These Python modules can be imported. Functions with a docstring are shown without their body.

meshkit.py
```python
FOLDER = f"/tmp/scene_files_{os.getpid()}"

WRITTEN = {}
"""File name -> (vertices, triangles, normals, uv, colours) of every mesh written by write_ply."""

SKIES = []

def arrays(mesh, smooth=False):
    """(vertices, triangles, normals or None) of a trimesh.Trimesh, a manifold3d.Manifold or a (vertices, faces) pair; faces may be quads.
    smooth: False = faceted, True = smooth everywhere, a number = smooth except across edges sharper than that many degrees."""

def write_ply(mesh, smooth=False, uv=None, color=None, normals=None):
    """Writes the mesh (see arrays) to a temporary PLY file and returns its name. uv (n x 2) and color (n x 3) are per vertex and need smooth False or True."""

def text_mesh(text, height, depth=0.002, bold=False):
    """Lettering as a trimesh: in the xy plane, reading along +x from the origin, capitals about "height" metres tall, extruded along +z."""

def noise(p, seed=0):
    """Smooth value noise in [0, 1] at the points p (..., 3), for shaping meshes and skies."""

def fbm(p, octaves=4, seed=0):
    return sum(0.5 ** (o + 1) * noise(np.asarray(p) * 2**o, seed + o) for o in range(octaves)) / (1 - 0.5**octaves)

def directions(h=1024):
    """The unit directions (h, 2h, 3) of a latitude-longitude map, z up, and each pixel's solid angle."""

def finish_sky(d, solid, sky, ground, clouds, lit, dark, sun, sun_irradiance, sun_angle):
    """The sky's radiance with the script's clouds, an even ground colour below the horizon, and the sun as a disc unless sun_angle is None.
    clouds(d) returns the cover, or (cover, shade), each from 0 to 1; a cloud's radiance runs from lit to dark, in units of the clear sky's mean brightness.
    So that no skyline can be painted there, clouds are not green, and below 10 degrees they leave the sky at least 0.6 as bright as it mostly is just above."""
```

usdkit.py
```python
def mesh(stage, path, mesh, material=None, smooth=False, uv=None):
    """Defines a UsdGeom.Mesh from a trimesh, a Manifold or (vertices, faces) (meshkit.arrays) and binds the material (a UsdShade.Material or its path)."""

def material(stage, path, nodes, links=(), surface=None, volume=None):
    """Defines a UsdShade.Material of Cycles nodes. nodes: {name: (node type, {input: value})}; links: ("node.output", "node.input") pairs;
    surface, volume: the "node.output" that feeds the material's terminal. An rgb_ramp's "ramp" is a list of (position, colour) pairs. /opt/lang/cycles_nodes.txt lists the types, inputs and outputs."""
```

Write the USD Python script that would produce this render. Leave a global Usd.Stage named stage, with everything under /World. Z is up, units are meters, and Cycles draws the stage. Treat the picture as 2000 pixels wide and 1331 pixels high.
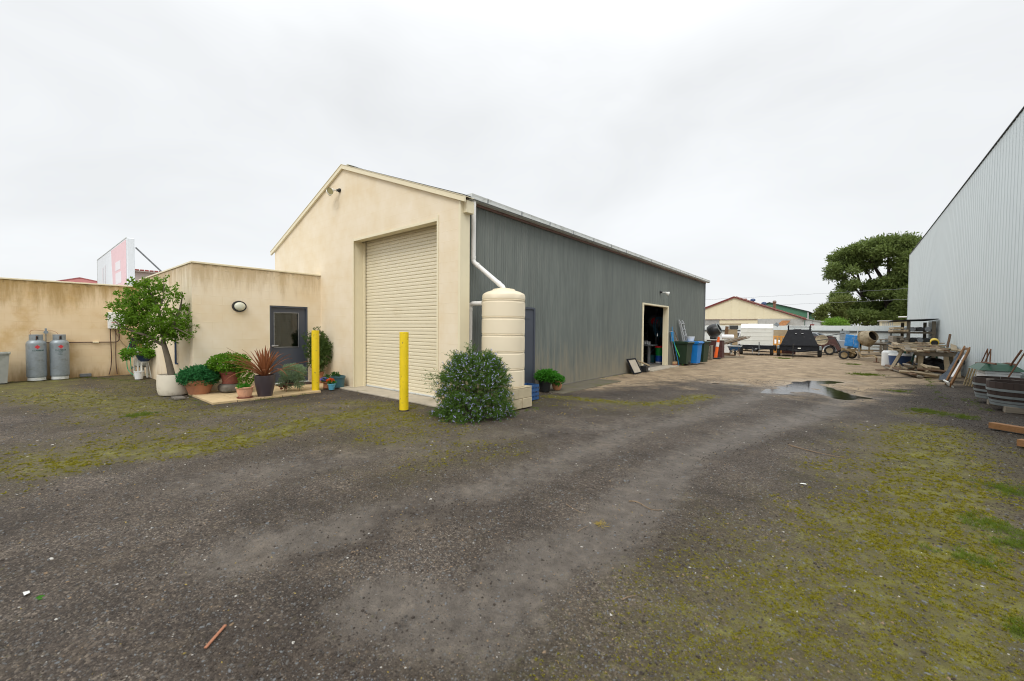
import math, random
import numpy as np
import trimesh
import usdkit, meshkit
from shapely.geometry import Polygon
from pxr import Usd, UsdGeom, UsdLux, UsdShade, Gf, Sdf, Vt

stage = Usd.Stage.CreateInMemory()
UsdGeom.Xform.Define(stage, '/World')
UsdGeom.Scope.Define(stage, '/World/Looks')
stage.SetDefaultPrim(stage.GetPrimAtPath('/World'))

# ------------------------------------------------------------------ camera
EXPOSURE = 0.17
yaw, pitch, roll = np.radians([-39.459, -1.5986, 0.504])
fw = np.array([math.sin(yaw) * math.cos(pitch), math.cos(yaw) * math.cos(pitch), math.sin(pitch)])
rt = np.array([math.cos(yaw), -math.sin(yaw), 0.0])
up = np.cross(rt, fw)
cr, sr = math.cos(roll), math.sin(roll)
rt, up = cr * rt + sr * up, -sr * rt + cr * up
cam = UsdGeom.Camera.Define(stage, '/World/camera')
cam.AddTransformOp().Set(Gf.Matrix4d(*rt, 0, *up, 0, *(-fw), 0, 0, 0, 1.5, 1))
cam.CreateHorizontalApertureAttr(36.0)
cam.CreateVerticalApertureAttr(36.0 * 681 / 1024)
cam.CreateFocalLengthAttr(14.413)
cam.CreateClippingRangeAttr(Gf.Vec2f(0.05, 2000))
cam.CreateExposureAttr(EXPOSURE)
cam.CreateFStopAttr(2.0)
cam.CreateFocusDistanceAttr(9.0)

# ------------------------------------------------------------------ sky and sun (overcast)
SUN_EL, SUN_AZ = math.radians(50), math.radians(150)       # azimuth from +y towards +x
sdir = np.array([math.sin(SUN_AZ) * math.cos(SUN_EL), math.cos(SUN_AZ) * math.cos(SUN_EL), math.sin(SUN_EL)])
sun = UsdLux.DistantLight.Define(stage, '/World/sun')
sun.CreateIntensityAttr(0.36)
sun.CreateAngleAttr(25.0)
sun.CreateColorAttr(Gf.Vec3f(1.0, 0.97, 0.93))
sun.GetPrim().CreateAttribute('inputs:normalize', Sdf.ValueTypeNames.Bool).Set(True)
z_ = sdir
x_ = np.cross([0, 0, 1.0], z_); x_ /= np.linalg.norm(x_)
y_ = np.cross(z_, x_)
UsdGeom.Xformable(sun).AddTransformOp().Set(Gf.Matrix4d(*x_, 0, *y_, 0, *z_, 0, 0, 0, 0, 1))

SKY_STRENGTH = 0.1
CLOUD = 9.8
usdkit.material(stage, '/World/Looks/sky', {
    'tc': ('texture_coordinate', {}),
    'sep': ('separate_xyz', {}),
    'sky': ('sky_texture', {'sky_type': 'single_scattering', 'sun_disc': False, 'sun_elevation': SUN_EL, 'sun_rotation': SUN_AZ}),
    'map': ('mapping', {'mapping_type': 'point', 'scale': (1.0, 1.0, 2.2)}),
    'n': ('noise_texture', {'scale': 1.9, 'detail': 5.0, 'roughness': 0.5, 'distortion': 0.35}),
    'grad': ('map_range', {'range_type': 'smoothstep', 'from_min': 0.42, 'from_max': 1.0, 'to_min': 0.88, 'to_max': 1.75, 'clamp': True}),
    'nm': ('map_range', {'range_type': 'linear', 'from_min': 0.3, 'from_max': 0.7, 'to_min': 0.89, 'to_max': 1.05, 'clamp': True}),
    'mul': ('math', {'math_type': 'multiply'}),
    'mul2': ('math', {'math_type': 'multiply', 'value2': CLOUD}),
    'tint': ('mix_color', {'blend_type': 'multiply', 'fac': 1.0, 'a': (0.965, 0.985, 1.0), 'use_clamp': False, 'use_clamp_result': False}),
    'cl': ('combine_color', {'color_type': 'rgb'}),
    'mix': ('mix_color', {'blend_type': 'mix', 'fac': 0.95, 'use_clamp_result': False}),
    'bg': ('background_shader', {'strength': SKY_STRENGTH}),
}, [('tc.generated', 'sep.vector'), ('tc.generated', 'map.vector'), ('map.vector', 'n.vector'), ('sep.z', 'grad.value'), ('n.fac', 'nm.value'),
    ('grad.result', 'mul.value1'), ('nm.result', 'mul.value2'), ('mul.value', 'mul2.value1'),
    ('mul2.value', 'cl.r'), ('mul2.value', 'cl.g'), ('mul2.value', 'cl.b'), ('cl.color', 'tint.b'),
    ('sky.color', 'mix.a'), ('tint.result', 'mix.b'), ('mix.result', 'bg.color')], surface='bg.background')
dome = UsdLux.DomeLight.Define(stage, '/World/sky')
UsdShade.MaterialBindingAPI.Apply(dome.GetPrim()).Bind(UsdShade.Material.Get(stage, '/World/Looks/sky'))
dome.GetPrim().SetCustomDataByKey('kind', 'structure')

# ------------------------------------------------------------------ helpers
rng = np.random.default_rng(7)
PI = math.pi
_used = {}


def numbered(parent, name):
    k = (parent, name)
    n = _used.get(k, 0)
    _used[k] = n + 1
    return f'{parent}/{name}' if n == 0 else f'{parent}/{name}_{n:03d}'


def data(p, **kw):
    for k, v in kw.items():
        if v:
            p.SetCustomDataByKey(k, v)


class T:
    """A thing: an Xform at its base; parts are given in local coordinates, or in the world's with w=True."""
    def __init__(self, name, label, cat, loc=(0, 0, 0), rz=0.0, group=None, kind=None):
        self.path = numbered('/World', name)
        self.name = name
        x = UsdGeom.Xform.Define(stage, self.path)
        self.t = x.AddTranslateOp(); self.t.Set(Gf.Vec3d(*map(float, loc)))
        self.r = x.AddRotateZOp(); self.r.Set(float(rz))
        self.loc = np.array(loc, float)
        self.rz = math.radians(rz)
        self.prim = x.GetPrim()
        data(self.prim, label=label, category=cat, group=group, kind=kind)

    def part(self, name, mesh, mat, smooth=35, parent=None, label=None, w=False, kind=None):
        if isinstance(mesh, (list,)):
            mesh = cat(mesh)
        if w:
            mesh = mesh.copy(); mesh.apply_translation(-self.loc)
            if self.rz:
                mesh.apply_transform(trimesh.transformations.rotation_matrix(-self.rz, [0, 0, 1]))
        path = numbered(parent or self.path, name)
        m = usdkit.mesh(stage, path, mesh, MAT[mat], smooth=smooth)
        data(m.GetPrim(), label=label, kind=kind)
        return path

    def copy(self, loc, rz, label, group=None):
        path = numbered('/World', self.name)
        x = UsdGeom.Xform.Define(stage, path)
        x.GetPrim().GetReferences().AddInternalReference(self.path)
        x.GetPrim().SetInstanceable(True)
        x.GetPrim().GetAttribute('xformOp:translate').Set(Gf.Vec3d(*map(float, loc)))
        x.GetPrim().GetAttribute('xformOp:rotateZ').Set(float(rz))
        data(x.GetPrim(), label=label, group=group)
        return path


def single(name, mesh, mat, label=None, cat_=None, smooth=35, group=None, kind=None, loc=None):
    """One mesh that is a thing (or a piece of the setting) of its own."""
    if isinstance(mesh, list):
        mesh = cat(mesh)
    path = numbered('/World', name)
    m = usdkit.mesh(stage, path, mesh, MAT[mat], smooth=smooth)
    if loc is not None:
        UsdGeom.Xformable(m).AddTranslateOp().Set(Gf.Vec3d(*map(float, loc)))
    data(m.GetPrim(), label=label, category=cat_, group=group, kind=kind)
    return path


def cat(ms):
    return trimesh.util.concatenate([m for m in ms if m is not None])


def bx(x0, x1, y0, y1, z0, z1):
    m = trimesh.creation.box([abs(x1 - x0), abs(y1 - y0), abs(z1 - z0)])
    m.apply_translation([(x0 + x1) / 2, (y0 + y1) / 2, (z0 + z1) / 2])
    return m


def cbx(x0, x1, y0, y1, z0, z1, c=0.006):
    """A box with chamfered edges."""
    s = np.array([abs(x1 - x0), abs(y1 - y0), abs(z1 - z0)]) / 2
    c = min(c, s.min() * 0.45)
    pts = []
    for sx in (-1, 1):
        for sy in (-1, 1):
            for sz in (-1, 1):
                g = np.array([sx, sy, sz], float)
                for k in range(3):
                    p = s.copy(); p = p - c; p[k] = s[k]
                    pts.append(p * g)
    m = trimesh.convex.convex_hull(np.array(pts))
    m.apply_translation([(x0 + x1) / 2, (y0 + y1) / 2, (z0 + z1) / 2])
    return m


def beam(p0, p1, w, h, c=0.003, roll_=0.0):
    """A chamfered bar from p0 to p1, w wide across and h high."""
    p0, p1 = np.array(p0, float), np.array(p1, float)
    d = p1 - p0; L = np.linalg.norm(d); d = d / L
    m = cbx(-w / 2, w / 2, -h / 2, h / 2, 0, L, c)
    a = np.array([0, 0, 1.0]) if abs(d[2]) < 0.95 else np.array([0, 1.0, 0])
    x = np.cross(a, d); x /= np.linalg.norm(x)
    y = np.cross(d, x)
    if roll_:
        x, y = x * math.cos(roll_) + y * math.sin(roll_), -x * math.sin(roll_) + y * math.cos(roll_)
    M4 = np.eye(4); M4[:3, 0], M4[:3, 1], M4[:3, 2], M4[:3, 3] = x, y, d, p0
    m.apply_transform(M4)
    return m


def tube(path, r, n=10, caps=True):
    path = np.array(path, float)
    r = np.broadcast_to(np.asarray(r, float), (len(path),))
    tan = np.gradient(path, axis=0)
    tan /= np.maximum(np.linalg.norm(tan, axis=1, keepdims=True), 1e-9)
    a = np.array([0, 0, 1.0]) if abs(tan[0][2]) < 0.9 else np.array([1.0, 0, 0])
    v = []
    u = np.cross(a, tan[0]); u /= np.linalg.norm(u)
    for i in range(len(path)):
        u = u - tan[i] * (u @ tan[i]); u /= np.linalg.norm(u)
        w = np.cross(tan[i], u)
        t = np.arange(n) / n * 2 * PI
        v.append(path[i] + r[i] * (np.cos(t)[:, None] * u + np.sin(t)[:, None] * w))
    v = np.vstack(v)
    f = []
    for i in range(len(path) - 1):
        for j in range(n):
            a0, a1 = i * n + j, i * n + (j + 1) % n
            f += [[a0, a1, a1 + n], [a0, a1 + n, a0 + n]]
    if caps:
        c0, c1 = len(v), len(v) + 1
        v = np.vstack([v, path[0], path[-1]])
        for j in range(n):
            f += [[c0, (j + 1) % n, j], [c1, (len(path) - 1) * n + j, (len(path) - 1) * n + (j + 1) % n]]
    return trimesh.Trimesh(v, np.array(f), process=False)


def spline(pts, n=24):
    from scipy.interpolate import CubicSpline
    p = np.array(pts, float)
    s = np.concatenate([[0], np.cumsum(np.linalg.norm(np.diff(p, axis=0), axis=1))])
    return CubicSpline(s, p)(np.linspace(0, s[-1], n))


def lathe(profile, n=32, c=(0, 0, 0), squash=(1, 1)):
    """profile: (radius, z) from the bottom centre round to the end."""
    pr = np.array(profile, float)
    t = np.arange(n) / n * 2 * PI
    v = np.stack([pr[:, None, 0] * np.cos(t) * squash[0], pr[:, None, 0] * np.sin(t) * squash[1], np.repeat(pr[:, 1:2], n, 1)], -1).reshape(-1, 3)
    f = []
    for i in range(len(pr) - 1):
        for j in range(n):
            a, b = i * n + j, i * n + (j + 1) % n
            f += [[a, b, b + n], [a, b + n, a + n]]
    m = trimesh.Trimesh(v + np.array(c), np.array(f), process=False)
    m.update_faces(m.area_faces > 1e-12)
    return m


def cyl(p0, p1, r, n=20, r1=None):
    p0, p1 = np.array(p0, float), np.array(p1, float)
    return tube([p0, p1], [r, r if r1 is None else r1], n)


def sph(c, r, sub=2, s=(1, 1, 1)):
    m = trimesh.creation.icosphere(sub, 1.0)
    m.apply_scale([r * s[0], r * s[1], r * s[2]]); m.apply_translation(c)
    return m


def prism(poly, d0, d1, plane='xz'):
    """Extrudes a polygon (with holes) of the plane 'xz', 'yz' or 'xy' between d0 and d1 along the third axis."""
    m = trimesh.creation.extrude_polygon(poly, d1 - d0, engine='earcut')
    v = np.array(m.vertices)
    if plane == 'xz':
        v = np.stack([v[:, 0], v[:, 2] + d0, v[:, 1]], 1)
    elif plane == 'yz':
        v = np.stack([v[:, 2] + d0, v[:, 0], v[:, 1]], 1)
    else:
        v = np.stack([v[:, 0], v[:, 1], v[:, 2] + d0], 1)
    m = trimesh.Trimesh(v, m.faces, process=False)
    if plane == 'xz':
        m.invert()
    return m


def turn(m, deg, axis=(0, 0, 1), at=(0, 0, 0)):
    m = m.copy()
    m.apply_transform(trimesh.transformations.rotation_matrix(math.radians(deg), axis, at))
    return m


def move(m, v):
    m = m.copy(); m.apply_translation(v); return m


def sheet(u, prof, z0, z1, thick=0.002):
    """A corrugated sheet: a polyline u (along), prof (out of plane), raised from z0 to z1 (arrays allowed). Returns vertices in (u, prof, z) as a closed thin mesh."""
    u, prof = np.array(u, float), np.array(prof, float)
    n = len(u)
    z0 = np.broadcast_to(z0, (n,)); z1 = np.broadcast_to(z1, (n,))
    v = np.vstack([np.stack([u, prof, z0], 1), np.stack([u, prof, z1], 1), np.stack([u, prof - thick, z0], 1), np.stack([u, prof - thick, z1], 1)])
    f = []
    for i in range(n - 1):
        a, b, c, d = i, i + 1, n + i + 1, n + i
        f += [[a, b, c], [a, c, d]]
        a, b, c, d = a + 2 * n, b + 2 * n, c + 2 * n, d + 2 * n
        f += [[a, c, b], [a, d, c]]
    return trimesh.Trimesh(v, np.array(f), process=False)


# ------------------------------------------------------------------ materials
MAT = {}


def mat(name, col, rough=0.6, var=0.12, scale=5.0, bump=0.0, bscale=40.0, metal=0.0, spec=0.5, dirt=None, dscale=2.0, dmin=0.5, dmax=0.75, col2=None, island=0.0, stretch=None, coat=0.0, world=False):
    """A principled material whose colour wanders with noise; dirt: a second colour in patches; island: per-piece brightness; stretch: mapping scale."""
    c = np.array(col, float)
    n = {'tc': ('texture_coordinate', {}), 'map': ('mapping', {'mapping_type': 'point', 'scale': stretch or (1, 1, 1)}),
         'n': ('noise_texture', {'scale': scale, 'detail': 5.0, 'roughness': 0.6}),
         'r': ('rgb_ramp', {'ramp': [(0.25, tuple(c * (1 - var))), (0.75, tuple(np.minimum(np.array(col2 if col2 is not None else c * (1 + var)), 0.95)))]}),
         'p': ('principled_bsdf', {'roughness': rough, 'metallic': metal, 'specular_ior_level': spec, 'coat_weight': coat})}
    l = [('n.fac', 'r.fac'), ('map.vector', 'n.vector')]
    if world:
        n['g'] = ('geometry', {}); l.append(('g.position', 'map.vector'))
    else:
        l.append(('tc.object', 'map.vector'))
    last = 'r.color'
    if dirt is not None:
        n['dn'] = ('noise_texture', {'scale': dscale, 'detail': 6.0, 'roughness': 0.65})
        n['dm'] = ('map_range', {'range_type': 'smoothstep', 'from_min': dmin, 'from_max': dmax, 'to_min': 0.0, 'to_max': 1.0, 'clamp': True})
        n['dx'] = ('mix_color', {'blend_type': 'mix', 'b': dirt})
        l += [('map.vector', 'dn.vector'), ('dn.fac', 'dm.value'), ('dm.result', 'dx.fac'), (last, 'dx.a')]
        last = 'dx.result'
    if island:
        n['gi'] = ('geometry', {})
        n['im'] = ('map_range', {'range_type': 'linear', 'from_min': 0.0, 'from_max': 1.0, 'to_min': 1 - island, 'to_max': 1 + island, 'clamp': True})
        n['ih'] = ('hsv', {'hue': 0.5, 'saturation': 1.0, 'fac': 1.0})
        l += [('gi.random_per_island', 'im.value'), ('im.result', 'ih.value'), (last, 'ih.color')]
        last = 'ih.color'
    l.append((last, 'p.base_color'))
    if bump:
        n['bn'] = ('noise_texture', {'scale': bscale, 'detail': 4.0, 'roughness': 0.6})
        n['b'] = ('bump', {'strength': 0.6, 'distance': bump})
        l += [('map.vector', 'bn.vector'), ('bn.fac', 'b.height'), ('b.normal', 'p.normal')]
    MAT[name] = usdkit.material(stage, f'/World/Looks/{name}', n, l, surface='p.BSDF')


def leafmat(name, c0, c1, c2=None, rough=0.45, trans=0.3):
    """Leaves: colour per leaf from c0 to c1 (to c2 for a few), and light through them."""
    ramp = [(0.0, c0), (0.8, c1), (1.0, c2 or c1)]
    MAT[name] = usdkit.material(stage, f'/World/Looks/{name}', {
        'g': ('geometry', {}), 'r': ('rgb_ramp', {'ramp': ramp}),
        'p': ('principled_bsdf', {'roughness': rough, 'specular_ior_level': 0.22}),
        't': ('translucent_bsdf', {}), 'm': ('mix_closure', {'fac': trans})},
        [('g.random_per_island', 'r.fac'), ('r.color', 'p.base_color'), ('r.color', 't.color'), ('p.BSDF', 'm.closure1'), ('t.BSDF', 'm.closure2')], surface='m.closure')


def woodmat(name, col, rough=0.75, var=0.25, axis_scale=(3, 60, 60), island=0.25, bump=0.0015):
    mat(name, col, rough=rough, var=var, scale=1.0, stretch=axis_scale, island=island, bump=bump, bscale=1.0)


# plain paints, metals, woods
mat('cream_paint', (0.74, 0.64, 0.43), 0.45, 0.03, 3, dirt=(0.55, 0.45, 0.28), dscale=1.5, dmin=0.58, dmax=0.9)
mat('cream_trim', (0.76, 0.68, 0.48), 0.4, 0.03, 3, dirt=(0.5, 0.42, 0.28), dscale=3, dmin=0.62, dmax=0.9)
mat('slat_paint', (0.79, 0.71, 0.52), 0.38, 0.02, 2, island=0.025, dirt=(0.66, 0.56, 0.36), dscale=1.2, dmin=0.55, dmax=0.85, world=True)
mat('tank_plastic', (0.78, 0.68, 0.50), 0.45, 0.03, 2, dirt=(0.62, 0.50, 0.33), dscale=2.5, dmin=0.6, dmax=0.9, bump=0.0008, bscale=30)
mat('white_pipe', (0.76, 0.75, 0.72), 0.35, 0.03, 3, dirt=(0.5, 0.47, 0.4), dscale=6, dmin=0.6, dmax=0.85)
mat('white_paint', (0.74, 0.75, 0.74), 0.45, 0.04, 3, dirt=(0.45, 0.43, 0.38), dscale=3, dmin=0.62, dmax=0.9)
mat('white_dirty', (0.72, 0.72, 0.66), 0.5, 0.06, 2, dirt=(0.36, 0.37, 0.24), dscale=1.4, dmin=0.55, dmax=0.9)
mat('gutter_metal', (0.62, 0.64, 0.62), 0.4, 0.08, 4, dirt=(0.33, 0.33, 0.28), dscale=5, dmin=0.5, dmax=0.8)
mat('galvanised', (0.25, 0.285, 0.305), 0.42, 0.16, 9, metal=0.3, dirt=(0.165, 0.175, 0.16), dscale=6, dmin=0.5, dmax=0.8)
mat('steel_dull', (0.22, 0.23, 0.24), 0.45, 0.25, 12, metal=0.6)
mat('rusty_steel', (0.16, 0.075, 0.04), 0.8, 0.4, 12, dirt=(0.06, 0.035, 0.025), dscale=8)
mat('rust_sheet', (0.30, 0.13, 0.045), 0.8, 0.3, 5, dirt=(0.42, 0.25, 0.09), dscale=4)
mat('fascia_brown', (0.21, 0.12, 0.10), 0.6, 0.15, 5, dirt=(0.12, 0.07, 0.06), dscale=5)
mat('dark_flash', (0.05, 0.055, 0.055), 0.5, 0.2, 5)
mat('black_plastic', (0.012, 0.013, 0.014), 0.4, 0.3, 6, dirt=(0.05, 0.047, 0.04), dscale=7, dmin=0.55, dmax=0.85)
mat('rubber', (0.018, 0.018, 0.018), 0.75, 0.3, 10, dirt=(0.07, 0.06, 0.045), dscale=9)
mat('trailer_black', (0.011, 0.012, 0.015), 0.7, spec=0.25, var=0.3, scale=5, dirt=(0.06, 0.055, 0.05), dscale=6, dmin=0.55, dmax=0.85)
mat('door_slate', (0.060, 0.068, 0.088), 0.42, 0.06, 3, dirt=(0.10, 0.10, 0.11), dscale=5, dmin=0.6, dmax=0.85)
mat('yellow_paint', (0.76, 0.55, 0.006), 0.5, 0.10, 4, dirt=(0.22, 0.15, 0.05), dscale=13, dmin=0.60, dmax=0.68)
mat('yellow_plain', (0.75, 0.52, 0.02), 0.45, 0.06, 4)
mat('bin_green', (0.016, 0.035, 0.018), 0.45, 0.15, 4, dirt=(0.05, 0.055, 0.04), dscale=5, dmin=0.58, dmax=0.85)
mat('bin_blue', (0.012, 0.19, 0.56), 0.42, 0.1, 4, dirt=(0.06, 0.22, 0.45), dscale=5, dmin=0.6, dmax=0.85)
mat('cone_orange', (0.85, 0.13, 0.015), 0.5, 0.05, 4)
mat('orange_pallet', (0.70, 0.33, 0.07), 0.7, 0.15, 6, island=0.12)
mat('maroon_paint', (0.075, 0.028, 0.026), 0.5, 0.25, 6, dirt=(0.22, 0.16, 0.13), dscale=6, dmin=0.62, dmax=0.72)
mat('maroon_rust', (0.09, 0.04, 0.033), 0.6, 0.3, 6, dirt=(0.30, 0.22, 0.19), dscale=7, dmin=0.60, dmax=0.68)
mat('blue_paint', (0.02, 0.21, 0.55), 0.5, 0.2, 6, dirt=(0.28, 0.36, 0.42), dscale=6, dmin=0.55, dmax=0.7)
mat('blue_dark', (0.02, 0.05, 0.13), 0.45, 0.2, 5)
mat('crate_blue', (0.035, 0.10, 0.25), 0.5, 0.1, 5)
mat('barrow_blue', (0.03, 0.13, 0.33), 0.5, 0.2, 5, dirt=(0.5, 0.5, 0.45), dscale=5, dmin=0.55, dmax=0.65)
mat('mixer_drum', (0.36, 0.30, 0.20), 0.8, 0.25, 7, dirt=(0.20, 0.15, 0.09), dscale=5, dmin=0.45, dmax=0.7, bump=0.004, bscale=25)
mat('mixer_frame', (0.27, 0.19, 0.09), 0.8, 0.3, 7, dirt=(0.33, 0.29, 0.22), dscale=7)
mat('drum_inside', (0.05, 0.042, 0.032), 0.9, 0.3, 7)
mat('old_concrete', (0.115, 0.10, 0.07), 0.85, 0.25, 3, dirt=(0.10, 0.095, 0.035), dscale=2, dmin=0.45, dmax=0.7, bump=0.003, bscale=40)
mat('concrete', (0.42, 0.37, 0.29), 0.85, 0.15, 4, dirt=(0.20, 0.18, 0.10), dscale=2.5, dmin=0.52, dmax=0.8, bump=0.002, bscale=60)
mat('block_cream', (0.52, 0.44, 0.29), 0.85, 0.1, 5, dirt=(0.30, 0.26, 0.14), dscale=3, dmin=0.5, dmax=0.8, bump=0.003, bscale=70, island=0.06)
mat('grey_trough', (0.30, 0.31, 0.28), 0.75, 0.12, 5, dirt=(0.19, 0.20, 0.15), dscale=4, bump=0.002)
mat('planter_white', (0.68, 0.62, 0.50), 0.6, 0.06, 4, dirt=(0.36, 0.30, 0.20), dscale=5, dmin=0.56, dmax=0.8, bump=0.002, bscale=20)
mat('terracotta', (0.40, 0.17, 0.085), 0.7, 0.1, 5, dirt=(0.26, 0.12, 0.07), dscale=5)
mat('red_pot', (0.24, 0.075, 0.055), 0.5, 0.1, 5)
mat('peach_pot', (0.70, 0.38, 0.24), 0.6, 0.08, 5, dirt=(0.5, 0.28, 0.18), dscale=6)
mat('orange_pot', (0.58, 0.26, 0.13), 0.65, 0.08, 5)
mat('purple_pot', (0.058, 0.044, 0.050), 0.4, 0.1, 4)
mat('teal_pot', (0.045, 0.115, 0.135), 0.4, 0.1, 4)
mat('lightblue_pot', (0.10, 0.36, 0.50), 0.4, 0.08, 4)
mat('navy_pot', (0.012, 0.03, 0.075), 0.4, 0.1, 4)
mat('soil', (0.035, 0.025, 0.018), 0.95, 0.4, 40, bump=0.01, bscale=60)
mat('stone_rough', (0.16, 0.14, 0.115), 0.9, 0.25, 9, dirt=(0.08, 0.075, 0.05), dscale=6, bump=0.012, bscale=18)
mat('mat_brown', (0.05, 0.028, 0.018), 0.95, 0.3, 80, bump=0.004, bscale=200)
mat('paver', (0.60, 0.45, 0.25), 0.8, 0.12, 5, dirt=(0.30, 0.21, 0.11), dscale=4, dmin=0.55, dmax=0.85, bump=0.0015, bscale=60, island=0.08)
mat('pipe_brown', (0.10, 0.055, 0.035), 0.5, 0.2, 8)
mat('copper', (0.35, 0.17, 0.08), 0.5, 0.2, 8)
mat('hose_green', (0.01, 0.30, 0.13), 0.4, 0.08, 8)
mat('cream_lens', (0.62, 0.62, 0.50), 0.3, 0.05, 5)
mat('lamp_white', (0.70, 0.70, 0.66), 0.35, 0.05, 5)
mat('lamp_face', (0.42, 0.38, 0.20), 0.25, 0.1, 9)
mat('red_sign', (0.55, 0.035, 0.045), 0.5, 0.08, 6)
mat('sign_ink', (0.02, 0.07, 0.07), 0.6, 0.1, 6)
mat('sign_pink', (0.74, 0.50, 0.52), 0.5, 0.03, 2)
mat('sign_white', (0.74, 0.77, 0.80), 0.5, 0.02, 2)
mat('sign_pale', (0.74, 0.70, 0.72), 0.5, 0.02, 2)
mat('sign_red', (0.50, 0.03, 0.03), 0.5, 0.05, 5)
mat('roof_red', (0.24, 0.06, 0.055), 0.6, 0.12, 5)
mat('roof_pale', (0.62, 0.52, 0.46), 0.6, 0.08, 4)
mat('green_sheet', (0.075, 0.21, 0.125), 0.55, 0.08, 2)
mat('far_cream', (0.72, 0.65, 0.46), 0.6, 0.04, 1.0)
mat('far_grey', (0.42, 0.42, 0.40), 0.8, 0.12, 1.5, dirt=(0.20, 0.20, 0.18), dscale=2.5, dmin=0.5, dmax=0.75)
mat('far_block', (0.33, 0.33, 0.32), 0.85, 0.12, 2.5)
mat('far_sheet', (0.50, 0.52, 0.52), 0.5, 0.06, 2)
mat('fence_sheet', (0.64, 0.68, 0.67), 0.45, 0.04, 2, island=0.0, dirt=(0.44, 0.46, 0.43), dscale=1.6, dmin=0.55, dmax=0.85)
mat('fence_rail', (0.075, 0.08, 0.075), 0.6, 0.2, 5)
mat('wall_white', (0.50, 0.55, 0.555), 0.5, 0.03, 1, dirt=(0.43, 0.475, 0.475), dscale=0.5, dmin=0.5, dmax=0.8)
mat('glass_dark', (0.012, 0.014, 0.016), 0.03, 0.1, 2, spec=0.9)
mat('lime_bulb', (0.7, 0.7, 0.7), 0.3, 0.02, 2)
mat('bucket_green', (0.01, 0.26, 0.05), 0.4, 0.08, 5)
mat('bucket_blue', (0.012, 0.09, 0.40), 0.4, 0.08, 5)
mat('lid_red', (0.62, 0.012, 0.02), 0.4, 0.05, 5)
mat('teal_tub', (0.012, 0.11, 0.115), 0.5, 0.1, 5)
mat('tool_blue', (0.02, 0.22, 0.50), 0.4, 0.08, 5)
mat('tool_green', (0.10, 0.52, 0.10), 0.4, 0.08, 5)
mat('tool_orange', (0.75, 0.20, 0.02), 0.4, 0.08, 5)
mat('hose_blue', (0.06, 0.19, 0.30), 0.4, 0.1, 5)
mat('aluminium', (0.50, 0.51, 0.52), 0.4, 0.1, 9, metal=0.5)
mat('cardboard', (0.48, 0.30, 0.15), 0.8, 0.1, 6)
mat('brick_red', (0.24, 0.10, 0.06), 0.85, 0.2, 9, bump=0.002)
mat('tarp', (0.03, 0.045, 0.065), 0.45, 0.3, 9)
mat('green_steel', (0.012, 0.070, 0.038), 0.45, 0.15, 6)
mat('hoop_metal', (0.21, 0.235, 0.235), 0.5, 0.15, 8, metal=0.3)
mat('bark', (0.13, 0.105, 0.075), 0.9, 0.25, 12, bump=0.004, bscale=50, stretch=(1, 1, 0.4))
mat('bark_dark', (0.045, 0.035, 0.028), 0.9, 0.3, 5, bump=0.01, bscale=12)
mat('car_paint', (0.30, 0.33, 0.36), 0.3, 0.04, 2)
mat('tile_red', (0.30, 0.085, 0.075), 0.7, 0.12, 6)
mat('wire_grey', (0.20, 0.21, 0.22), 0.6, 0.05, 2)
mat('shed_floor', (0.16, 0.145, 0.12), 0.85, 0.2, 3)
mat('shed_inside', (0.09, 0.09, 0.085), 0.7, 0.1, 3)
mat('silver_leafy', (0.3, 0.34, 0.24), 0.7, 0.1, 5)
woodmat('wood_grey', (0.28, 0.235, 0.175))
woodmat('wood_pale', (0.46, 0.36, 0.225))
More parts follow.
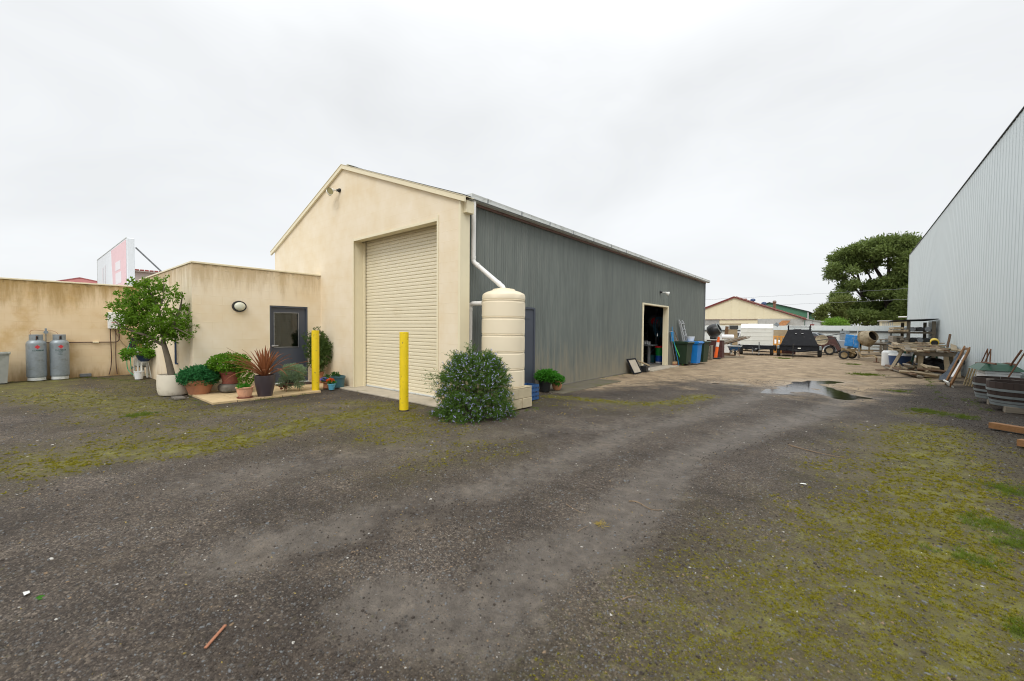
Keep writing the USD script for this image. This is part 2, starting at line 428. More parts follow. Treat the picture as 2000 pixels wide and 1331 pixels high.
woodmat('wood_brown', (0.20, 0.115, 0.06))
woodmat('wood_orange', (0.34, 0.165, 0.06))
woodmat('stave', (0.055, 0.034, 0.026), axis_scale=(18, 18, 2), island=0.35)
woodmat('stave_pale', (0.30, 0.26, 0.22), axis_scale=(18, 18, 2), island=0.2)
woodmat('paling', (0.36, 0.28, 0.15), axis_scale=(40, 40, 3))
leafmat('leaf_tree', (0.112, 0.218, 0.014), (0.412, 0.525, 0.026), (0.950, 0.942, 0.028), rough=0.35)
leafmat('leaf_rosemary', (0.074, 0.145, 0.022), (0.248, 0.378, 0.045), (0.436, 0.490, 0.090))
leafmat('leaf_bluegreen', (0.036, 0.168, 0.051), (0.083, 0.319, 0.095))
leafmat('leaf_lime', (0.103, 0.230, 0.014), (0.345, 0.483, 0.034))
leafmat('leaf_bronze', (0.229, 0.086, 0.036), (0.704, 0.325, 0.133), (0.950, 0.539, 0.233))
leafmat('leaf_silver', (0.204, 0.288, 0.156), (0.456, 0.528, 0.372))
leafmat('leaf_mid', (0.049, 0.140, 0.028), (0.182, 0.336, 0.056))
leafmat('leaf_bright', (0.048, 0.204, 0.014), (0.144, 0.408, 0.024))
leafmat('leaf_shrub', (0.083, 0.135, 0.032), (0.270, 0.333, 0.062), (0.582, 0.624, 0.106))
leafmat('petal_violet', (0.22, 0.22, 0.60), (0.45, 0.45, 0.85), trans=0.2)
leafmat('petal_pale', (0.483, 0.470, 0.792), (0.713, 0.694, 0.946), trans=0.2)
leafmat('petal_orange', (0.70, 0.09, 0.02), (0.90, 0.42, 0.04), trans=0.2)
leafmat('petal_red', (0.30, 0.012, 0.02), (0.48, 0.03, 0.03), trans=0.2)
leafmat('leaf_pine', (0.118, 0.162, 0.041), (0.463, 0.450, 0.102), (0.759, 0.583, 0.146), trans=0.15)
leafmat('leaf_gum', (0.125, 0.154, 0.040), (0.354, 0.307, 0.064), (0.874, 0.518, 0.080), trans=0.15)
leafmat('leaf_hedge', (0.140, 0.260, 0.030), (0.330, 0.470, 0.060), trans=0.15)
leafmat('grass_blade', (0.107, 0.153, 0.014), (0.306, 0.324, 0.029), (0.505, 0.342, 0.068))
leafmat('moss_tuft', (0.197, 0.177, 0.009), (0.491, 0.421, 0.019), (0.262, 0.354, 0.015), trans=0.1)
leafmat('fallen_leaf', (0.35, 0.26, 0.06), (0.62, 0.52, 0.20), (0.30, 0.10, 0.03), trans=0.1)


def render_wall(name, top, stain=0.6, base=(0.78, 0.67, 0.495), foot=0.5, smin=0.47, low=(0.95, 0.91, 0.83)):
    """Bagged and painted blockwork: faint courses, and water stains below the coping and above the ground."""
    MAT[name] = usdkit.material(stage, f'/World/Looks/{name}', {
        'g': ('geometry', {}), 'sep': ('separate_xyz', {}),
        'xy': ('math', {'math_type': 'add'}), 'cv': ('combine_xyz', {}),
        'bk': ('brick_texture', {'scale': 1.0, 'brick_width': 0.4, 'row_height': 0.2, 'mortar_size': 0.006, 'mortar_smooth': 1.0, 'color1': (0.47, 0.47, 0.47), 'color2': (0.53, 0.53, 0.53), 'mortar': (0.36, 0.36, 0.36)}),
        'n': ('noise_texture', {'scale': 1.3, 'detail': 6.0, 'roughness': 0.62}),
        'r': ('rgb_ramp', {'ramp': [(0.30, tuple(np.array(base) * low)), (0.5, base), (0.72, tuple(np.minimum(np.array(base) * (1.06, 1.09, 1.17), 0.86)))]}),
        'bm': ('mix_color', {'blend_type': 'overlay', 'fac': 0.35}),
        # streaks below the top
        'sm': ('mapping', {'mapping_type': 'point', 'scale': (3.2, 3.2, 0.45)}),
        'sn': ('noise_texture', {'scale': 1.0, 'detail': 7.0, 'roughness': 0.7}),
        'tz': ('map_range', {'range_type': 'linear', 'from_min': top - 1.3, 'from_max': top, 'to_min': -0.24, 'to_max': 0.26, 'clamp': True}),
        'ts': ('math', {'math_type': 'add'}),
        'tm': ('map_range', {'range_type': 'smoothstep', 'from_min': smin, 'from_max': 0.80, 'to_min': 0.0, 'to_max': stain, 'clamp': True}),
        'tx': ('mix_color', {'blend_type': 'mix', 'b': (0.36, 0.235, 0.085)}),
        # black mould right at the top
        'mz': ('map_range', {'range_type': 'linear', 'from_min': top - 0.45, 'from_max': top, 'to_min': -0.30, 'to_max': 0.12, 'clamp': True}),
        'mn': ('noise_texture', {'scale': 7.0, 'detail': 6.0, 'roughness': 0.75}),
        'ms': ('math', {'math_type': 'add'}),
        'mm': ('map_range', {'range_type': 'smoothstep', 'from_min': 0.5, 'from_max': 0.72, 'to_min': 0.0, 'to_max': stain * 0.8, 'clamp': True}),
        'mx': ('mix_color', {'blend_type': 'mix', 'b': (0.13, 0.10, 0.05)}),
        # foot
        'fz': ('map_range', {'range_type': 'linear', 'from_min': 0.0, 'from_max': 0.7, 'to_min': 0.22, 'to_max': -0.25, 'clamp': True}),
        'fs': ('math', {'math_type': 'add'}),
        'fm': ('map_range', {'range_type': 'smoothstep', 'from_min': 0.42, 'from_max': 0.85, 'to_min': 0.0, 'to_max': foot, 'clamp': True}),
        'fx': ('mix_color', {'blend_type': 'mix', 'b': (0.36, 0.22, 0.09)}),
        'fn': ('noise_texture', {'scale': 55.0, 'detail': 4.0}),
        'hb': ('math', {'math_type': 'multiply_add', 'value2': 0.35}),
        'b': ('bump', {'strength': 0.35, 'distance': 0.004}),
        'p': ('principled_bsdf', {'roughness': 0.8, 'specular_ior_level': 0.3})},
        [('g.position', 'sep.vector'), ('sep.x', 'xy.value1'), ('sep.y', 'xy.value2'), ('xy.value', 'cv.x'), ('sep.z', 'cv.y'), ('cv.vector', 'bk.vector'),
         ('g.position', 'n.vector'), ('n.fac', 'r.fac'), ('r.color', 'bm.a'), ('bk.color', 'bm.b'),
         ('g.position', 'sm.vector'), ('sm.vector', 'sn.vector'), ('sep.z', 'tz.value'), ('sn.fac', 'ts.value1'), ('tz.result', 'ts.value2'), ('ts.value', 'tm.value'),
         ('tm.result', 'tx.fac'), ('bm.result', 'tx.a'),
         ('sep.z', 'mz.value'), ('g.position', 'mn.vector'), ('mn.fac', 'ms.value1'), ('mz.result', 'ms.value2'), ('ms.value', 'mm.value'), ('mm.result', 'mx.fac'), ('tx.result', 'mx.a'),
         ('sep.z', 'fz.value'), ('sn.fac', 'fs.value1'), ('fz.result', 'fs.value2'), ('fs.value', 'fm.value'), ('fm.result', 'fx.fac'), ('mx.result', 'fx.a'),
         ('fx.result', 'p.base_color'), ('g.position', 'fn.vector'), ('fn.fac', 'hb.value1'), ('bk.fac', 'hb.value3'), ('hb.value', 'b.height'), ('b.normal', 'p.normal')], surface='p.BSDF')


render_wall('render_gable', 6.4, 0.38)
render_wall('render_annex', 2.95, 0.55)
render_wall('render_left', 2.74, 0.95, base=(0.72, 0.56, 0.35), foot=0.95, smin=0.40, low=(0.80, 0.70, 0.52))

# green-grey corrugated wall: paint that has faded and caught dust towards the ground
MAT['shed_sheet'] = usdkit.material(stage, '/World/Looks/shed_sheet', {
    'g': ('geometry', {}), 'sep': ('separate_xyz', {}), 'oi': ('object_info', {}),
    'm': ('mapping', {'mapping_type': 'point', 'scale': (6, 6, 0.8)}),
    'n': ('noise_texture', {'scale': 1.0, 'detail': 6.0, 'roughness': 0.65}),
    'r': ('rgb_ramp', {'ramp': [(0.25, (0.110, 0.124, 0.114)), (0.55, (0.152, 0.168, 0.153)), (0.8, (0.192, 0.202, 0.178))]}),
    'oz': ('map_range', {'range_type': 'linear', 'from_min': 0.0, 'from_max': 1.0, 'to_min': 0.94, 'to_max': 1.07, 'clamp': True}),
    'h': ('hsv', {'hue': 0.5, 'saturation': 1.0, 'fac': 1.0}),
    'z': ('map_range', {'range_type': 'linear', 'from_min': 0.0, 'from_max': 2.3, 'to_min': 0.38, 'to_max': -0.35, 'clamp': True}),
    'a': ('math', {'math_type': 'add'}),
    'dm': ('map_range', {'range_type': 'smoothstep', 'from_min': 0.45, 'from_max': 0.95, 'to_min': 0.0, 'to_max': 0.8, 'clamp': True}),
    'dx': ('mix_color', {'blend_type': 'mix', 'b': (0.245, 0.215, 0.155)}),
    'sp': ('noise_texture', {'scale': 26.0, 'detail': 3.0, 'roughness': 0.7}),
    'spm': ('map_range', {'range_type': 'smoothstep', 'from_min': 0.70, 'from_max': 0.76, 'to_min': 0.0, 'to_max': 0.55, 'clamp': True}),
    'spx': ('mix_color', {'blend_type': 'mix', 'b': (0.36, 0.36, 0.32)}),
    'p': ('principled_bsdf', {'roughness': 0.5, 'specular_ior_level': 0.45})},
    [('g.position', 'm.vector'), ('m.vector', 'n.vector'), ('n.fac', 'r.fac'), ('oi.random', 'oz.value'), ('oz.result', 'h.value'), ('r.color', 'h.color'),
     ('g.position', 'sep.vector'), ('sep.z', 'z.value'), ('n.fac', 'a.value1'), ('z.result', 'a.value2'), ('a.value', 'dm.value'), ('dm.result', 'dx.fac'), ('h.color', 'dx.a'),
     ('g.position', 'sp.vector'), ('sp.fac', 'spm.value'), ('spm.result', 'spx.fac'), ('dx.result', 'spx.a'), ('spx.result', 'p.base_color')], surface='p.BSDF')

# a pane of glass in a door: clear, and reflecting by its angle
MAT['pane'] = usdkit.material(stage, '/World/Looks/pane', {
    't': ('transparent_bsdf', {'color': (0.80, 0.84, 0.84)}), 'g': ('glossy_bsdf', {'roughness': 0.01, 'color': (0.95, 0.95, 0.95)}),
    'f': ('fresnel', {'IOR': 1.6}), 'm': ('mix_closure', {})},
    [('f.fac', 'm.fac'), ('t.BSDF', 'm.closure1'), ('g.BSDF', 'm.closure2')], surface='m.closure')
MAT['water'] = usdkit.material(stage, '/World/Looks/water', {
    't': ('transparent_bsdf', {'color': (0.75, 0.70, 0.62)}), 'g': ('glossy_bsdf', {'roughness': 0.07, 'distribution': 'multi_ggx'}),
    'f': ('fresnel', {'IOR': 4.0}), 'm': ('mix_closure', {})},
    [('f.fac', 'm.fac'), ('t.BSDF', 'm.closure1'), ('g.BSDF', 'm.closure2')], surface='m.closure')

# ------------------------------------------------------------------ ground
def seg_dist(P, line):
    d = np.full(len(P), 1e9)
    line = np.array(line, float)
    for a, b in zip(line[:-1], line[1:]):
        ab = b - a
        t = np.clip(((P - a) @ ab) / max(ab @ ab, 1e-9), 0, 1)
        d = np.minimum(d, np.hypot(*(P - (a + t[:, None] * ab)).T))
    return d


def nz(P, s, seed=0, o=4):
    return meshkit.fbm(np.c_[P * s, np.zeros(len(P)) + 0.37], o, seed)


def band(P, line, w, k, warp):
    d = seg_dist(P, line) * (1 + 0.9 * (warp - 0.5))
    return k * np.exp(-(d / w) ** 2)


MOSS = [
    ([(-6.46, 0.3), (-6.76, 0.64), (-6.45, 1.05), (-6.26, 1.41), (-6.32, 2.11), (-6.65, 3.11), (-6.66, 4.25), (-6.5, 4.7)], 0.42, 0.95),
    ([(-6.9, -0.6), (-7.2, 1.0), (-6.9, 2.5), (-6.6, 3.8), (-5.0, 3.6), (-4.2, 3.7)], 1.15, 0.52),
    ([(-5.2, 7.7), (-4.91, 7.79), (-4.32, 7.88), (-3.76, 7.96), (-3.17, 8.26), (-2.75, 9.05), (-2.54, 10.26)], 0.27, 1.05),
    ([(-5.6, 6.9), (-4.6, 7.1), (-3.6, 7.2), (-2.4, 8.3)], 0.6, 0.3),
    ([(-16.8, 0.6), (-15.1, -0.1), (-13.4, 0.5), (-11.7, 1.1), (-10.2, 1.6)], 0.95, 0.85),
    ([(-16.5, 1.9), (-14.0, 1.9), (-12.0, 1.5)], 0.7, 0.62),
    ([(-9.6, 1.1), (-9.0, 1.3), (-8.4, 3.0)], 0.8, 0.55),
    ([(-7.7, 4.3), (-6.9, 4.6), (-6.4, 4.4), (-5.6, 4.2)], 0.40, 0.62),
    ([(1.1, 9.0), (0.8, 8.0), (0.85, 6.9), (0.62, 5.3), (0.55, 4.6), (0.5, 3.6), (0.35, 2.6), (0.45, 1.4)], 0.55, 0.92),
    ([(0.9, 8.0), (0.5, 5.0), (0.1, 3.2), (-0.2, 1.8)], 0.95, 0.62),
    ([(1.6, 11.2), (1.15, 11.2), (0.9, 10.4)], 0.35, 0.5),
    ([(-6.0, 14.0), (-5.7, 12.0)], 0.2, 0.2),
]
GRASS = [(0.89, 4.9, .16), (0.98, 4.54, .18), (0.67, 4.05, .12), (1.2, 11.03, .2), (1.12, 11.3, .15), (1.6, 10.9, .2), (1.28, 6.05, .2), (0.5, 19.3, .35),
         (-9.25, 1.35, .18), (0.75, 3.2, .12), (1.2, 3.6, .15), (-2.9, 27.5, .3), (0.2, 25.0, .25), (1.0, 14.5, .2)]
PALE = [([(-1.95, 1.30), (-1.45, 1.54), (-1.55, 2.2), (-1.35, 2.7), (-1.45, 3.6), (-1.5, 5.0), (-1.1, 7.0), (-0.45, 9.5), (-0.1, 11.5), (-0.3, 14)], 0.30, 0.9),
        ([(-3.1, 1.0), (-2.7, 2.3), (-2.55, 4.0), (-2.5, 6.0), (-1.9, 9.0), (-1.6, 12)], 0.33, 0.7),
        ([(-4.9, 1.2), (-4.5, 2.6), (-4.1, 4.0), (-3.0, 5.8), (-2.2, 7.6)], 0.45, 0.45),
        ([(-9.0, 2.2), (-7.6, 2.9), (-7.2, 3.6)], 0.30, 0.5)]
CLOD_SHADE = [([(-2.75, 2.1), (-2.5, 2.45)], 0.22, 0.9), ([(-2.75, 1.15), (-2.55, 1.6), (-2.9, 1.95)], 0.13, 0.8), ([(-2.2, 0.55), (-1.95, 0.8), (-1.2, 0.95)], 0.25, 0.5), ([(-0.9, 2.7), (-0.8, 3.5)], 0.25, 0.6),
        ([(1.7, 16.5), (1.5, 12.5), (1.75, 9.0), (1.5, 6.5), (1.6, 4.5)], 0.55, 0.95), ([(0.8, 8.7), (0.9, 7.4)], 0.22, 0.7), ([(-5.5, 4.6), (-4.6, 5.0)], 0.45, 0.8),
        ([(-8.9, 4.9), (-7.0, 4.95)], 0.25, 0.6), ([(-14.8, 2.0), (-12.2, 1.9)], 0.5, 0.95), ([(2.6, 15), (2.3, 10.0), (2.2, 6.0), (1.9, 3.5)], 0.7, 1.0), ([(-5.6, 9.5), (-4.4, 9.6), (-3.8, 11.5), (-4.3, 13)], 0.6, 0.4), ([(-16.9, -0.5), (-16.9, 2.4)], 0.25, 0.8), ([(-10.6, 1.9), (-9.2, 2.2)], 0.2, 0.5), ([(-5.75, 11.5), (-5.7, 14.8)], 0.22, 0.7), ([(-5.6, 9.0), (-5.1, 8.1), (-4.6, 6.6)], 0.35, 0.7), ([(-9.4, 4.8), (-9.2, 3.4), (-9.3, 2.2)], 0.25, 0.7), ([(-1.2, 5.2), (-0.7, 7.2)], 0.2, 0.5), ([(-3.6, 2.4), (-3.4, 4.2), (-3.3, 5.2)], 0.28, 0.55), ([(-5.6, 1.6), (-5.4, 3.0)], 0.3, 0.45)]  # dark soil; strips by walls, bollards and bush also paint in contact shade
PUDDLE = [([(-1.35, 12.4), (-1.1, 13.8), (-0.95, 15.2), (-0.4, 16.0)], 0.42), ([(-0.75, 14.4), (-0.4, 13.7), (-0.15, 13.1), (0.3, 12.6)], 0.17), ([(-0.45, 13.0), (-0.1, 12.3)], 0.22), ([(-2.9, 13.0), (-2.4, 13.2)], 0.22), ([(-1.6, 12.6), (-1.2, 12.8)], 0.2)]


def ground_height(P):
    r = np.hypot(P[:, 0], P[:, 1])
    h = -0.022 + 0.030 * (nz(P, 0.45, 3, 3) - 0.5) + 0.022 * (nz(P, 2.2, 5, 3) - 0.5)
    near = np.clip(1 - r / 14, 0, 1)
    h += near * (0.016 * (nz(P, 9.0, 11, 3) - 0.5) + 0.012 * (nz(P, 30.0, 12, 2) - 0.5))
    w = nz(P, 0.9, 21)
    for l, wd, k in PALE:
        h -= 0.022 * band(P, l, wd, 1, w)
    for l, wd in PUDDLE:
        h -= 0.060 * band(P, l, wd, 1, nz(P, 1.6, 23))
    pd = np.zeros(len(P))
    for l, wd in PUDDLE:
        pd = np.maximum(pd, band(P, l, wd * 1.6, 1, w))
    h += pd * (0.095 * (nz(P, 2.6, 61, 4) - 0.5) + 0.016)
    for l, wd, k in MOSS:
        h += 0.006 * band(P, l, wd, k, w)
    for l, wd, k in CLOD_SHADE[:4]:
        h += 0.02 * band(P, l, wd, 1, w) * (nz(P, 14.0, 13, 3) - 0.35)
    return np.minimum(h, 0.012)


def masks(P):
    w = nz(P, 0.9, 21); w2 = nz(P, 2.8, 25); w3 = nz(P, 7.0, 26)
    r = np.hypot(P[:, 0], P[:, 1])
    moss = np.zeros(len(P))
    for l, wd, k in MOSS:
        moss = np.maximum(moss, band(P, l, wd, k, w) * (0.55 + 0.9 * w2))
    moss = np.maximum(moss, 0.25 * np.clip((P[:, 0] - 0.0) * 0.9, 0, 1) * (P[:, 1] < 9))
    moss += 0.30 * (w2 - 0.42) * (P[:, 1] < 10)
    # wheel tracks keep it away
    for l, wd, k in PALE[:3]:
        moss *= 1 - 0.9 * band(P, l, wd * 0.9, k, w)
    grass = np.zeros(len(P))
    for x, y, s in GRASS:
        grass = np.maximum(grass, np.exp(-(((P[:, 0] - x) ** 2 + (P[:, 1] - y) ** 2) / s ** 2)) * (0.4 + 1.2 * w3))
    t = P[:, 1] + 5.0 * (w - 0.5) + 4.0 * (w2 - 0.5) - np.clip(P[:, 0] - 0.2, 0, 3) * 2.4 + np.clip(-3.6 - P[:, 0], 0, 2) * 2.0
    tan = np.clip((t - 10.5) / 6.5, 0, 1); tan = tan * tan * (3 - 2 * tan)
    tan *= np.clip((P[:, 1] - 6) / 3, 0, 1)
    pale = np.zeros(len(P))
    for l, wd, k in PALE:
        pale = np.maximum(pale, band(P, l, wd, k, w) * (0.25 + 1.3 * w2))
    clod_shade = np.zeros(len(P))
    for l, wd, k in CLOD_SHADE:
        clod_shade = np.maximum(clod_shade, band(P, l, wd, k, w) * (0.3 + 1.1 * w2))
    wet = 0.35 * nz(P, 0.7, 31)
    for l, wd in PUDDLE:
        wet = np.maximum(wet, band(P, l, wd * 2.0, 1, w2))
    wet = np.maximum(wet, pale * 0.6)
    return np.clip(np.stack([moss, grass, tan], 1), 0, 1), np.clip(np.stack([pale, clod_shade, wet], 1), 0, 1)


def polar_ground():
    th = np.concatenate([np.linspace(-100, -97, 3)[:-1], np.linspace(-97, 17, 900), np.linspace(17, 20, 3)[1:]])   # angle from +y towards +x
    r = np.concatenate([[0.9], np.geomspace(1.2, 50, 640)])
    TH, R = np.meshgrid(np.radians(th), r)
    P = np.stack([R * np.sin(TH), R * np.cos(TH)], -1).reshape(-1, 2)
    n = len(th)
    i = np.arange(len(r) - 1)[:, None] * n + np.arange(n - 1)[None]
    f = np.stack([i, i + 1, i + n + 1, i + n], -1).reshape(-1, 4)
    return P, f


GP, GF = polar_ground()
gh = ground_height(GP)
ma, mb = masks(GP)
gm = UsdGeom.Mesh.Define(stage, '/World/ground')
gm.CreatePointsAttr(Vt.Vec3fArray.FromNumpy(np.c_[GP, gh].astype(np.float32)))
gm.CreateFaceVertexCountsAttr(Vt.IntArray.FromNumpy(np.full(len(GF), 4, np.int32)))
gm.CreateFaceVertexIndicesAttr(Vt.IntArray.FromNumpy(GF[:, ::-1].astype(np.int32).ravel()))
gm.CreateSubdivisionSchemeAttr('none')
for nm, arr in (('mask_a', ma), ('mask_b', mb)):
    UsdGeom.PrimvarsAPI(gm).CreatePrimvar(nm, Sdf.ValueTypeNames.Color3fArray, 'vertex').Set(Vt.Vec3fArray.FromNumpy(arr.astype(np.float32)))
data(gm.GetPrim(), label='dark gravel yard with moss, wheel tracks and sandy far end', category='ground', kind='structure')

MAT['ground'] = usdkit.material(stage, '/World/Looks/ground', {
    'g': ('geometry', {}),
    'aa': ('attribute', {'attribute': 'mask_a'}), 'ab': ('attribute', {'attribute': 'mask_b'}),
    'sa': ('separate_color', {'color_type': 'rgb'}), 'sb': ('separate_color', {'color_type': 'rgb'}),
    # stones
    'v1': ('voronoi_texture', {'scale': 130.0, 'feature': 'f1'}), 'v2': ('voronoi_texture', {'scale': 64.0, 'feature': 'f1'}),
    's1': ('separate_color', {'color_type': 'rgb'}), 's2': ('separate_color', {'color_type': 'rgb'}),
    'r1': ('rgb_ramp', {'ramp': [(0.0, (0.020, 0.017, 0.015)), (0.45, (0.056, 0.048, 0.042)), (0.80, (0.100, 0.089, 0.079)), (0.93, (0.17, 0.158, 0.145)), (1.0, (0.38, 0.36, 0.33))]}),
    'r2': ('rgb_ramp', {'ramp': [(0.0, (0.028, 0.023, 0.020)), (0.6, (0.068, 0.058, 0.050)), (0.9, (0.115, 0.102, 0.090)), (1.0, (0.22, 0.20, 0.175))]}),
    'nf': ('noise_texture', {'scale': 2.3, 'detail': 6.0, 'roughness': 0.65}),
    'nfm': ('map_range', {'range_type': 'linear', 'from_min': 0.35, 'from_max': 0.65, 'to_min': 0.1, 'to_max': 0.9, 'clamp': True}),
    'gx': ('mix_color', {'blend_type': 'mix'}),
    'nb': ('noise_texture', {'scale': 1.1, 'detail': 5.0, 'roughness': 0.6}),
    'br': ('rgb_ramp', {'ramp': [(0.32, (0.50, 0.43, 0.36)), (0.5, (0.90, 0.80, 0.69)), (0.68, (1.38, 1.26, 1.12))]}),
    'gb': ('mix_color', {'blend_type': 'multiply', 'fac': 1.0, 'use_clamp': False, 'use_clamp_result': False}),
    # pale silt
    'np': ('noise_texture', {'scale': 9.0, 'detail': 6.0, 'roughness': 0.7}),
    'rp': ('rgb_ramp', {'ramp': [(0.3, (0.072, 0.060, 0.049)), (0.55, (0.128, 0.109, 0.090)), (0.75, (0.20, 0.168, 0.134))]}),
    'pa': ('math', {'math_type': 'add'}),
    'pm': ('map_range', {'range_type': 'smoothstep', 'from_min': 0.55, 'from_max': 1.15, 'to_min': 0.0, 'to_max': 0.85, 'clamp': True}),
    'px': ('mix_color', {'blend_type': 'mix'}),
    # dark crumbly soil, plus contact shade painted at wall feet and under the bush
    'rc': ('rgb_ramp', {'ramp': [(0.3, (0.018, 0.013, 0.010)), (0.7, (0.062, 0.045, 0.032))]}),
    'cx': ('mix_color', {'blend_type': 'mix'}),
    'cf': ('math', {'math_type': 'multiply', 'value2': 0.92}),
    # tan soil
    'nt': ('noise_texture', {'scale': 1.7, 'detail': 10.0, 'roughness': 0.78}),
    'rt': ('rgb_ramp', {'ramp': [(0.28, (0.10, 0.070, 0.042)), (0.43, (0.24, 0.175, 0.107)), (0.57, (0.38, 0.285, 0.18)), (0.74, (0.54, 0.43, 0.29))]}),
    'ta': ('math', {'math_type': 'add'}),
    'tm': ('map_range', {'range_type': 'smoothstep', 'from_min': 0.5, 'from_max': 1.25, 'to_min': 0.0, 'to_max': 1.0, 'clamp': True}),
    'tx': ('mix_color', {'blend_type': 'mix'}),
    # an olive film of algae where moss grows
    'fim': ('map_range', {'range_type': 'linear', 'from_min': 0.06, 'from_max': 0.8, 'to_min': 0.0, 'to_max': 0.62, 'clamp': True}),
    'fix': ('mix_color', {'blend_type': 'mix', 'b': (0.100, 0.079, 0.028)}),
    # moss
    'nm': ('noise_texture', {'scale': 24.0, 'detail': 7.0, 'roughness': 0.8}),
    'nm2': ('noise_texture', {'scale': 5.0, 'detail': 4.0, 'roughness': 0.6}),
    'mc': ('map_range', {'range_type': 'linear', 'from_min': 0.34, 'from_max': 0.66, 'to_min': 0.0, 'to_max': 1.0, 'clamp': False}),
    'ms': ('math', {'math_type': 'add'}),
    'mm': ('map_range', {'range_type': 'smoothstep', 'from_min': 0.72, 'from_max': 1.55, 'to_min': 0.0, 'to_max': 0.74, 'clamp': True}),
    'rm': ('rgb_ramp', {'ramp': [(0.3, (0.064, 0.056, 0.020)), (0.5, (0.118, 0.110, 0.024)), (0.7, (0.215, 0.212, 0.030))]}),
    'mx': ('mix_color', {'blend_type': 'mix'}),
    # grass green
    'gs': ('math', {'math_type': 'add'}),
    'gm': ('map_range', {'range_type': 'smoothstep', 'from_min': 0.9, 'from_max': 1.7, 'to_min': 0.0, 'to_max': 0.42, 'clamp': True}),
    'rg': ('rgb_ramp', {'ramp': [(0.3, (0.06, 0.085, 0.015)), (0.7, (0.17, 0.25, 0.025))]}),
    'grx': ('mix_color', {'blend_type': 'mix'}),
    'wr': ('map_range', {'range_type': 'linear', 'from_min': 0.0, 'from_max': 1.0, 'to_min': 0.85, 'to_max': 0.34, 'clamp': True}),
    # relief
    'h1': ('math', {'math_type': 'multiply_add', 'value2': -0.8}),
    'h2': ('math', {'math_type': 'multiply_add', 'value2': -1.1}),
    'nh': ('noise_texture', {'scale': 120.0, 'detail': 4.0, 'roughness': 0.7}),
    'b': ('bump', {'strength': 0.9, 'distance': 0.007}),
    'p': ('principled_bsdf', {'specular_ior_level': 0.35})},
    [('aa.color', 'sa.color'), ('ab.color', 'sb.color'),
     ('g.position', 'v1.vector'), ('g.position', 'v2.vector'), ('v1.color', 's1.color'), ('v2.color', 's2.color'), ('s1.r', 'r1.fac'), ('s2.r', 'r2.fac'),
     ('g.position', 'nf.vector'), ('nf.fac', 'nfm.value'), ('nfm.result', 'gx.fac'), ('r1.color', 'gx.a'), ('r2.color', 'gx.b'),
     ('g.position', 'nb.vector'), ('nb.fac', 'br.fac'), ('gx.result', 'gb.a'), ('br.color', 'gb.b'),
     ('g.position', 'np.vector'), ('np.fac', 'rp.fac'), ('np.fac', 'pa.value1'), ('sb.r', 'pa.value2'), ('pa.value', 'pm.value'), ('pm.result', 'px.fac'), ('gb.result', 'px.a'), ('rp.color', 'px.b'),
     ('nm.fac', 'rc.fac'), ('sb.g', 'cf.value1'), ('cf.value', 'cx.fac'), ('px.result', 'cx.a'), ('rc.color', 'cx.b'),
     ('g.position', 'nt.vector'), ('nt.fac', 'rt.fac'), ('nt.fac', 'ta.value1'), ('sa.b', 'ta.value2'), ('ta.value', 'tm.value'), ('tm.result', 'tx.fac'), ('cx.result', 'tx.a'), ('rt.color', 'tx.b'),
     ('g.position', 'nm.vector'), ('g.position', 'nm2.vector'), ('nm.fac', 'mc.value'), ('mc.result', 'ms.value1'), ('sa.r', 'ms.value2'), ('ms.value', 'mm.value'), ('nm2.fac', 'rm.fac'), ('mm.result', 'mx.fac'), ('sa.r', 'fim.value'), ('fim.result', 'fix.fac'), ('tx.result', 'fix.a'), ('fix.result', 'mx.a'), ('rm.color', 'mx.b'),
     ('mc.result', 'gs.value1'), ('sa.g', 'gs.value2'), ('gs.value', 'gm.value'), ('nm.fac', 'rg.fac'), ('gm.result', 'grx.fac'), ('mx.result', 'grx.a'), ('rg.color', 'grx.b'),
     ('grx.result', 'p.base_color'), ('sb.b', 'wr.value'), ('wr.result', 'p.roughness'),
     ('g.position', 'nh.vector'), ('v1.distance', 'h1.value1'), ('nh.fac', 'h1.value3'), ('v2.distance', 'h2.value1'), ('h1.value', 'h2.value3'), ('h2.value', 'b.height'), ('b.normal', 'p.normal')], surface='p.BSDF')
UsdShade.MaterialBindingAPI.Apply(gm.GetPrim()).Bind(MAT['ground'])

mat('far_soil', (0.22, 0.165, 0.10), 0.9, 0.3, 0.5, dirt=(0.12, 0.14, 0.05), dscale=0.15)
fx = np.array([[-600, -60], [300, -60], [300, 900], [-600, 900]])
single('far_ground', trimesh.Trimesh(np.c_[fx, np.full(4, -0.12)], [[0, 1, 2], [0, 2, 3]], process=False), 'far_soil', 'open ground beyond the yard out to the horizon', 'ground', smooth=False, kind='structure')

# puddles: one sheet of water each, held in the hollows of the ground
for i, (x0, x1, y0, y1, lab) in enumerate([(-1.7, 1.1, 11.6, 17.2, 'long shining puddle lying across the sandy wheel tracks'), (-3.3, -2.0, 12.5, 13.7, 'small dark puddle between the open shed doorway and the long puddle')]):
    q = trimesh.Trimesh([[x0, y0, -0.041], [x1, y0, -0.041], [x1, y1, -0.041], [x0, y1, -0.041]], [[0, 1, 2], [0, 2, 3]], process=False)
    single('puddle', q, 'water', lab, 'puddle', smooth=False, kind='structure')
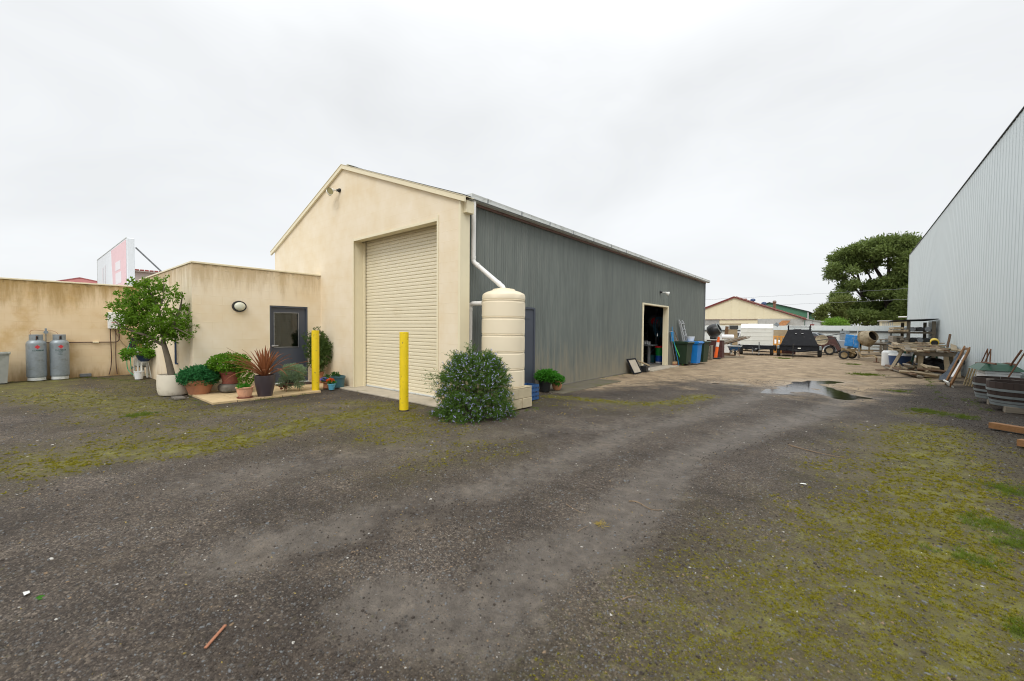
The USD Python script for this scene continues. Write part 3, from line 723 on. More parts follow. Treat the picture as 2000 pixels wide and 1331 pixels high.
# ------------------------------------------------------------------ the shed
shed = T('shed', 'large gabled shed, cream rendered front with roller door and grey-green corrugated side', 'shed', (-10.06, 5.4, 0))
A = shed.part
WX = -6.0
front = Polygon([(-14.4, -0.1), (-14.4, 3.93), (-10.06, 5.55), (-5.73, 3.93), (-5.73, -0.1)], [[(-9.58, -0.02), (-6.38, -0.02), (-6.38, 3.66), (-9.58, 3.66)]])
A('front_wall', prism(front, 5.40, 5.61, 'xz'), 'render_gable', smooth=False, w=True)
A('corner_trim', [cbx(-5.775, -5.722, 5.388, 5.402, 0.0, 3.93, .002), cbx(-5.732, -5.722, 5.40, 5.64, 0.0, 3.93, .002)], 'cream_trim', w=True)
A('door_jamb', [cbx(-9.60, -9.55, 5.385, 5.397, 0.0, 3.70, .002), cbx(-9.585, -9.575, 5.397, 5.70, 0.0, 3.66, .002), cbx(-9.575, -9.52, 5.66, 5.70, 0, 3.66, .002)], 'cream_trim', w=True)
A('door_jamb', [cbx(-6.40, -6.35, 5.385, 5.397, 0.0, 3.76, .002), cbx(-6.385, -6.375, 5.397, 5.70, 0.0, 3.66, .002)], 'cream_trim', w=True)
A('door_head', [cbx(-9.60, -6.40, 5.388, 5.398, 3.64, 3.70, .002), cbx(-9.57, -6.385, 5.40, 5.60, 3.652, 3.662, .002)], 'cream_trim', w=True)
A('threshold', cbx(-9.85, -5.80, 5.13, 5.72, -0.2, 0.012, .01), 'concrete', w=True)
# roller door: 46 convex slats between dark guides
rd = A('roller_door', [bx(-9.80, -9.70, 5.735, 5.80, 0.0, 3.72), bx(-6.42, -6.36, 5.70, 5.80, 0, 3.72), bx(-9.75, -6.38, 5.83, 5.84, 0, 3.75)], 'dark_flash', w=True)
N = 47
hs = 3.70 / N
for i in range(N):
    z0 = 0.015 + i * hs
    t = np.array([0, .05, .12, .25, .5, .75, .88, .95, 1.0])
    prof = [(5.724 + 0.013 * (abs(2 * a - 1) ** 9) , z0 + 0.0015 + a * (hs - 0.003)) for a in t]
    poly = Polygon(prof + [(5.76, z0 + hs - 0.002), (5.76, z0 + 0.002)])
    A('slat', prism(poly, -9.705, -6.40, 'yz'), 'slat_paint', smooth=40, parent=rd, w=True)
A('door_foot', cbx(-9.705, -6.40, 5.715, 5.77, 0.014, 0.05, .004), 'gutter_metal', parent=rd, w=True)
# side wall: corrugated sheets
cuts = [5.62 + 0.762 * k for k in range(24)] + [23.4]
OPEN = [(7.25, 8.15, 2.02), (14.94, 17.74, 2.53)]
edges = sorted(set([round(c, 4) for c in cuts if c <= 23.4] + [e for a, b, _ in OPEN for e in (a, b)]))
for a, b in zip(edges[:-1], edges[1:]):
    if b - a < 0.01:
        continue
    z0 = 0.0
    for oa, ob, oz in OPEN:
        if (a + b) / 2 > oa and (a + b) / 2 < ob:
            z0 = oz
    u = np.linspace(a, b, max(3, int((b - a) / 0.0762 * 8) + 1))
    m = sheet(u, WX - 0.011 + 0.0105 * np.sin(u / 0.0762 * 2 * PI) + (0.0015 if int(a * 10) % 2 else 0), z0, 4.05)
    v = np.array(m.vertices)
    m = trimesh.Trimesh(np.c_[v[:, 1], v[:, 0], v[:, 2]], m.faces[:, ::-1], process=False)
    A('wall_sheet', m, 'shed_sheet', smooth=50, w=True)
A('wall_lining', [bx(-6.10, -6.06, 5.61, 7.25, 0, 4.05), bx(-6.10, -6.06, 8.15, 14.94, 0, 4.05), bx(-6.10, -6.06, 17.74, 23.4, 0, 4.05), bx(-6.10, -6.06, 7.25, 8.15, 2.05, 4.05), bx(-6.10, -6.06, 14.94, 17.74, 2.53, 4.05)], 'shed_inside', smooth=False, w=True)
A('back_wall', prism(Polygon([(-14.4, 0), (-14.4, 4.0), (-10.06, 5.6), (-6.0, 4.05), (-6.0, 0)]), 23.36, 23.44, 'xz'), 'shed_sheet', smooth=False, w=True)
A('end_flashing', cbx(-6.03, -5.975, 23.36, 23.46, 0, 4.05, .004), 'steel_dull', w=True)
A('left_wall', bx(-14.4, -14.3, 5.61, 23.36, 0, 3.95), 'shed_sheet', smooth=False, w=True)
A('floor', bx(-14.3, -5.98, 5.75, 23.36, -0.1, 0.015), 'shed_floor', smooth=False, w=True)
sl = 0.3713
for s in (1, -1):
    xe, ze = -10.06 + s * 4.25, 5.675 - 4.25 * sl
    A('roof', prism(Polygon([(-10.06, 5.675), (-10.06, 5.63), (xe, ze - 0.045), (xe, ze)] if s > 0 else [(-10.06, 5.675), (xe - 0.15, ze), (xe - 0.15, ze - 0.045), (-10.06, 5.63)]), 5.58, 23.52, 'xz'), 'dark_flash', smooth=False, w=True)
A('ridge_cap', prism(Polygon([(-10.22, 5.64), (-10.06, 5.70), (-9.90, 5.64), (-9.90, 5.63), (-10.06, 5.69), (-10.22, 5.63)]), 5.5, 23.52, 'xz'), 'gutter_metal', smooth=False, w=True)
cs = math.hypot(1, sl)
for s, xe in ((1, -5.585), (-1, -14.62)):
    L = abs(xe + 10.06)
    ztop = lambda x: 5.635 - abs(x + 10.06) * 0.3733
    q = Polygon([(-10.06, ztop(-10.06)), (xe, ztop(xe)), (xe, ztop(xe) - 0.10), (-10.06, ztop(-10.06) - 0.10)])
    A('barge_board', prism(q, 5.345, 5.395, 'xz'), 'cream_trim', smooth=False, w=True)
    q = Polygon([(-10.06, ztop(-10.06) + .012), (xe, ztop(xe) + .012), (xe, ztop(xe) + 0.002), (-10.06, ztop(-10.06) + 0.002)])
    A('barge_cap', prism(q, 5.335, 5.62, 'xz'), 'cream_trim', smooth=False, w=True)
A('eave_bracket', cbx(-5.72, -5.63, 5.46, 5.66, 3.70, 3.93, .004), 'cream_trim', w=True)
gp = Polygon([(-5.945, 4.165), (-5.955, 4.165), (-5.955, 4.07), (-5.94, 4.05), (-5.83, 4.05), (-5.805, 4.075), (-5.805, 4.17), (-5.795, 4.17), (-5.795, 4.165), (-5.812, 4.165), (-5.815, 4.08), (-5.835, 4.06), (-5.935, 4.06), (-5.945, 4.075)])
gt = A('gutter', [prism(gp, 5.78, 23.62, 'xz'), cbx(-5.955, -5.80, 5.765, 5.79, 4.05, 4.17, .004)], 'gutter_metal', smooth=False, w=True)
for k in range(16):
    A('bracket', cbx(-5.806, -5.797, 6.22 + k * 1.13, 6.245 + k * 1.13, 4.055, 4.172, .002), 'steel_dull', parent=gt, w=True)
A('fascia', cbx(-5.985, -5.955, 5.64, 23.42, 4.005, 4.16, .004), 'fascia_brown', w=True)
bend = spline([(-5.87, 5.89, 2.92), (-5.865, 5.89, 2.86), (-5.83, 5.892, 2.81), (-5.78, 5.90, 2.775)], 8)
dpp = np.vstack([[(-5.87, 5.89, 4.08)], bend, [(-5.26, 6.01, 2.36), (-5.21, 6.03, 2.32), (-5.18, 6.04, 2.25)]])
dp = A('downpipe', tube(dpp, 0.047, 16), 'white_pipe', w=True)
A('collar', [cyl((-5.87, 5.89, 2.90), (-5.87, 5.89, 2.96), .052), cyl((-5.79, 5.897, 2.785), (-5.74, 5.907, 2.745), .052), cyl((-5.30, 6.0, 2.395), (-5.26, 6.01, 2.36), .052)], 'white_pipe', parent=dp, w=True)
# doors in the side
sd = A('side_door', cbx(-6.03, -5.995, 7.30, 8.11, 0.02, 1.98, .003), 'door_slate', w=True, label='slate grey side door')
A('door_frame', [cbx(-6.04, -5.975, 7.25, 7.30, 0, 2.02, .003), cbx(-6.04, -5.975, 8.11, 8.16, 0, 2.02, .003), cbx(-6.04, -5.975, 7.30, 8.11, 1.98, 2.03, .003)], 'door_slate', parent=sd, w=True)
A('ledge', cbx(-5.996, -5.988, 7.4, 7.95, 1.745, 1.755, .001), 'dark_flash', parent=sd, w=True)
do = A('doorway_frame', [cbx(-6.16, -5.965, 14.94, 15.02, 0.015, 2.53, .004), cbx(-6.18, -5.965, 17.64, 17.74, 0.015, 2.53, .004), cbx(-6.16, -5.965, 15.02, 17.66, 2.47, 2.53, .004)], 'cream_trim', w=True)
A('door_sill', cbx(-6.1, -5.55, 14.9, 17.9, -0.1, 0.02, .008), 'concrete', w=True)

single('concrete_path', cbx(-5.96, -5.18, 8.2, 11.4, -0.12, -0.003, .01), 'old_concrete', 'low dark worn concrete strip along the foot of the corrugated shed wall', 'path', kind='structure')

# ------------------------------------------------------------------ the annex and the long low wall
ann = T('annex', 'low flat-roofed cream rendered building with slate glazed door and stained walls', 'building', (-13, 2.53, 0))
B = ann.part
AX, AY, LX = -11.31, 2.53, -17.25
B('door_wall', prism(Polygon([(AY, -0.1), (AY, 2.91), (5.40, 2.91), (5.40, -0.1)], [[(4.11, 0.03), (5.05, 0.03), (5.05, 2.045), (4.11, 2.045)]]), AX - 0.2, AX, 'yz'), 'render_annex', smooth=False, w=True)
B('return_wall', bx(LX, AX - 0.2, AY, AY + 0.2, -0.1, 2.91), 'render_annex', smooth=False, w=True)
B('long_wall', bx(LX - 0.2, LX, -5.0, AY + 0.2, -0.1, 2.70), 'render_left', smooth=False, w=True)
B('coping', [cbx(AX - 0.22, AX + 0.02, AY - 0.02, 5.398, 2.912, 2.952, .004), cbx(LX, AX - 0.221, AY - 0.02, AY + 0.22, 2.912, 2.952, .004)], 'cream_trim', w=True)
B('coping', cbx(LX - 0.22, LX + 0.02, -5.0, AY - 0.021, 2.702, 2.742, .004), 'cream_trim', w=True)
B('roof', [bx(LX, AX - 0.2, AY + 0.2, 5.40, 2.70, 2.78), bx(-24, LX - 0.2, -5, 5.4, 2.5, 2.58)], 'far_grey', smooth=False, w=True)
B('inner_wall', [bx(-14, -13.9, AY + 0.2, 5.4, 0, 2.7), bx(-13.9, AX - 0.2, AY + 0.2, 5.39, 0.0, 0.02), bx(-13.9, AX - 0.2, 5.36, 5.39, 0.02, 2.7)], 'shed_inside', smooth=False, w=True)
dr = B('entry_door', prism(Polygon([(4.15, 0.09), (5.01, 0.09), (5.01, 2.0), (4.15, 2.0)], [[(4.23, 0.98), (4.82, 0.98), (4.82, 1.87), (4.23, 1.87)]]), AX - 0.085, AX - 0.045, 'yz'), 'door_slate', smooth=False, w=True)
B('door_frame', [cbx(AX - 0.12, AX - 0.004, 4.112, 4.15, 0.05, 2.043, .003), cbx(AX - 0.12, AX - 0.004, 5.01, 5.048, 0.05, 2.043, .003), cbx(AX - 0.12, AX - 0.004, 4.15, 5.01, 2.0, 2.043, .003)], 'door_slate', parent=dr, w=True)
B('pane', bx(AX - 0.068, AX - 0.062, 4.232, 4.818, 0.982, 1.868), 'pane', smooth=False, parent=dr, w=True)
B('glazing_bead', [cbx(AX - 0.045, AX - 0.035, 4.215, 4.235, 0.965, 1.885, .002), cbx(AX - 0.045, AX - 0.035, 4.815, 4.835, 0.965, 1.885, .002), cbx(AX - 0.045, AX - 0.035, 4.236, 4.814, 1.865, 1.885, .002), cbx(AX - 0.045, AX - 0.035, 4.236, 4.814, 0.965, 0.985, .002)], 'steel_dull', parent=dr, w=True)
B('handle', [cyl((AX - 0.045, 4.185, 1.02), (AX - 0.01, 4.185, 1.02), 0.024, 14), tube([(AX - 0.005, 4.185, 1.02), (AX + 0.01, 4.19, 1.022), (AX + 0.012, 4.23, 1.018), (AX + 0.008, 4.30, 1.02)], 0.010, 10)], 'aluminium', parent=dr, w=True)
B('door_sill', cbx(AX - 0.15, AX + 0.05, 4.09, 5.07, -0.02, 0.055, .006), 'gutter_metal', w=True)
B('drain_pipe', [tube([(-12.64, AY - 0.04, 1.55), (-12.64, AY - 0.04, 0.6)], 0.022, 10), cbx(-12.69, -12.59, AY - 0.05, AY - 0.002, 0.57, 0.60)], 'blue_dark', w=True)
B('foot_vent', [cbx(LX + 0.001, LX + 0.05, 1.19, 1.43, 0.0, 0.09, .006)], 'steel_dull', w=True)

lam = T('wall_lamp', 'round bulkhead lamp with black rim on cream wall left of the door', 'lamp', (AX, 3.44, 1.985))
th = np.linspace(0, 2 * PI, 41)[:-1]
def oval(a, b, x0, x1, a1=None, b1=None):
    m = lathe([(0.0, 0), (1, 0), (1, 1), (0.0, 1)], 40)
    v = np.array(m.vertices); top = v[:, 2] > 0.5
    ra = np.where(top, a1 or a, a); rb = np.where(top, b1 or b, b)
    return trimesh.Trimesh(np.c_[x0 + v[:, 2] * (x1 - x0), v[:, 0] * ra, v[:, 1] * rb], m.faces, process=False)
lam.part('rim', oval(.155, .135, 0.0, 0.045, .145, .125), 'black_plastic')
lz = lathe([(0, 0), (.115, 0), (.112, .02), (.09, .045), (.05, .058), (0.0, .062)], 36)
v = np.array(lz.vertices)
lam.part('lens', trimesh.Trimesh(np.c_[0.046 + v[:, 2], v[:, 0], v[:, 1] * .87], lz.faces, process=False), 'cream_lens')

def flood(loc, rz, heads, label, grp=None):
    t = T('floodlight', label, 'floodlight', loc, rz)
    t.part('mount', [lathe([(0, 0), (.055, 0), (.05, .03), (0, .035)], 20, (0, 0, 0)).apply_transform(trimesh.transformations.rotation_matrix(PI / 2, [1, 0, 0])), cyl((0, -.02, 0), (0, -.09, -.02), .03)], 'black_plastic')
    for (x, y, z, d) in heads:
        h = lathe([(0.028, 0), (.04, .015), (.045, .06), (.085, .13), (.09, .15)], 24)
        f = lathe([(0, .138), (.084, .139), (.084, .142), (0, .143)], 24)
        d = np.array(d, float); d /= np.linalg.norm(d)
        R = trimesh.geometry.align_vectors([0, 0, 1], d)
        R[:3, 3] = (x, y, z)
        h.apply_transform(R); f.apply_transform(R)
        hp = t.part('lamp_head', [h, tube([(0, -.08, -.015), (x * .6, y * .7 - .03, z * .6), (x, y, z)], .014, 8)], 'lamp_white')
        t.part('lens', f, 'lamp_face', parent=hp)
    return t
flood((-10.23, 5.395, 5.03), 0, [(-0.10, -0.12, -0.01, (-0.75, -0.55, -0.45)), (-0.02, -0.16, -0.02, (0.35, -0.8, -0.5))], 'twin floodlight high on the cream gable', None)
flood((-5.985, 16.74, 3.06), 90, [(0.13, -0.15, -0.015, (0.55, -0.65, -0.35))], 'single floodlight above the open shed doorway')

# ------------------------------------------------------------------ paved landing by the door
pav = T('paved_landing', 'buff square pavers laid before the slate door', 'pavement', (-10.4, 3.9, 0), kind='structure')
pav.part('mortar_bed', [bx(-11.30, -9.49, 2.43, 4.52, -0.05, 0.012), bx(-11.30, -9.96, 4.52, 5.38, -0.05, 0.012)], 'soil', smooth=False, w=True)
r_ = random.Random(5)
for i in range(4):
    for j in range(7):
        x0, y0 = -11.30 + i * 0.455, 2.42 + j * 0.424
        if i == 3 and j >= 5:
            continue
        dz = r_.uniform(-.002, .003)
        p = cbx(x0 + .004, x0 + .449, y0 + .004, y0 + .418, -0.02, 0.025 + dz, .004)
        p = turn(p, r_.uniform(-.6, .6), (0, 0, 1), (x0 + .2, y0 + .2, 0))
        pav.part('paver', p, 'paver', w=True)
single('door_mat', cbx(-11.2, -10.75, 4.15, 5.0, 0.029, 0.045, .006), 'mat_brown', 'dark brown doormat in front of the slate door', 'doormat')

# ------------------------------------------------------------------ the white shed on the right
ws = T('white_shed', 'tall white ribbed metal building along the right side of the yard', 'building', (3.1, 25, 0))
RX = 3.1
y = 6.0
k = 0
while y < 39.55:
    y1 = min(y + 0.84, 39.6)
    u, pr = [], []
    a = y
    while a < y1 - 1e-6:
        for du, d in ((0, 0), (.205, 0), (.222, 1), (.262, 1), (.28, 0)):
            if a + du <= y1 + 1e-6:
                u.append(a + du); pr.append(d)
        for du in ():
            pass
        a += 0.28
    u, pr = np.array(u), np.array(pr, float)
    o = np.argsort(u, kind='stable'); u, pr = u[o], pr[o]
    m = sheet(u, pr * 0.008 + (k % 2) * 0.001, 0.0, 6.88, .003)
    v = np.array(m.vertices)
    ws.part('wall_sheet', trimesh.Trimesh(np.c_[RX - v[:, 1], v[:, 0], v[:, 2]], m.faces, process=False), 'wall_white', smooth=25, w=True)
    y = y1; k += 1
ws.part('corner_flashing', [cbx(RX - .035, RX + .04, 39.58, 39.68, 0, 6.9, .004)], 'wall_white', w=True)
ws.part('back_wall', [bx(RX + .04, 16, 39.55, 39.62, 0, 6.9), bx(RX + .02, RX + .05, 6, 39.55, 0, 6.85)], 'wall_white', smooth=False, w=True)
ws.part('roof', prism(Polygon([(RX - .035, 6.895), (RX - .035, 6.915), (10, 8.6), (17, 6.935), (17, 6.90), (10, 8.56)]), 5.9, 39.75, 'xz'), 'dark_flash', smooth=False, w=True)
ws.part('front_wall', bx(RX + .04, 16, 6.0, 6.06, 0, 6.9), 'wall_white', smooth=False, w=True)

# ------------------------------------------------------------------ back fence
fe = T('back_fence', 'white ribbed metal fence with dark rails across the far end', 'fence', (-4, 42, 0))
x = -14.0
k = 0
while x < 4.0:
    w_ = 0.57
    u = np.array([0, .02, .035, .05, .27, .285, .30, .315, .535, .55, .57]) + x
    pr = np.array([0, 0, .02, 0, 0, 0, .02, 0, 0, 0, 0.0])
    zt = 2.0 + r_.uniform(-.015, .015)
    m = sheet(u, pr + (k % 2) * .002, 0.0, zt, .002)
    v = np.array(m.vertices)
    fe.part('fence_sheet', trimesh.Trimesh(np.c_[v[:, 0], 42 - v[:, 1], v[:, 2]], m.faces, process=False), 'fence_sheet', smooth=20, w=True)
    x += w_; k += 1
fe.part('rail', cbx(-14, 4, 41.90, 41.965, 1.46, 1.60, .005), 'fence_rail', w=True)
for px in (-12.6, -9.5, -6.5, -3.6, -0.45, 2.4):
    fe.part('post', cbx(px - .05, px + .05, 41.80, 41.895, 0, 1.75, .005), 'fence_rail', w=True)

# ------------------------------------------------------------------ buildings beyond
fb = T('gabled_building', 'cream gabled building with dark red roof edge behind the fence', 'building', (-9.7, 50, 0))
C = fb.part
C('gable_wall', prism(Polygon([(-16.2, 2.82), (-9.77, 5.14), (-3.5, 2.66), (-3.5, 2.82)][:3] + [(-3.5, 2.655)]), 50.0, 50.2, 'xz') if False else prism(Polygon([(-16.2, 2.80), (-9.77, 5.12), (-3.9, 2.80)]), 50.0, 50.2, 'xz'), 'far_cream', smooth=False, w=True)
for q in np.arange(-15.4, -4.6, 0.76):
    zt = 5.12 - abs(q + 9.77) * 0.372 - 0.06
    if zt > 2.95:
        C('cover_strip', cbx(q, q + .025, 49.985, 49.999, 2.82, zt, .003), 'far_cream', w=True)
C('eaves_rail', cbx(-16.2, -7.54, 49.93, 49.999, 2.76, 2.80, .003), 'fascia_brown', w=True)
blk = C('block_wall', bx(-16.2, -11.25, 50.05, 50.2, 0, 2.76), 'far_block', smooth=False, w=True)
for iz in range(4):
    for ix in range(4):
        x0 = -12.9 + ix * 0.41 + (iz % 2) * 0.2 - .2
        C('block', cbx(x0 + .006, min(x0 + .4, -11.27), 50.02, 50.049, 2.0 + iz * .19 + .006, 2.0 + iz * .19 + .184, .004), 'far_block', parent=blk, w=True)
C('door_panel', [cbx(-11.24, -7.54, 50.04, 50.1, 2.30, 2.755, .004)], 'far_cream', w=True)
C('door_panel', [cbx(-11.20, -8.3, 50.03, 50.035 + .06, 0.0, 2.26, .004)], 'far_cream', w=True)
C('door_head', cbx(-11.2, -8.4, 49.95, 50.03, 2.26, 2.30, .003), 'fascia_brown', w=True)
C('stained_wall', bx(-7.53, -3.52, 50.0, 50.2, 0, 2.79), 'far_grey', smooth=False, w=True)
for s, xe in ((-1, -16.6), (1, -3.35)):
    zt = lambda x: 5.24 - abs(x + 9.77) * 0.385
    m0 = prism(Polygon([(-9.77, zt(-9.77)), (xe, zt(xe)), (xe, zt(xe) - 0.13), (-9.77, zt(-9.77) - 0.13)]), 49.86, 49.96, 'xz')
    C('barge_board', m0, 'roof_red', smooth=False, w=True)
    m1 = prism(Polygon([(-9.77, zt(-9.77) + .06), (xe, zt(xe) + .06), (xe, zt(xe)), (-9.77, zt(-9.77))]), 49.80, 64, 'xz')
    rf = C('roof', m1, 'roof_red' if s < 0 else 'roof_pale', smooth=False, w=True)
    if s > 0:
        for j in range(17):
            xx = -9.6 + j * 0.37
            C('roof_tile', beam((xx, 49.80, zt(xx) + .075), (xx + .34, 49.80, zt(xx + .34) + .065), .10, .05), 'tile_red', parent=rf, w=True)
for (vx, vz) in ((-8.19, 4.72), (-7.15, 4.32)):
    vt = C('roof_vent', lathe([(0.12, -.35), (.12, 0.02), (.22, .06), (.26, .16), (.22, .27), (.10, .33), (0, .34)], 16, (vx, 51.0, vz - .02)), 'blue_dark', w=True)
C('roof_cowl', [cbx(-9.2, -8.75, 50.6, 51.1, 4.98, 5.04)], 'roof_red', w=True)
C('flue', [cyl((-6.19, 51, 3.6), (-6.19, 51, 4.5), .12), cyl((-6.19, 51, 4.5), (-6.19, 51, 4.62), .17), cyl((-6.19, 51, 4.66), (-6.19, 51, 4.74), .19, 16, .10)], 'rusty_steel', w=True)
C('lean_to', prism(Polygon([(-3.5, 0), (-3.5, 2.78), (-2.25, 2.50), (-2.25, 0)]), 50.3, 52, 'xz'), 'far_sheet', smooth=False, w=True)
C('lean_to_roof', prism(Polygon([(-3.6, 2.84), (-2.15, 2.52), (-2.15, 2.47), (-3.6, 2.79)]), 50.2, 52.1, 'xz'), 'far_grey', smooth=False, w=True)
C('lean_to_window', cbx(-3.05, -2.72, 50.26, 50.31, 1.95, 2.25), 'roof_red', w=True)
C('lean_to_joint', [cbx(-2.86, -2.84, 50.27, 50.29, 0, 2.62), cbx(-3.5, -3.46, 50.24, 50.29, 0, 2.76)], 'steel_dull', w=True)
C('awning', trimesh.convex.convex_hull([(-5.75, 48.9, 2.10), (-5.35, 49.9, 2.62), (-4.95, 48.9, 2.10), (-4.65, 49.9, 2.62), (-5.75, 48.9, 2.08), (-5.35, 49.9, 2.60), (-4.95, 48.9, 2.08), (-4.65, 49.9, 2.60)]), 'rust_sheet', smooth=False, w=True)

gs = T('green_building', 'dark green metal building showing behind the cream gabled one', 'building', (-7, 70, 0))
gs.part('wall', prism(Polygon([(-10.2, 0), (-10.2, 5.3), (-9.11, 5.68), (-4.55, 4.30), (-4.55, 0)]), 70, 70.3, 'xz'), 'green_sheet', smooth=False, w=True)
gs.part('side_wall', prism(Polygon([(70.0, 0), (70.0, 4.3), (80, 4.3), (80, 0)]), -4.55, -4.45, 'yz'), 'green_sheet', smooth=False, w=True)
gs.part('roof', prism(Polygon([(-10.4, 5.30), (-9.11, 5.75), (-4.45, 4.34), (-3.75, 3.98), (-3.75, 3.92), (-4.5, 4.26), (-9.11, 5.67), (-10.4, 5.22)]), 69.8, 84, 'xz'), 'dark_flash', smooth=False, w=True)
gs.part('corner_post', cbx(-4.6, -4.42, 69.9, 70.0, 0, 4.3), 'far_sheet', w=True)
gs.part('lower_wall', bx(-4.4, -3.85, 70.2, 70.4, 0, 3.95), 'green_sheet', smooth=False, w=True)

rh = T('small_house', 'small pale hut with dark flat roof beside the dense green tree', 'house', (3.2, 55, 0))
rh.part('wall', bx(2.35, 6.0, 55, 57, 0, 2.60), 'far_cream', smooth=False, w=True)
rh.part('slat_panel', [bx(2.5 + .14 * i, 2.58 + .14 * i, 54.96, 54.995, 1.6, 2.5) for i in range(6)], 'far_grey', w=True)
rh.part('roof', bx(2.2, 6.2, 54.8, 57.2, 2.60, 2.70), 'far_grey', smooth=False, w=True)
rh.part('verandah', [bx(3.6, 5.6, 53.5, 54.6, 2.95, 3.05), bx(4.15, 4.3, 53.6, 53.75, 0, 2.95), bx(4.6, 4.75, 53.6, 53.75, 0, 2.95)], 'white_paint', smooth=False, w=True)
wr = T('white_roofed_shelter', 'low white roofed shelter beside the lime green bush beyond the fence', 'shelter', (-1.9, 58, 0))
wr.part('roof', prism(Polygon([(-2.7, 2.75), (-1.5, 2.45), (-1.5, 2.35), (-2.7, 2.62)]), 57, 60, 'xz'), 'white_paint', smooth=False, w=True)
wr.part('wall', bx(-2.6, -1.6, 57.3, 59.8, 0, 2.38), 'fascia_brown', smooth=False, w=True)

hr = T('red_roofed_house', 'distant hipped red tiled roof just above the long stained wall', 'house', (-40, 2.9, 0))
hr.part('roof', trimesh.convex.convex_hull([(-38, 1.3, 4.05), (-38, 4.2, 4.2), (-46, 1.0, 4.0), (-46, 4.6, 4.2), (-40.5, 2.9, 4.70), (-43, 2.9, 4.70)]), 'tile_red', smooth=False, w=True)
hr.part('ridge_tile', [tube([(-38, 1.3, 4.06), (-40.5, 2.9, 4.71)], .06, 6), tube([(-38, 4.2, 4.21), (-40.5, 2.9, 4.71)], .06, 6)], 'roof_red', w=True)
hr.part('wall', bx(-45.6, -38.4, 1.4, 4.0, 0, 4.05), 'far_cream', smooth=False, w=True)

tr_ = T('tiled_roof_house', 'pale house with scalloped tile ridge behind the tall sign', 'house', (-30, 5, 0))
tr_.part('wall', bx(-34, -30, 3.6, 9, 0, 4.44), 'roof_pale', smooth=False, w=True)
rr = tr_.part('roof', bx(-34.2, -29.8, 3.5, 9.2, 4.44, 4.50), 'roof_pale', smooth=False, w=True)
for i in range(20):
    tr_.part('ridge_tile', tube([(-29.82, 3.6 + i * .2, 4.52), (-29.82, 3.76 + i * .2, 4.52)], .045, 8), 'tile_red', parent=rr, w=True)

# ------------------------------------------------------------------ the sign behind the wall
sg = T('billboard', 'tall white box sign with pale pink printed face and steel stay', 'sign', (-20, 2.7, 0))
SX0, SX1, SY0, SY1, SZ = -28.0, -20.0, 2.60, 2.815, 4.645
sg.part('box', cbx(SX0, SX1, SY0, SY1, 1.2, SZ, .02), 'sign_white', w=True)
fy = SY0 - 0.004
def flat(poly, y0=fy, d=.003):
    return prism(Polygon(poly), y0 - d, y0, 'xz')
sg.part('pink_print', flat([(-22.9, 1.3), (-20.06, 1.3), (-20.06, 4.58), (-23.6, 4.58), (-23.3, 3.4)]), 'sign_pink', smooth=False, w=True)
sg.part('pink_print', [flat([(-26.4, 1.3), (-25.9, 1.3), (-26.0, 4.1), (-26.3, 4.1)]), flat([(-25.6, 1.3), (-25.2, 1.3), (-25.3, 4.15), (-25.5, 4.15)])], 'sign_pale', smooth=False, w=True)
sg.part('print_panel', [flat([(-22.5, 3.65), (-21.3, 3.65), (-21.3, 3.98), (-22.5, 3.98)], fy - .004), flat([(-22.5, 3.12), (-21.15, 3.12), (-21.15, 3.55), (-22.5, 3.55)], fy - .004), flat([(-22.3, 2.55), (-21.7, 2.55), (-21.7, 3.03), (-22.3, 3.03)], fy - .004)], 'sign_pale', smooth=False, w=True)
sg.part('edge_trim', [beam((SX0, SY0, SZ), (SX1, SY0, SZ), .03, .03), beam((SX0, SY0, 1.2), (SX0, SY0, SZ), .03, .03)], 'gutter_metal', w=True)
sg.part('post', [cyl((-21.5, 2.72, 0), (-21.5, 2.72, 1.3), .1), cyl((-26.5, 2.72, 0), (-26.5, 2.72, 1.3), .1)], 'steel_dull', w=True)
sg.part('stay', tube([(-20.0, 2.84, 4.33), (-20.0, 3.62, 3.47), (-20.0, 4.4, 2.6)], .028, 8), 'steel_dull', w=True)

def wire(name, a, b, sag, label):
    a, b = np.array(a, float), np.array(b, float)
    t = np.linspace(0, 1, 24)[:, None]
    p = a + (b - a) * t; p[:, 2] -= sag * 4 * (t * (1 - t))[:, 0]
    single(name, tube(p, .013, 5), 'wire_grey', label, 'cable')
wire('overhead_wire', (-60, 60, 5.6), (12, 60, 6.35), 0.35, 'upper thin overhead wire crossing the sky behind the gabled building')
wire('overhead_wire', (-60, 60, 4.6), (12, 60, 5.2), 0.35, 'lower thin overhead wire running into the yellowish tree')
# ------------------------------------------------------------------ plants and pots
U3, F3, Z3 = np.array([0.772, 0.635, 0.0]), np.array([-0.635, 0.772, 0.0]), np.array([0, 0, 1.0])


def unit(v):
    return v / np.maximum(np.linalg.norm(v, axis=-1, keepdims=True), 1e-9)


def leaves(P, D, L, W, g, fold=0.25):
    """Leaf blades: each two folded halves (4 triangles), from P along D."""
    n = len(P)
    D = unit(D)
    A_ = unit(np.cross(D, unit(g.normal(size=(n, 3)))))
    N_ = np.cross(D, A_)
    L = np.broadcast_to(L, (n,))[:, None] * g.uniform(.7, 1.2, (n, 1)); W = np.broadcast_to(W, (n,))[:, None] * g.uniform(.75, 1.2, (n, 1))
    mid = P + D * L * 0.5 - N_ * W * fold
    tip = P + D * L - N_ * W * fold * g.uniform(0, 2.0, (n, 1))
    v = np.stack([P, P + D * L * .45 + A_ * W * .5, tip, P + D * L * .45 - A_ * W * .5, mid], 1).reshape(-1, 3)
    b = np.arange(n)[:, None] * 5
    f = np.concatenate([b + [0, 1, 4], b + [4, 1, 2], b + [0, 4, 3], b + [4, 2, 3]], 1).reshape(-1, 3)
    return trimesh.Trimesh(v, f, process=False)


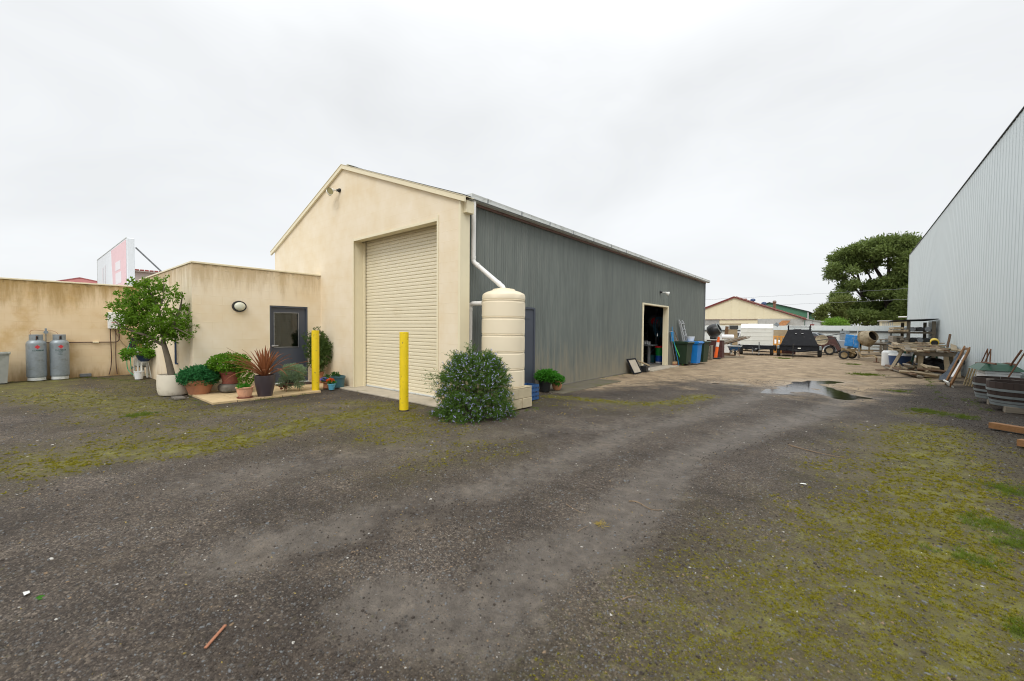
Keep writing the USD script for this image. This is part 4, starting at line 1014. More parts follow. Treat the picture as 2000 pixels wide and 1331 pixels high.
def blob_pts(c, r, n, g, shell=0.55):
    """Points in an ellipsoid, mostly near its skin, and outward directions."""
    d = unit(g.normal(size=(n, 3)))
    k = (shell + (1 - shell) * g.uniform(0, 1, (n, 1)) ** 0.5)
    r = np.broadcast_to(r, (3,))
    return np.array(c) + d * k * r, d


def bush(c, r, ntw, per, L, W, g, upw=0.5, shell=0.45, zmin=None):
    """Foliage of little sprays spread through an ellipsoid."""
    P, d = blob_pts(c, r, ntw, g, shell)
    if zmin is not None:
        k = P[:, 2] > zmin; P, d = P[k], d[k]
    P = np.repeat(P, per, 0); d = np.repeat(d, per, 0)
    D = d + np.array([0, 0, upw]) + g.normal(size=P.shape) * 0.75
    return leaves(P + g.normal(size=P.shape) * L * 0.35, D, L, W, g)


g1 = np.random.default_rng(11)
# --- potted tree
pt = T('potted_tree', 'small leafy tree with bent trunk growing from a round white planter', 'tree', (-11.46, 2.22, 0.40))
base = np.array([-11.46, 2.22, 0.0])
def iz(px, py, d=0.0):
    return base + U3 * ((px - 340) * 0.0114) + F3 * d + Z3 * ((771 - py) * 0.0113)
pt.part('trunk', [tube(spline([iz(336, 736), iz(332, 715), iz(326, 690), iz(321, 672)], 14), np.linspace(.070, .046, 14), 14), tube(spline([iz(321, 674), iz(316, 640, .05), iz(305, 605, .08), iz(292, 570, 0.05), iz(288, 548, 0)], 16), np.linspace(.042, .010, 16), 10),
                  tube(spline([iz(323, 676), iz(314, 668, -.08), iz(305, 659, -.15), iz(288, 652, -.2), iz(262, 640, -.25), iz(242, 626, -.2)], 16), np.linspace(.036, .009, 16), 8),
                  tube(spline([iz(320, 660), iz(334, 635, .1), iz(345, 605, .12), iz(352, 572, .1)], 12), np.linspace(.036, .008, 12), 8),
                  tube(spline([iz(328, 648, .05), iz(350, 642, -.1), iz(372, 650, -.15), iz(388, 658, -.15)], 10), np.linspace(.022, .005, 10), 6),
                  tube(spline([iz(300, 600, .1), iz(268, 600, .25), iz(245, 606, .3)], 10), np.linspace(.025, .006, 10), 6),
                  tube(spline([iz(308, 610, .05), iz(322, 580, .0), iz(326, 545, -.05)], 10), np.linspace(.02, .004, 10), 6),
                  tube(spline([iz(316, 650, .0), iz(300, 640, .35), iz(288, 625, .5)], 10), np.linspace(.025, .006, 10), 6)], 'bark', w=True)
LOB = [(286, 566, 27, 1), (300, 556, 18, .8), (268, 590, 24, 1), (255, 612, 25, 1), (248, 622, 17, 1), (256, 650, 17, .9), (228, 600, 12, .8), (226, 640, 9, .7), (270, 638, 26, 1), (298, 606, 30, .9), (318, 572, 14, .4), (327, 546, 10, .45), (333, 560, 8, .5),
       (344, 582, 17, .75), (354, 572, 14, .75), (344, 618, 26, .95), (362, 640, 20, .95), (381, 656, 13, .9), (336, 648, 22, .85), (300, 652, 22, .75), (284, 676, 14, .8), (266, 664, 14, .9), (322, 628, 20, .6), (370, 618, 12, .7), (308, 675, 8, .5), (345, 668, 8, .6), (276, 664, 16, .9), (298, 670, 13, .9), (330, 658, 15, .9), (352, 655, 14, .9), (282, 600, 18, .9)]
fl = []
for (px, py, r, den) in LOB:
    px, py, r = 305 + (px - 305) * .90, 612 + (py - 612) * .97, r * .88
    for s in ((-1, 1) if r > 17 else (0,)):
        c = iz(px, py, s * g1.uniform(.10, .30))
        fl.append(bush(c, np.array([r * .0114 * .93, r * .0114 * .93, r * .0113]), int(46 * den * (r / 20) ** 2), 7, .066, .033, g1, upw=.35, shell=.25))
pt.part('crown', fl, 'leaf_tree', smooth=False, w=True)
pl = T('round_planter', 'round off-white planter with scuffed sides holding the small tree', 'planter', (-11.46, 2.22, 0))
pl.part('pot', lathe([(0, 0.0), (.245, 0), (.268, .03), (.288, .12), (.296, .24), (.294, .36), (.288, .44), (.268, .445), (.262, .40), (0, .40)], 40), 'planter_white')
pl.part('soil', lathe([(0, .41), (.12, .418), (.262, .405)], 24), 'soil')


def pot(name, label, c, z, prof, m, soil=True, grp=None, rz=0, squash=(1, 1), n=36):
    t = T(name, label, 'plant pot', (c[0], c[1], z), rz, grp)
    t.part('pot', lathe(prof, n, squash=squash), m)
    if soil:
        r, h = max(p[0] for p in prof[-3:]), prof[-1][1]
        t.part('soil', lathe([(0, h + .012), (r * .6, h + .008), (r * .97, h - .003)], 20, squash=squash), 'soil')
    return t


def flared(r0, r1, h, rim=.025, t=.015, drop=.03):
    return [(0, 0), (r0, 0), (r0 + .004, .006), (r1 - rim * .35, h - rim * 1.6), (r1, h - rim * 1.5), (r1 + .003, h), (r1 - t, h), (r1 - t - .004, h - drop), (0, h - drop)]


ZT = 0.026
pot('terracotta_pot', 'broad terracotta pot under a dome of blue-green leaves beside the round white planter', (-11.0, 2.57), ZT, flared(.185, .285, .31, .05), 'terracotta')
p1 = T('dome_plant', 'dense low dome of blue-green leaves filling the broad terracotta pot', 'plant', (-11.0, 2.57, .31))
p1.part('foliage', [bush((-11.0, 2.57, .40), (.35, .35, .20), 520, 7, .062, .034, g1, .4, .75, .27), bush((-11.0, 2.57, .38), (.24, .24, .14), 120, 6, .06, .034, g1, .4, .4)], 'leaf_bluegreen', smooth=False, w=True)
stone = trimesh.creation.icosphere(4, 1.0)
sv = np.array(stone.vertices); sv = np.sign(sv) * np.abs(sv) ** 0.55 * [.24, .22, .10]
sv *= 1 + .16 * (meshkit.fbm(sv * 7 + 3, 4, 3)[:, None] - .5)
single('stone_block', trimesh.Trimesh(sv + [0, 0, .095], stone.faces, process=False), 'stone_rough', 'rough grey stone block under the dark red pot', 'stone', smooth=True, loc=(-10.80, 3.10, ZT))
pot('red_pot', 'dark red bowl pot standing on the rough stone block', (-10.78, 3.10), ZT + .19, [(0, 0), (.15, 0), (.17, .012), (.172, .03), (.155, .035), (.20, .22), (.225, .235), (.228, .29), (.205, .29), (.20, .25), (0, .25)], 'red_pot')
p2 = T('lime_shrub', 'spreading lime green shrub in the dark red pot', 'plant', (-10.78, 3.10, .46))
p2.part('foliage', [bush((-10.78, 3.08, .66), (.40, .40, .21), 430, 7, .055, .040, g1, .3, .55), bush((-10.45, 3.30, .42), (.16, .16, .26), 90, 7, .05, .035, g1, -.4, .4), bush((-10.92, 2.85, .45), (.14, .14, .16), 60, 7, .05, .035, g1, -.3, .4)], 'leaf_lime', smooth=False, w=True)
pp = T('ribbed_pot', 'small peach ribbed bowl pot with green succulent on a dark saucer', 'plant pot', (-9.67, 3.03, ZT - .01))
pr = [(0, .03), (.10, .03), (.115, .06), (.14, .15), (.148, .21)]
ms = lathe(pr, 72)
v = np.array(ms.vertices); a = np.arctan2(v[:, 1], v[:, 0]); rr_ = 1 + .035 * np.cos(a * 24) * ((v[:, 2] > .05) & (v[:, 2] < .2)); v[:, 0] *= rr_; v[:, 1] *= rr_
pp.part('pot', [trimesh.Trimesh(v, ms.faces, process=False), lathe([(.145, .205), (.165, .215), (.168, .24), (.15, .245), (.142, .225), (0, .222)], 36)], 'peach_pot')
pp.part('saucer', lathe([(0, 0), (.13, 0), (.15, .028), (.14, .03), (.13, .012), (0, .012)], 32), 'red_pot')
p3 = T('succulent', 'little green succulent rosettes in the peach ribbed pot', 'plant', (-9.67, 3.03, .24))
gl = []
for i in range(13):
    c = np.array([-9.67, 3.03, .245]) + np.r_[g1.normal(size=2) * .055, 0]
    n = 16
    d = unit(np.c_[g1.normal(size=(n, 2)), g1.uniform(.5, 1.6, n)])
    gl.append(leaves(np.repeat([c], n, 0), d, .085, .026, g1, .3))
p3.part('foliage', gl, 'leaf_bright', smooth=False, w=True)
pot('tall_pot', 'tall dark plum glazed pot holding the bronze spiky plant', (-9.64, 3.40), ZT - .01, [(0, 0), (.125, 0), (.135, .012), (.165, .15), (.190, .30), (.198, .42), (.195, .455), (.178, .455), (.176, .41), (0, .41)], 'purple_pot')
sp = T('spiky_plant', 'bronze spiky plant with arching strap leaves in the tall plum pot', 'plant', (-9.64, 3.40, .43))
sv_, sf_ = [], []
for i in range(66):
    az, el = g1.uniform(0, 2 * PI), math.radians(g1.uniform(22, 82))
    L = g1.uniform(.82, 1.12) * (0.62 + .50 * math.cos(el))
    bendk = g1.uniform(.14, .52) * math.cos(el) ** .5
    o = np.array([-9.64, 3.40, .43])
    t = np.linspace(0, 1, 8)
    h = np.array([math.cos(az), math.sin(az), 0.0]); s = np.array([-math.sin(az), math.cos(az), 0.0])
    ctr = o + h * (t * L * math.cos(el) * .95)[:, None] + Z3 * (t * L * math.sin(el) - bendk * L * t ** 2.6)[:, None]
    w_ = .019 * np.sin(np.clip(t * .93 + .10, 0, 1) * PI) ** .6 * g1.uniform(.8, 1.2)
    w_[-1] = .001
    n0 = sum(len(x) for x in sv_)
    sv_.append(np.vstack([ctr + s * w_[:, None], ctr - Z3 * .006, ctr - s * w_[:, None]]))
    for k in range(7):
        for a in (0, 8):
            sf_ += [[n0 + a + k, n0 + a + k + 1, n0 + a + 9 + k], [n0 + a + k, n0 + a + 9 + k, n0 + a + 8 + k]]
sp.part('foliage', trimesh.Trimesh(np.vstack(sv_), np.array(sf_), process=False), 'leaf_bronze', smooth=False, w=True)
wp = T('wire_plant_stand', 'thin rusty wire stand with black bowl and silvery trailing plant before the door', 'plant stand', (-9.95, 4.08, 0))
wc = np.array([-9.95, 4.08])
wl = [tube([(wc[0] + .2 * math.cos(a), wc[1] + .2 * math.sin(a), .02), (wc[0] + .17 * math.cos(a), wc[1] + .17 * math.sin(a), .33)], .006, 6) for a in (.5, 2.1, 3.7, 5.3)]
wl.append(tube([(wc[0] + .19 * math.cos(a), wc[1] + .19 * math.sin(a), .22) for a in np.linspace(0, 2 * PI, 30)], .006, 6))
wp.part('frame', wl, 'rusty_steel', w=True)
wp.part('bowl', lathe([(0, .17), (.09, .18), (.15, .22), (.18, .30), (.17, .30), (.14, .25), (0, .25)], 24, (wc[0], wc[1], 0)), 'black_plastic', w=True)
P, d = blob_pts((wc[0] + .02, wc[1] + .02, .44), (.27, .27, .20), 520, g1, .35)
P2, d2 = blob_pts((wc[0] - .05, wc[1] - .12, .24), (.17, .15, .16), 130, g1, .3)
P3, d3 = blob_pts((wc[0] + .2, wc[1] + .06, .30), (.10, .12, .2), 120, g1, .3)
P = np.repeat(np.vstack([P, P2, P3]), 7, 0); d = np.repeat(np.vstack([d, d2 - [0, 0, .6], d3 - [0, 0, .6]]), 7, 0)
wp.part('foliage', leaves(P + g1.normal(size=P.shape) * .018, d + [0, 0, .3] + g1.normal(size=P.shape) * .7, .045, .012, g1), 'leaf_silver', smooth=False, w=True)
P, d = blob_pts((wc[0] - .12, wc[1] - .14, .13), (.10, .08, .07), 60, g1, .2)
wp.part('red_flowers', leaves(np.repeat(P, 4, 0), np.repeat(d, 4, 0) + g1.normal(size=(240, 3)), .03, .022, g1), 'petal_red', smooth=False, w=True)
pot('small_terracotta_pot', 'upright terracotta pot of the climbing shrub, behind the yellow bollard near the door', (-10.86, 5.14), ZT, flared(.085, .115, .30, .04), 'terracotta')
cs_ = T('climbing_shrub', 'tall narrow olive shrub in the corner between door and roller door', 'shrub', (-10.9, 5.16, .3))
fl = []
for (x, y, z, rx, rz_, n) in [(-10.86, 5.13, 1.17, .24, .22, 210), (-10.90, 5.14, .95, .28, .30, 320), (-10.88, 5.12, .68, .23, .28, 230), (-10.86, 5.12, .45, .17, .18, 90), (-11.02, 4.98, .92, .17, .2, 70), (-10.75, 5.2, .78, .2, .32, 150), (-11.05, 4.92, 1.25, .12, .15, 22), (-10.9, 5.1, 1.40, .08, .12, 24), (-11.05, 4.95, .62, .12, .2, 30), (-10.72, 5.2, 1.0, .2, .2, 120)]:
    fl.append(bush((x, y, z), (rx, min(rx, .22), rz_), n, 7, .045, .022, g1, .35, .4))
cs_.part('crown', fl, 'leaf_shrub', smooth=False, w=True)
cs_.part('stem', [tube(spline([(-10.86, 5.14, .28), (-10.9, 5.12, .6), (-10.88, 5.15, 1.0), (-10.88, 5.14, 1.4)], 10), np.linspace(.016, .005, 10), 6), tube(spline([(-10.86, 5.14, .3), (-10.96, 5.04, .65), (-11.03, 4.97, 1.0), (-11.05, 4.92, 1.32)], 10), np.linspace(.012, .004, 10), 6)], 'bark_dark', w=True)
tp = pot('teal_trough', 'oval teal pot against the cream wall beside the roller door', (-9.92, 5.17), .0, [(0, 0), (.17, 0), (.18, .012), (.205, .23), (.222, .24), (.225, .285), (.205, .285), (.20, .25), (0, .25)], 'teal_pot', rz=0, squash=(1.0, .72))
s4 = T('sprouting_plant', 'few small pale green shoots in the oval teal pot', 'plant', (-9.97, 5.17, .25))
s4.part('foliage', [bush((-10.02, 5.15, .29), (.10, .07, .05), 26, 6, .05, .026, g1, .8, .3)], 'leaf_mid', smooth=False, w=True)
pot('orange_pot', 'shallow orange clay pot half hidden behind the pansies', (-10.55, 5.20), .01, flared(.07, .11, .17, .03), 'orange_pot')
s5 = T('seedling', 'sparse green seedlings in the shallow orange clay pot', 'plant', (-10.55, 5.2, .15))
s5.part('foliage', [bush((-10.55, 5.20, .20), (.09, .08, .05), 30, 6, .04, .02, g1, .8, .3)], 'leaf_mid', smooth=False, w=True)
pot('violet_pot', 'small terracotta pot of violet pansies right of the first yellow bollard', (-9.93, 4.86), .0, [(0, 0), (.06, 0), (.07, .02), (.058, .05), (.055, .12), (.075, .14), (.078, .17), (.065, .17), (.06, .15), (0, .15)], 'terracotta')
s6 = T('violet_pansies', 'violet pansies in the small terracotta pot', 'flowers', (-9.93, 4.86, .17))
s6.part('foliage', bush((-9.93, 4.86, .19), (.09, .09, .04), 40, 5, .035, .02, g1, .4, .4), 'leaf_mid', smooth=False, w=True)
P, d = blob_pts((-9.94, 4.83, .225), (.09, .09, .035), 34, g1, .6)
s6.part('petals', leaves(np.repeat(P, 6, 0), np.repeat(d, 6, 0) + g1.normal(size=(204, 3)) * .9, .03, .028, g1), 'petal_violet', smooth=False, w=True)
pot('light_blue_pot', 'small light blue pot of orange pansies before the teal pot', (-9.60, 4.84), .0, flared(.055, .088, .15, .02), 'lightblue_pot')
s7 = T('orange_pansies', 'orange and red pansies in the small light blue pot', 'flowers', (-9.6, 4.84, .14))
s7.part('foliage', bush((-9.60, 4.84, .18), (.08, .08, .05), 40, 5, .035, .02, g1, .5, .3), 'leaf_bright', smooth=False, w=True)
P, d = blob_pts((-9.61, 4.82, .225), (.085, .085, .04), 30, g1, .6)
s7.part('petals', leaves(np.repeat(P, 6, 0), np.repeat(d, 6, 0) + g1.normal(size=(180, 3)) * .9, .03, .028, g1), 'petal_orange', smooth=False, w=True)

# --- bollards
bo = T('yellow_bollard', 'yellow painted steel bollard near the slate door', 'bollard', (-9.69, 4.50, 0), 0, 'yellow bollards')
bo.part('post', lathe([(0, -.1), (.082, -.1), (.082, 1.42), (.079, 1.428), (0, 1.43)], 32), 'yellow_paint')
bo.part('base_ring', lathe([(.083, -.02), (.10, -.02), (.095, .006), (.083, .01)], 24), 'soil')
bo.copy((-6.27, 4.52, 0), 70, 'yellow painted steel bollard before the roller door', 'yellow bollards')

# --- rosemary
rs = T('rosemary_bush', 'large flowering rosemary bush before the cream water tank', 'bush', (-5.05, 5.12, 0))
rc = np.array([-5.05, 5.12])
n = 2600
az = g1.uniform(0, 2 * PI, n); q = g1.uniform(0, 1, n) ** .55
hh = g1.uniform(0.02, 1.0, n)
out = np.sqrt(np.clip(1 - (np.clip(hh - .12, 0, 1) / .93) ** 2.4, 0, 1))
lump = .68 + .64 * meshkit.fbm(np.c_[np.cos(az) * 2.2, np.sin(az) * 2.2, hh * 3.2], 3, 8)
rad = .58 * out * (0.42 + .58 * q) * lump
B0 = np.c_[rc[0] + np.cos(az) * rad, rc[1] + np.sin(az) * rad, hh * .99 * (.93 + .14 * lump - .07)]
dirs = unit(np.c_[np.cos(az), np.sin(az), np.where(hh > .5, .9, -.35)] + g1.normal(size=(n, 3)) * .38)
SL = g1.uniform(.10, .19, n)
K = 30
tt = g1.uniform(0, 1, (n, K))
P = B0[:, None] + dirs[:, None] * (SL[:, None, None] * tt[..., None])
D = dirs[:, None] * .8 + unit(g1.normal(size=(n, K, 3))) * .9
rs.part('foliage', leaves(P.reshape(-1, 3), D.reshape(-1, 3), .034, .0085, g1, .1), 'leaf_rosemary', smooth=False, w=True)
# side sprig reaching left, and skirts on the ground
xs = []
for (a, b_) in [((-5.45, 4.85, .62), (-5.78, 4.62, .68)), ((-5.5, 4.9, .5), (-5.72, 4.66, .50)), ((-5.3, 4.75, .06), (-5.6, 4.5, .03)), ((-4.75, 4.6, .05), (-4.7, 4.42, .03)), ((-5.0, 5.0, 1.05), (-5.0, 4.95, 1.22)), ((-5.3, 5.0, .95), (-5.42, 4.9, 1.05))]:
    for k in range(14):
        s0 = np.array(a) + g1.normal(size=3) * .05; e0 = np.array(b_) + g1.normal(size=3) * .06
        t = g1.uniform(0, 1, (46, 1))
        xs.append(leaves(s0 + (e0 - s0) * t, (e0 - s0) * .6 + g1.normal(size=(46, 3)) * .2, .03, .007, g1, .1))
rs.part('foliage', xs, 'leaf_rosemary', smooth=False, w=True)
fs = rng.choice(n, 1100, replace=False)
P = (B0[fs] + dirs[fs] * (SL[fs] * g1.uniform(.5, 1.0, len(fs)))[:, None]).repeat(4, 0)
rs.part('flowers', leaves(P + g1.normal(size=P.shape) * .007, unit(g1.normal(size=P.shape)), .023, .018, g1), 'petal_pale', smooth=False, w=True)
rs.part('stems', [tube([(rc[0] + .1 * math.cos(a), rc[1] + .1 * math.sin(a), -.02), (rc[0] + .28 * math.cos(a), rc[1] + .28 * math.sin(a), .4), (rc[0] + .4 * math.cos(a), rc[1] + .4 * math.sin(a), .75)], [.012, .008, .004], 6) for a in np.linspace(0, 6, 7)], 'bark_dark', w=True)

# --- water tank on blocks
TC = np.array([-5.20, 6.05])
tk = T('water_tank', 'tall cream ribbed plastic rainwater tank standing on concrete blocks', 'water tank', (TC[0], TC[1], .40))
pf = [(0, 0), (.405, 0), (.415, .012)]
H = 1.66
nb = 5
zz = .02
for k in range(nb):
    z0, z1 = .03 + k * .325, .03 + (k + 1) * .325
    if k == 0:
        z0 = .03
    pf += [(.415, z0 + .004), (.420, z0 + .016), (.420, z1 - .055), (.411, z1 - .045), (.411, z1 - .022), (.420, z1 - .014), (.420, z1 - .008), (.409, z1 - .003)]
pf += [(.415, 1.665), (.420, 1.68), (.418, 1.74), (.40, 1.775), (.33, 1.81), (.22, 1.845), (.215, 1.86), (.21, 1.868), (0, 1.872)]
m = lathe(pf, 64)
v = np.array(m.vertices)
a = np.arctan2(v[:, 1], v[:, 0]); sc = 1 - .05 * np.clip(np.cos(a * 6 + 1.2), 0, 1) ** 3 * np.exp(-((v[:, 2] - 1.765) / .035) ** 2)
v[:, :2] *= sc[:, None]
tk.part('tank_body', trimesh.Trimesh(v, m.faces, process=False), 'tank_plastic', smooth=30)
tk.part('overflow_pipe', [tube(np.vstack([[(-5.56, 5.84, 2.0)], spline([(-5.78, 5.82, 2.0), (-5.84, 5.815, 1.985), (-5.87, 5.81, 1.95), (-5.875, 5.81, 1.88)], 8), [(-5.875, 5.81, .05)]]), .046, 16), cyl((-5.875, 5.81, 1.86), (-5.875, 5.81, 1.92), .052)], 'white_pipe', w=True)
tk.part('inlet_strainer', cyl((TC[0], TC[1], 2.255), (TC[0], TC[1], 2.285), .13), 'tank_plastic', w=True)
bk = T('block_plinth', 'cream concrete blocks stacked under the water tank', 'plinth', (-5.2, 6.0, 0))
for lv in range(2):
    for i in range(3):
        for j in range(3):
            off = .0 if lv == 0 else .12
            y0, y1 = 5.50 + j * .30 - (off if j else 0), 5.50 + (j + 1) * .30 - (off if j < 2 else 0)
            x0 = -5.66 + i * .305
            q = cbx(x0 + .004, x0 + .30, y0 + .004, y1 - .002, lv * .19, lv * .19 + .184, .006)
            bk.part('block', move(q, (r_.uniform(-.006, .006), r_.uniform(-.004, .004), 0)), 'block_cream', w=True)
bk.part('top_slab', cbx(-5.66, -4.755, 5.49, 6.41, .378, .398, .004), 'block_cream', w=True)
ct = T('milk_crate', 'dark blue plastic milk crate tucked behind the tank blocks', 'crate', (-5.30, 7.0, 0))
cr_ = []
for z in (.0, .09, .18, .27):
    cr_ += [bx(-.165, .165, -.165, -.155, z, z + .05), bx(-.165, .165, .155, .165, z, z + .05), bx(-.165, -.155, -.155, .155, z, z + .05), bx(.155, .165, -.155, .155, z, z + .05)]
for q in np.linspace(-.16, .16, 7):
    cr_ += [bx(q - .008, q + .008, -.168, -.165, 0, .32), bx(q - .008, q + .008, .165, .168, 0, .32), bx(-.168, -.165, q - .008, q + .008, 0, .32), bx(.165, .168, q - .008, q + .008, 0, .32)]
ct.part('sides', cr_, 'crate_blue', smooth=False)
ct.part('base', bx(-.155, .155, -.155, .155, 0.0, .012), 'crate_blue', smooth=False)
pot('black_pot', 'black plastic pot with bright green bushy plant by the slate side door', (-5.67, 8.16), 0, flared(.11, .155, .26, .02), 'black_plastic')
s8 = T('bushy_plant', 'bright green bushy plant in the black pot by the side door', 'plant', (-5.65, 8.2, .24))
s8.part('foliage', [bush((-5.65, 8.2, .37), (.26, .28, .13), 330, 7, .05, .034, g1, .4, .5), bush((-5.5, 8.42, .28), (.15, .16, .12), 80, 7, .05, .03, g1, .2, .4)], 'leaf_bright', smooth=False, w=True)
pot('orange_clay_pot', 'round orange clay pot beside the black pot at the shed wall', (-5.58, 8.55), 0, [(0, 0), (.07, 0), (.11, .05), (.125, .12), (.118, .19), (.10, .215), (.108, .235), (.095, .235), (.09, .2), (0, .2)], 'orange_pot')
s9 = T('small_succulent', 'small dull green succulent in the round orange clay pot', 'plant', (-5.52, 8.63, .22))
s9.part('foliage', bush((-5.52, 8.63, .27), (.10, .10, .05), 30, 6, .05, .025, g1, .6, .3), 'leaf_mid', smooth=False, w=True)

# ------------------------------------------------------------------ along the long stained wall
tg = T('concrete_trough', 'square tapered grey concrete planter at the left edge', 'planter', (-16.85, -.30, 0))
q = trimesh.convex.convex_hull([(sx * a, sy * a, z) for a, z in ((.17, 0), (.215, .74)) for sx in (-1, 1) for sy in (-1, 1)])
tg.part('body', q, 'grey_trough', smooth=20)
tg.part('rim', [cbx(-.235, .235, -.235, -.185, .735, .785, .006), cbx(-.235, .235, .185, .235, .735, .785, .006), cbx(-.235, -.185, -.184, .184, .735, .785, .006), cbx(.185, .235, -.184, .184, .735, .785, .006)], 'grey_trough')

def on_cyl(mesh, r):
    """Wraps a mesh drawn in x (sideways), z (up) and y (depth, outwards negative) on to a cylinder about the z axis, facing -y."""
    v = np.array(mesh.vertices)
    a = v[:, 0] / r - PI / 2
    rr = r - v[:, 1]
    return trimesh.Trimesh(np.c_[rr * np.cos(a), rr * np.sin(a), v[:, 2]], mesh.faces, process=False)

def gas_bottle(loc, rz, label, lines, dial):
    t = T('gas_bottle', label, 'gas cylinder', loc, rz, 'gas bottles on the stained wall')
    r = .188
    t.part('body', lathe([(0, .06), (.12, .06), (.165, .075), (r, .12), (r, .98), (r - .006, 1.02), (r - .03, 1.058), (.13, 1.085), (0, 1.09)], 40), 'galvanised')
    t.part('foot_ring', lathe([(.16, .0), (.17, .0), (.17, .075), (.158, .075)], 32), 'gutter_metal')
    c = lathe([(.118, 1.075), (.126, 1.075), (.128, 1.235), (.122, 1.24), (.116, 1.235), (.116, 1.075)], 40)
    cf = c.triangles_center
    ang = np.degrees(np.arctan2(cf[:, 1], cf[:, 0]))
    hole = (np.abs((ang + 75 + 180) % 360 - 180) < 11) & (cf[:, 2] > 1.11) & (cf[:, 2] < 1.22)
    c.update_faces(~hole) if hole.any() else None
    t.part('collar', c, 'galvanised')
    t.part('collar_slot', on_cyl(cbx(.02, .055, -.002, .003, 1.115, 1.19, .001), .128), 'black_plastic')
    t.part('valve', [cyl((0, 0, 1.085), (0, 0, 1.17), .018), cyl((-.03, 0, 1.15), (.05, 0, 1.15), .013), cyl((0, 0, 1.17), (0, 0, 1.20), .028)], 'copper')
    dm = trimesh.creation.extrude_polygon(Polygon([(-.055, 0), (0, -.055), (.055, 0), (0, .055)]), .0012, engine='earcut')
    dm = dm.subdivide().subdivide()
    v = np.array(dm.vertices)
    t.part('hazard_label', on_cyl(trimesh.Trimesh(np.c_[v[:, 0] + .045, -v[:, 2] - .0003, v[:, 1] + .905], dm.faces, process=False), r), 'red_sign', smooth=False)
    for (s, h, z, x) in lines:
        tm = meshkit.text_mesh(s, h, .0012, bold=True)
        v = np.array(tm.vertices); v[:, 0] -= (v[:, 0].max() + v[:, 0].min()) / 2
        t.part('lettering', on_cyl(trimesh.Trimesh(np.c_[v[:, 0] + x, -v[:, 2] - .0003, v[:, 1] + z], tm.faces, process=False), r), 'sign_ink', smooth=False)
    return t
gas_bottle((-17.02, .375, .0), 82, 'tall grey gas bottle, left of the pair, with faded lettering', [('CLAMBAR', .034, .795, .06)], 0)
gas_bottle((-17.02, .80, .0), 82, 'tall grey gas bottle, right of the pair, with lettering in three lines', [('CLANBAR', .034, .795, .04), ('NOT', .030, .745, .045), ('FULL', .028, .685, .03)], 0)
gp_ = T('gas_pipe', 'brown gas pipe with regulator running along the stained wall', 'pipe', (LX, 1.2, 1.0))
gp_.part('pipe', tube([(LX + .03, .45, 1.01), (LX + .03, 1.95, 1.0)], .014, 8), 'pipe_brown', w=True)
gp_.part('clamp', cbx(LX + .002, LX + .055, 1.47, 1.60, .985, 1.02, .004), 'cream_trim', w=True)
gp_.part('regulator', [cyl((LX + .03, .56, 1.30), (LX + .13, .56, 1.30), .045, 16), cbx(LX + .04, LX + .10, .54, .58, 1.33, 1.41, .006), tube([(LX + .03, .56, 1.28), (LX + .03, .56, 1.01)], .010, 8)], 'galvanised', w=True)
gp_.part('pigtail', [tube(spline([(LX + .08, .52, 1.34), (LX + .12, .35, 1.36), (LX + .2, .28, 1.33), (LX + .22, .30, 1.2)], 14), .006, 6), tube(spline([(LX + .08, .60, 1.34), (LX + .12, .72, 1.32), (LX + .2, .78, 1.24), (LX + .22, .80, 1.16)], 14), .006, 6)], 'copper', w=True)

wh = T('water_heater', 'white wall-mounted gas water heater behind the small potted tree', 'water heater', (LX, 1.97, 1.41))
wh.part('case', cbx(LX, LX + .17, 1.79, 2.16, 1.41, 1.90, .012), 'white_paint', w=True)
wh.part('seam', cbx(LX + .168, LX + .172, 1.80, 2.15, 1.50, 1.505, .001), 'gutter_metal', w=True)
tm = meshkit.text_mesh('Rinnai', .032, .002, True)
v = np.array(tm.vertices)
wh.part('lettering', trimesh.Trimesh(np.c_[LX + .1705 + v[:, 2], 1.86 + v[:, 0], 1.575 + v[:, 1]], tm.faces, process=False), 'red_sign', smooth=False, w=True)
wh.part('vent', cbx(LX + .165, LX + .173, 1.84, 1.88, 1.44, 1.465, .002), 'dark_flash', w=True)
for k, (y0, y1, zb) in enumerate([(1.85, 1.80, .0), (1.96, 1.98, .0), (2.04, 2.10, None)]):
    if zb is not None:
        wh.part('pipe', tube(spline([(LX + .05, y0, 1.42), (LX + .05, y0, 1.0), (LX + .04, y0, .3), (LX + .05, y1, .02)], 14), .012, 8), 'pipe_brown', w=True)
    else:
        wh.part('pipe', tube(spline([(LX + .05, 2.04, 1.42), (LX + .05, 2.04, 1.12), (LX + .05, 2.0, 1.02), (LX + .04, 1.93, 1.0)], 12), .014, 8), 'pipe_brown', w=True)
wh.part('cable', tube(spline([(LX + .06, 1.90, 1.42), (LX + .05, 1.98, 1.25), (LX + .03, 2.12, .95), (LX + .03, 2.25, .80)], 12), .005, 6), 'pipe_brown', w=True)

hr_ = T('hose_reel', 'black wall hose reel with looped green hose', 'hose reel', (LX, 2.40, 1.0))
hr_.part('reel', [turn(lathe([(0, -.11), (.20, -.11), (.20, -.09), (.09, -.085), (.09, .085), (.20, .09), (.20, .11), (0, .11)], 28), 90, (0, 1, 0)).apply_translation((LX + .16, 2.45, .90)), cbx(LX, LX + .12, 2.28, 2.60, 1.06, 1.12, .006)], 'black_plastic', w=True)
hr_.part('hose', [tube(spline([(LX + .16, 2.28, 1.10), (LX + .17, 2.27, .7), (LX + .18, 2.27, .3), (LX + .18, 2.28, .16)], 16), .011, 8),
                  tube(spline([(LX + .16, 2.25, .92), (LX + .18, 2.20, .75), (LX + .2, 2.18, .4), (LX + .22, 2.20, .16), (LX + .35, 2.27, .03), (LX + .8, 2.42, .015), (LX + 1.3, 2.55, .05)], 30), .011, 8)], 'hose_green', w=True)
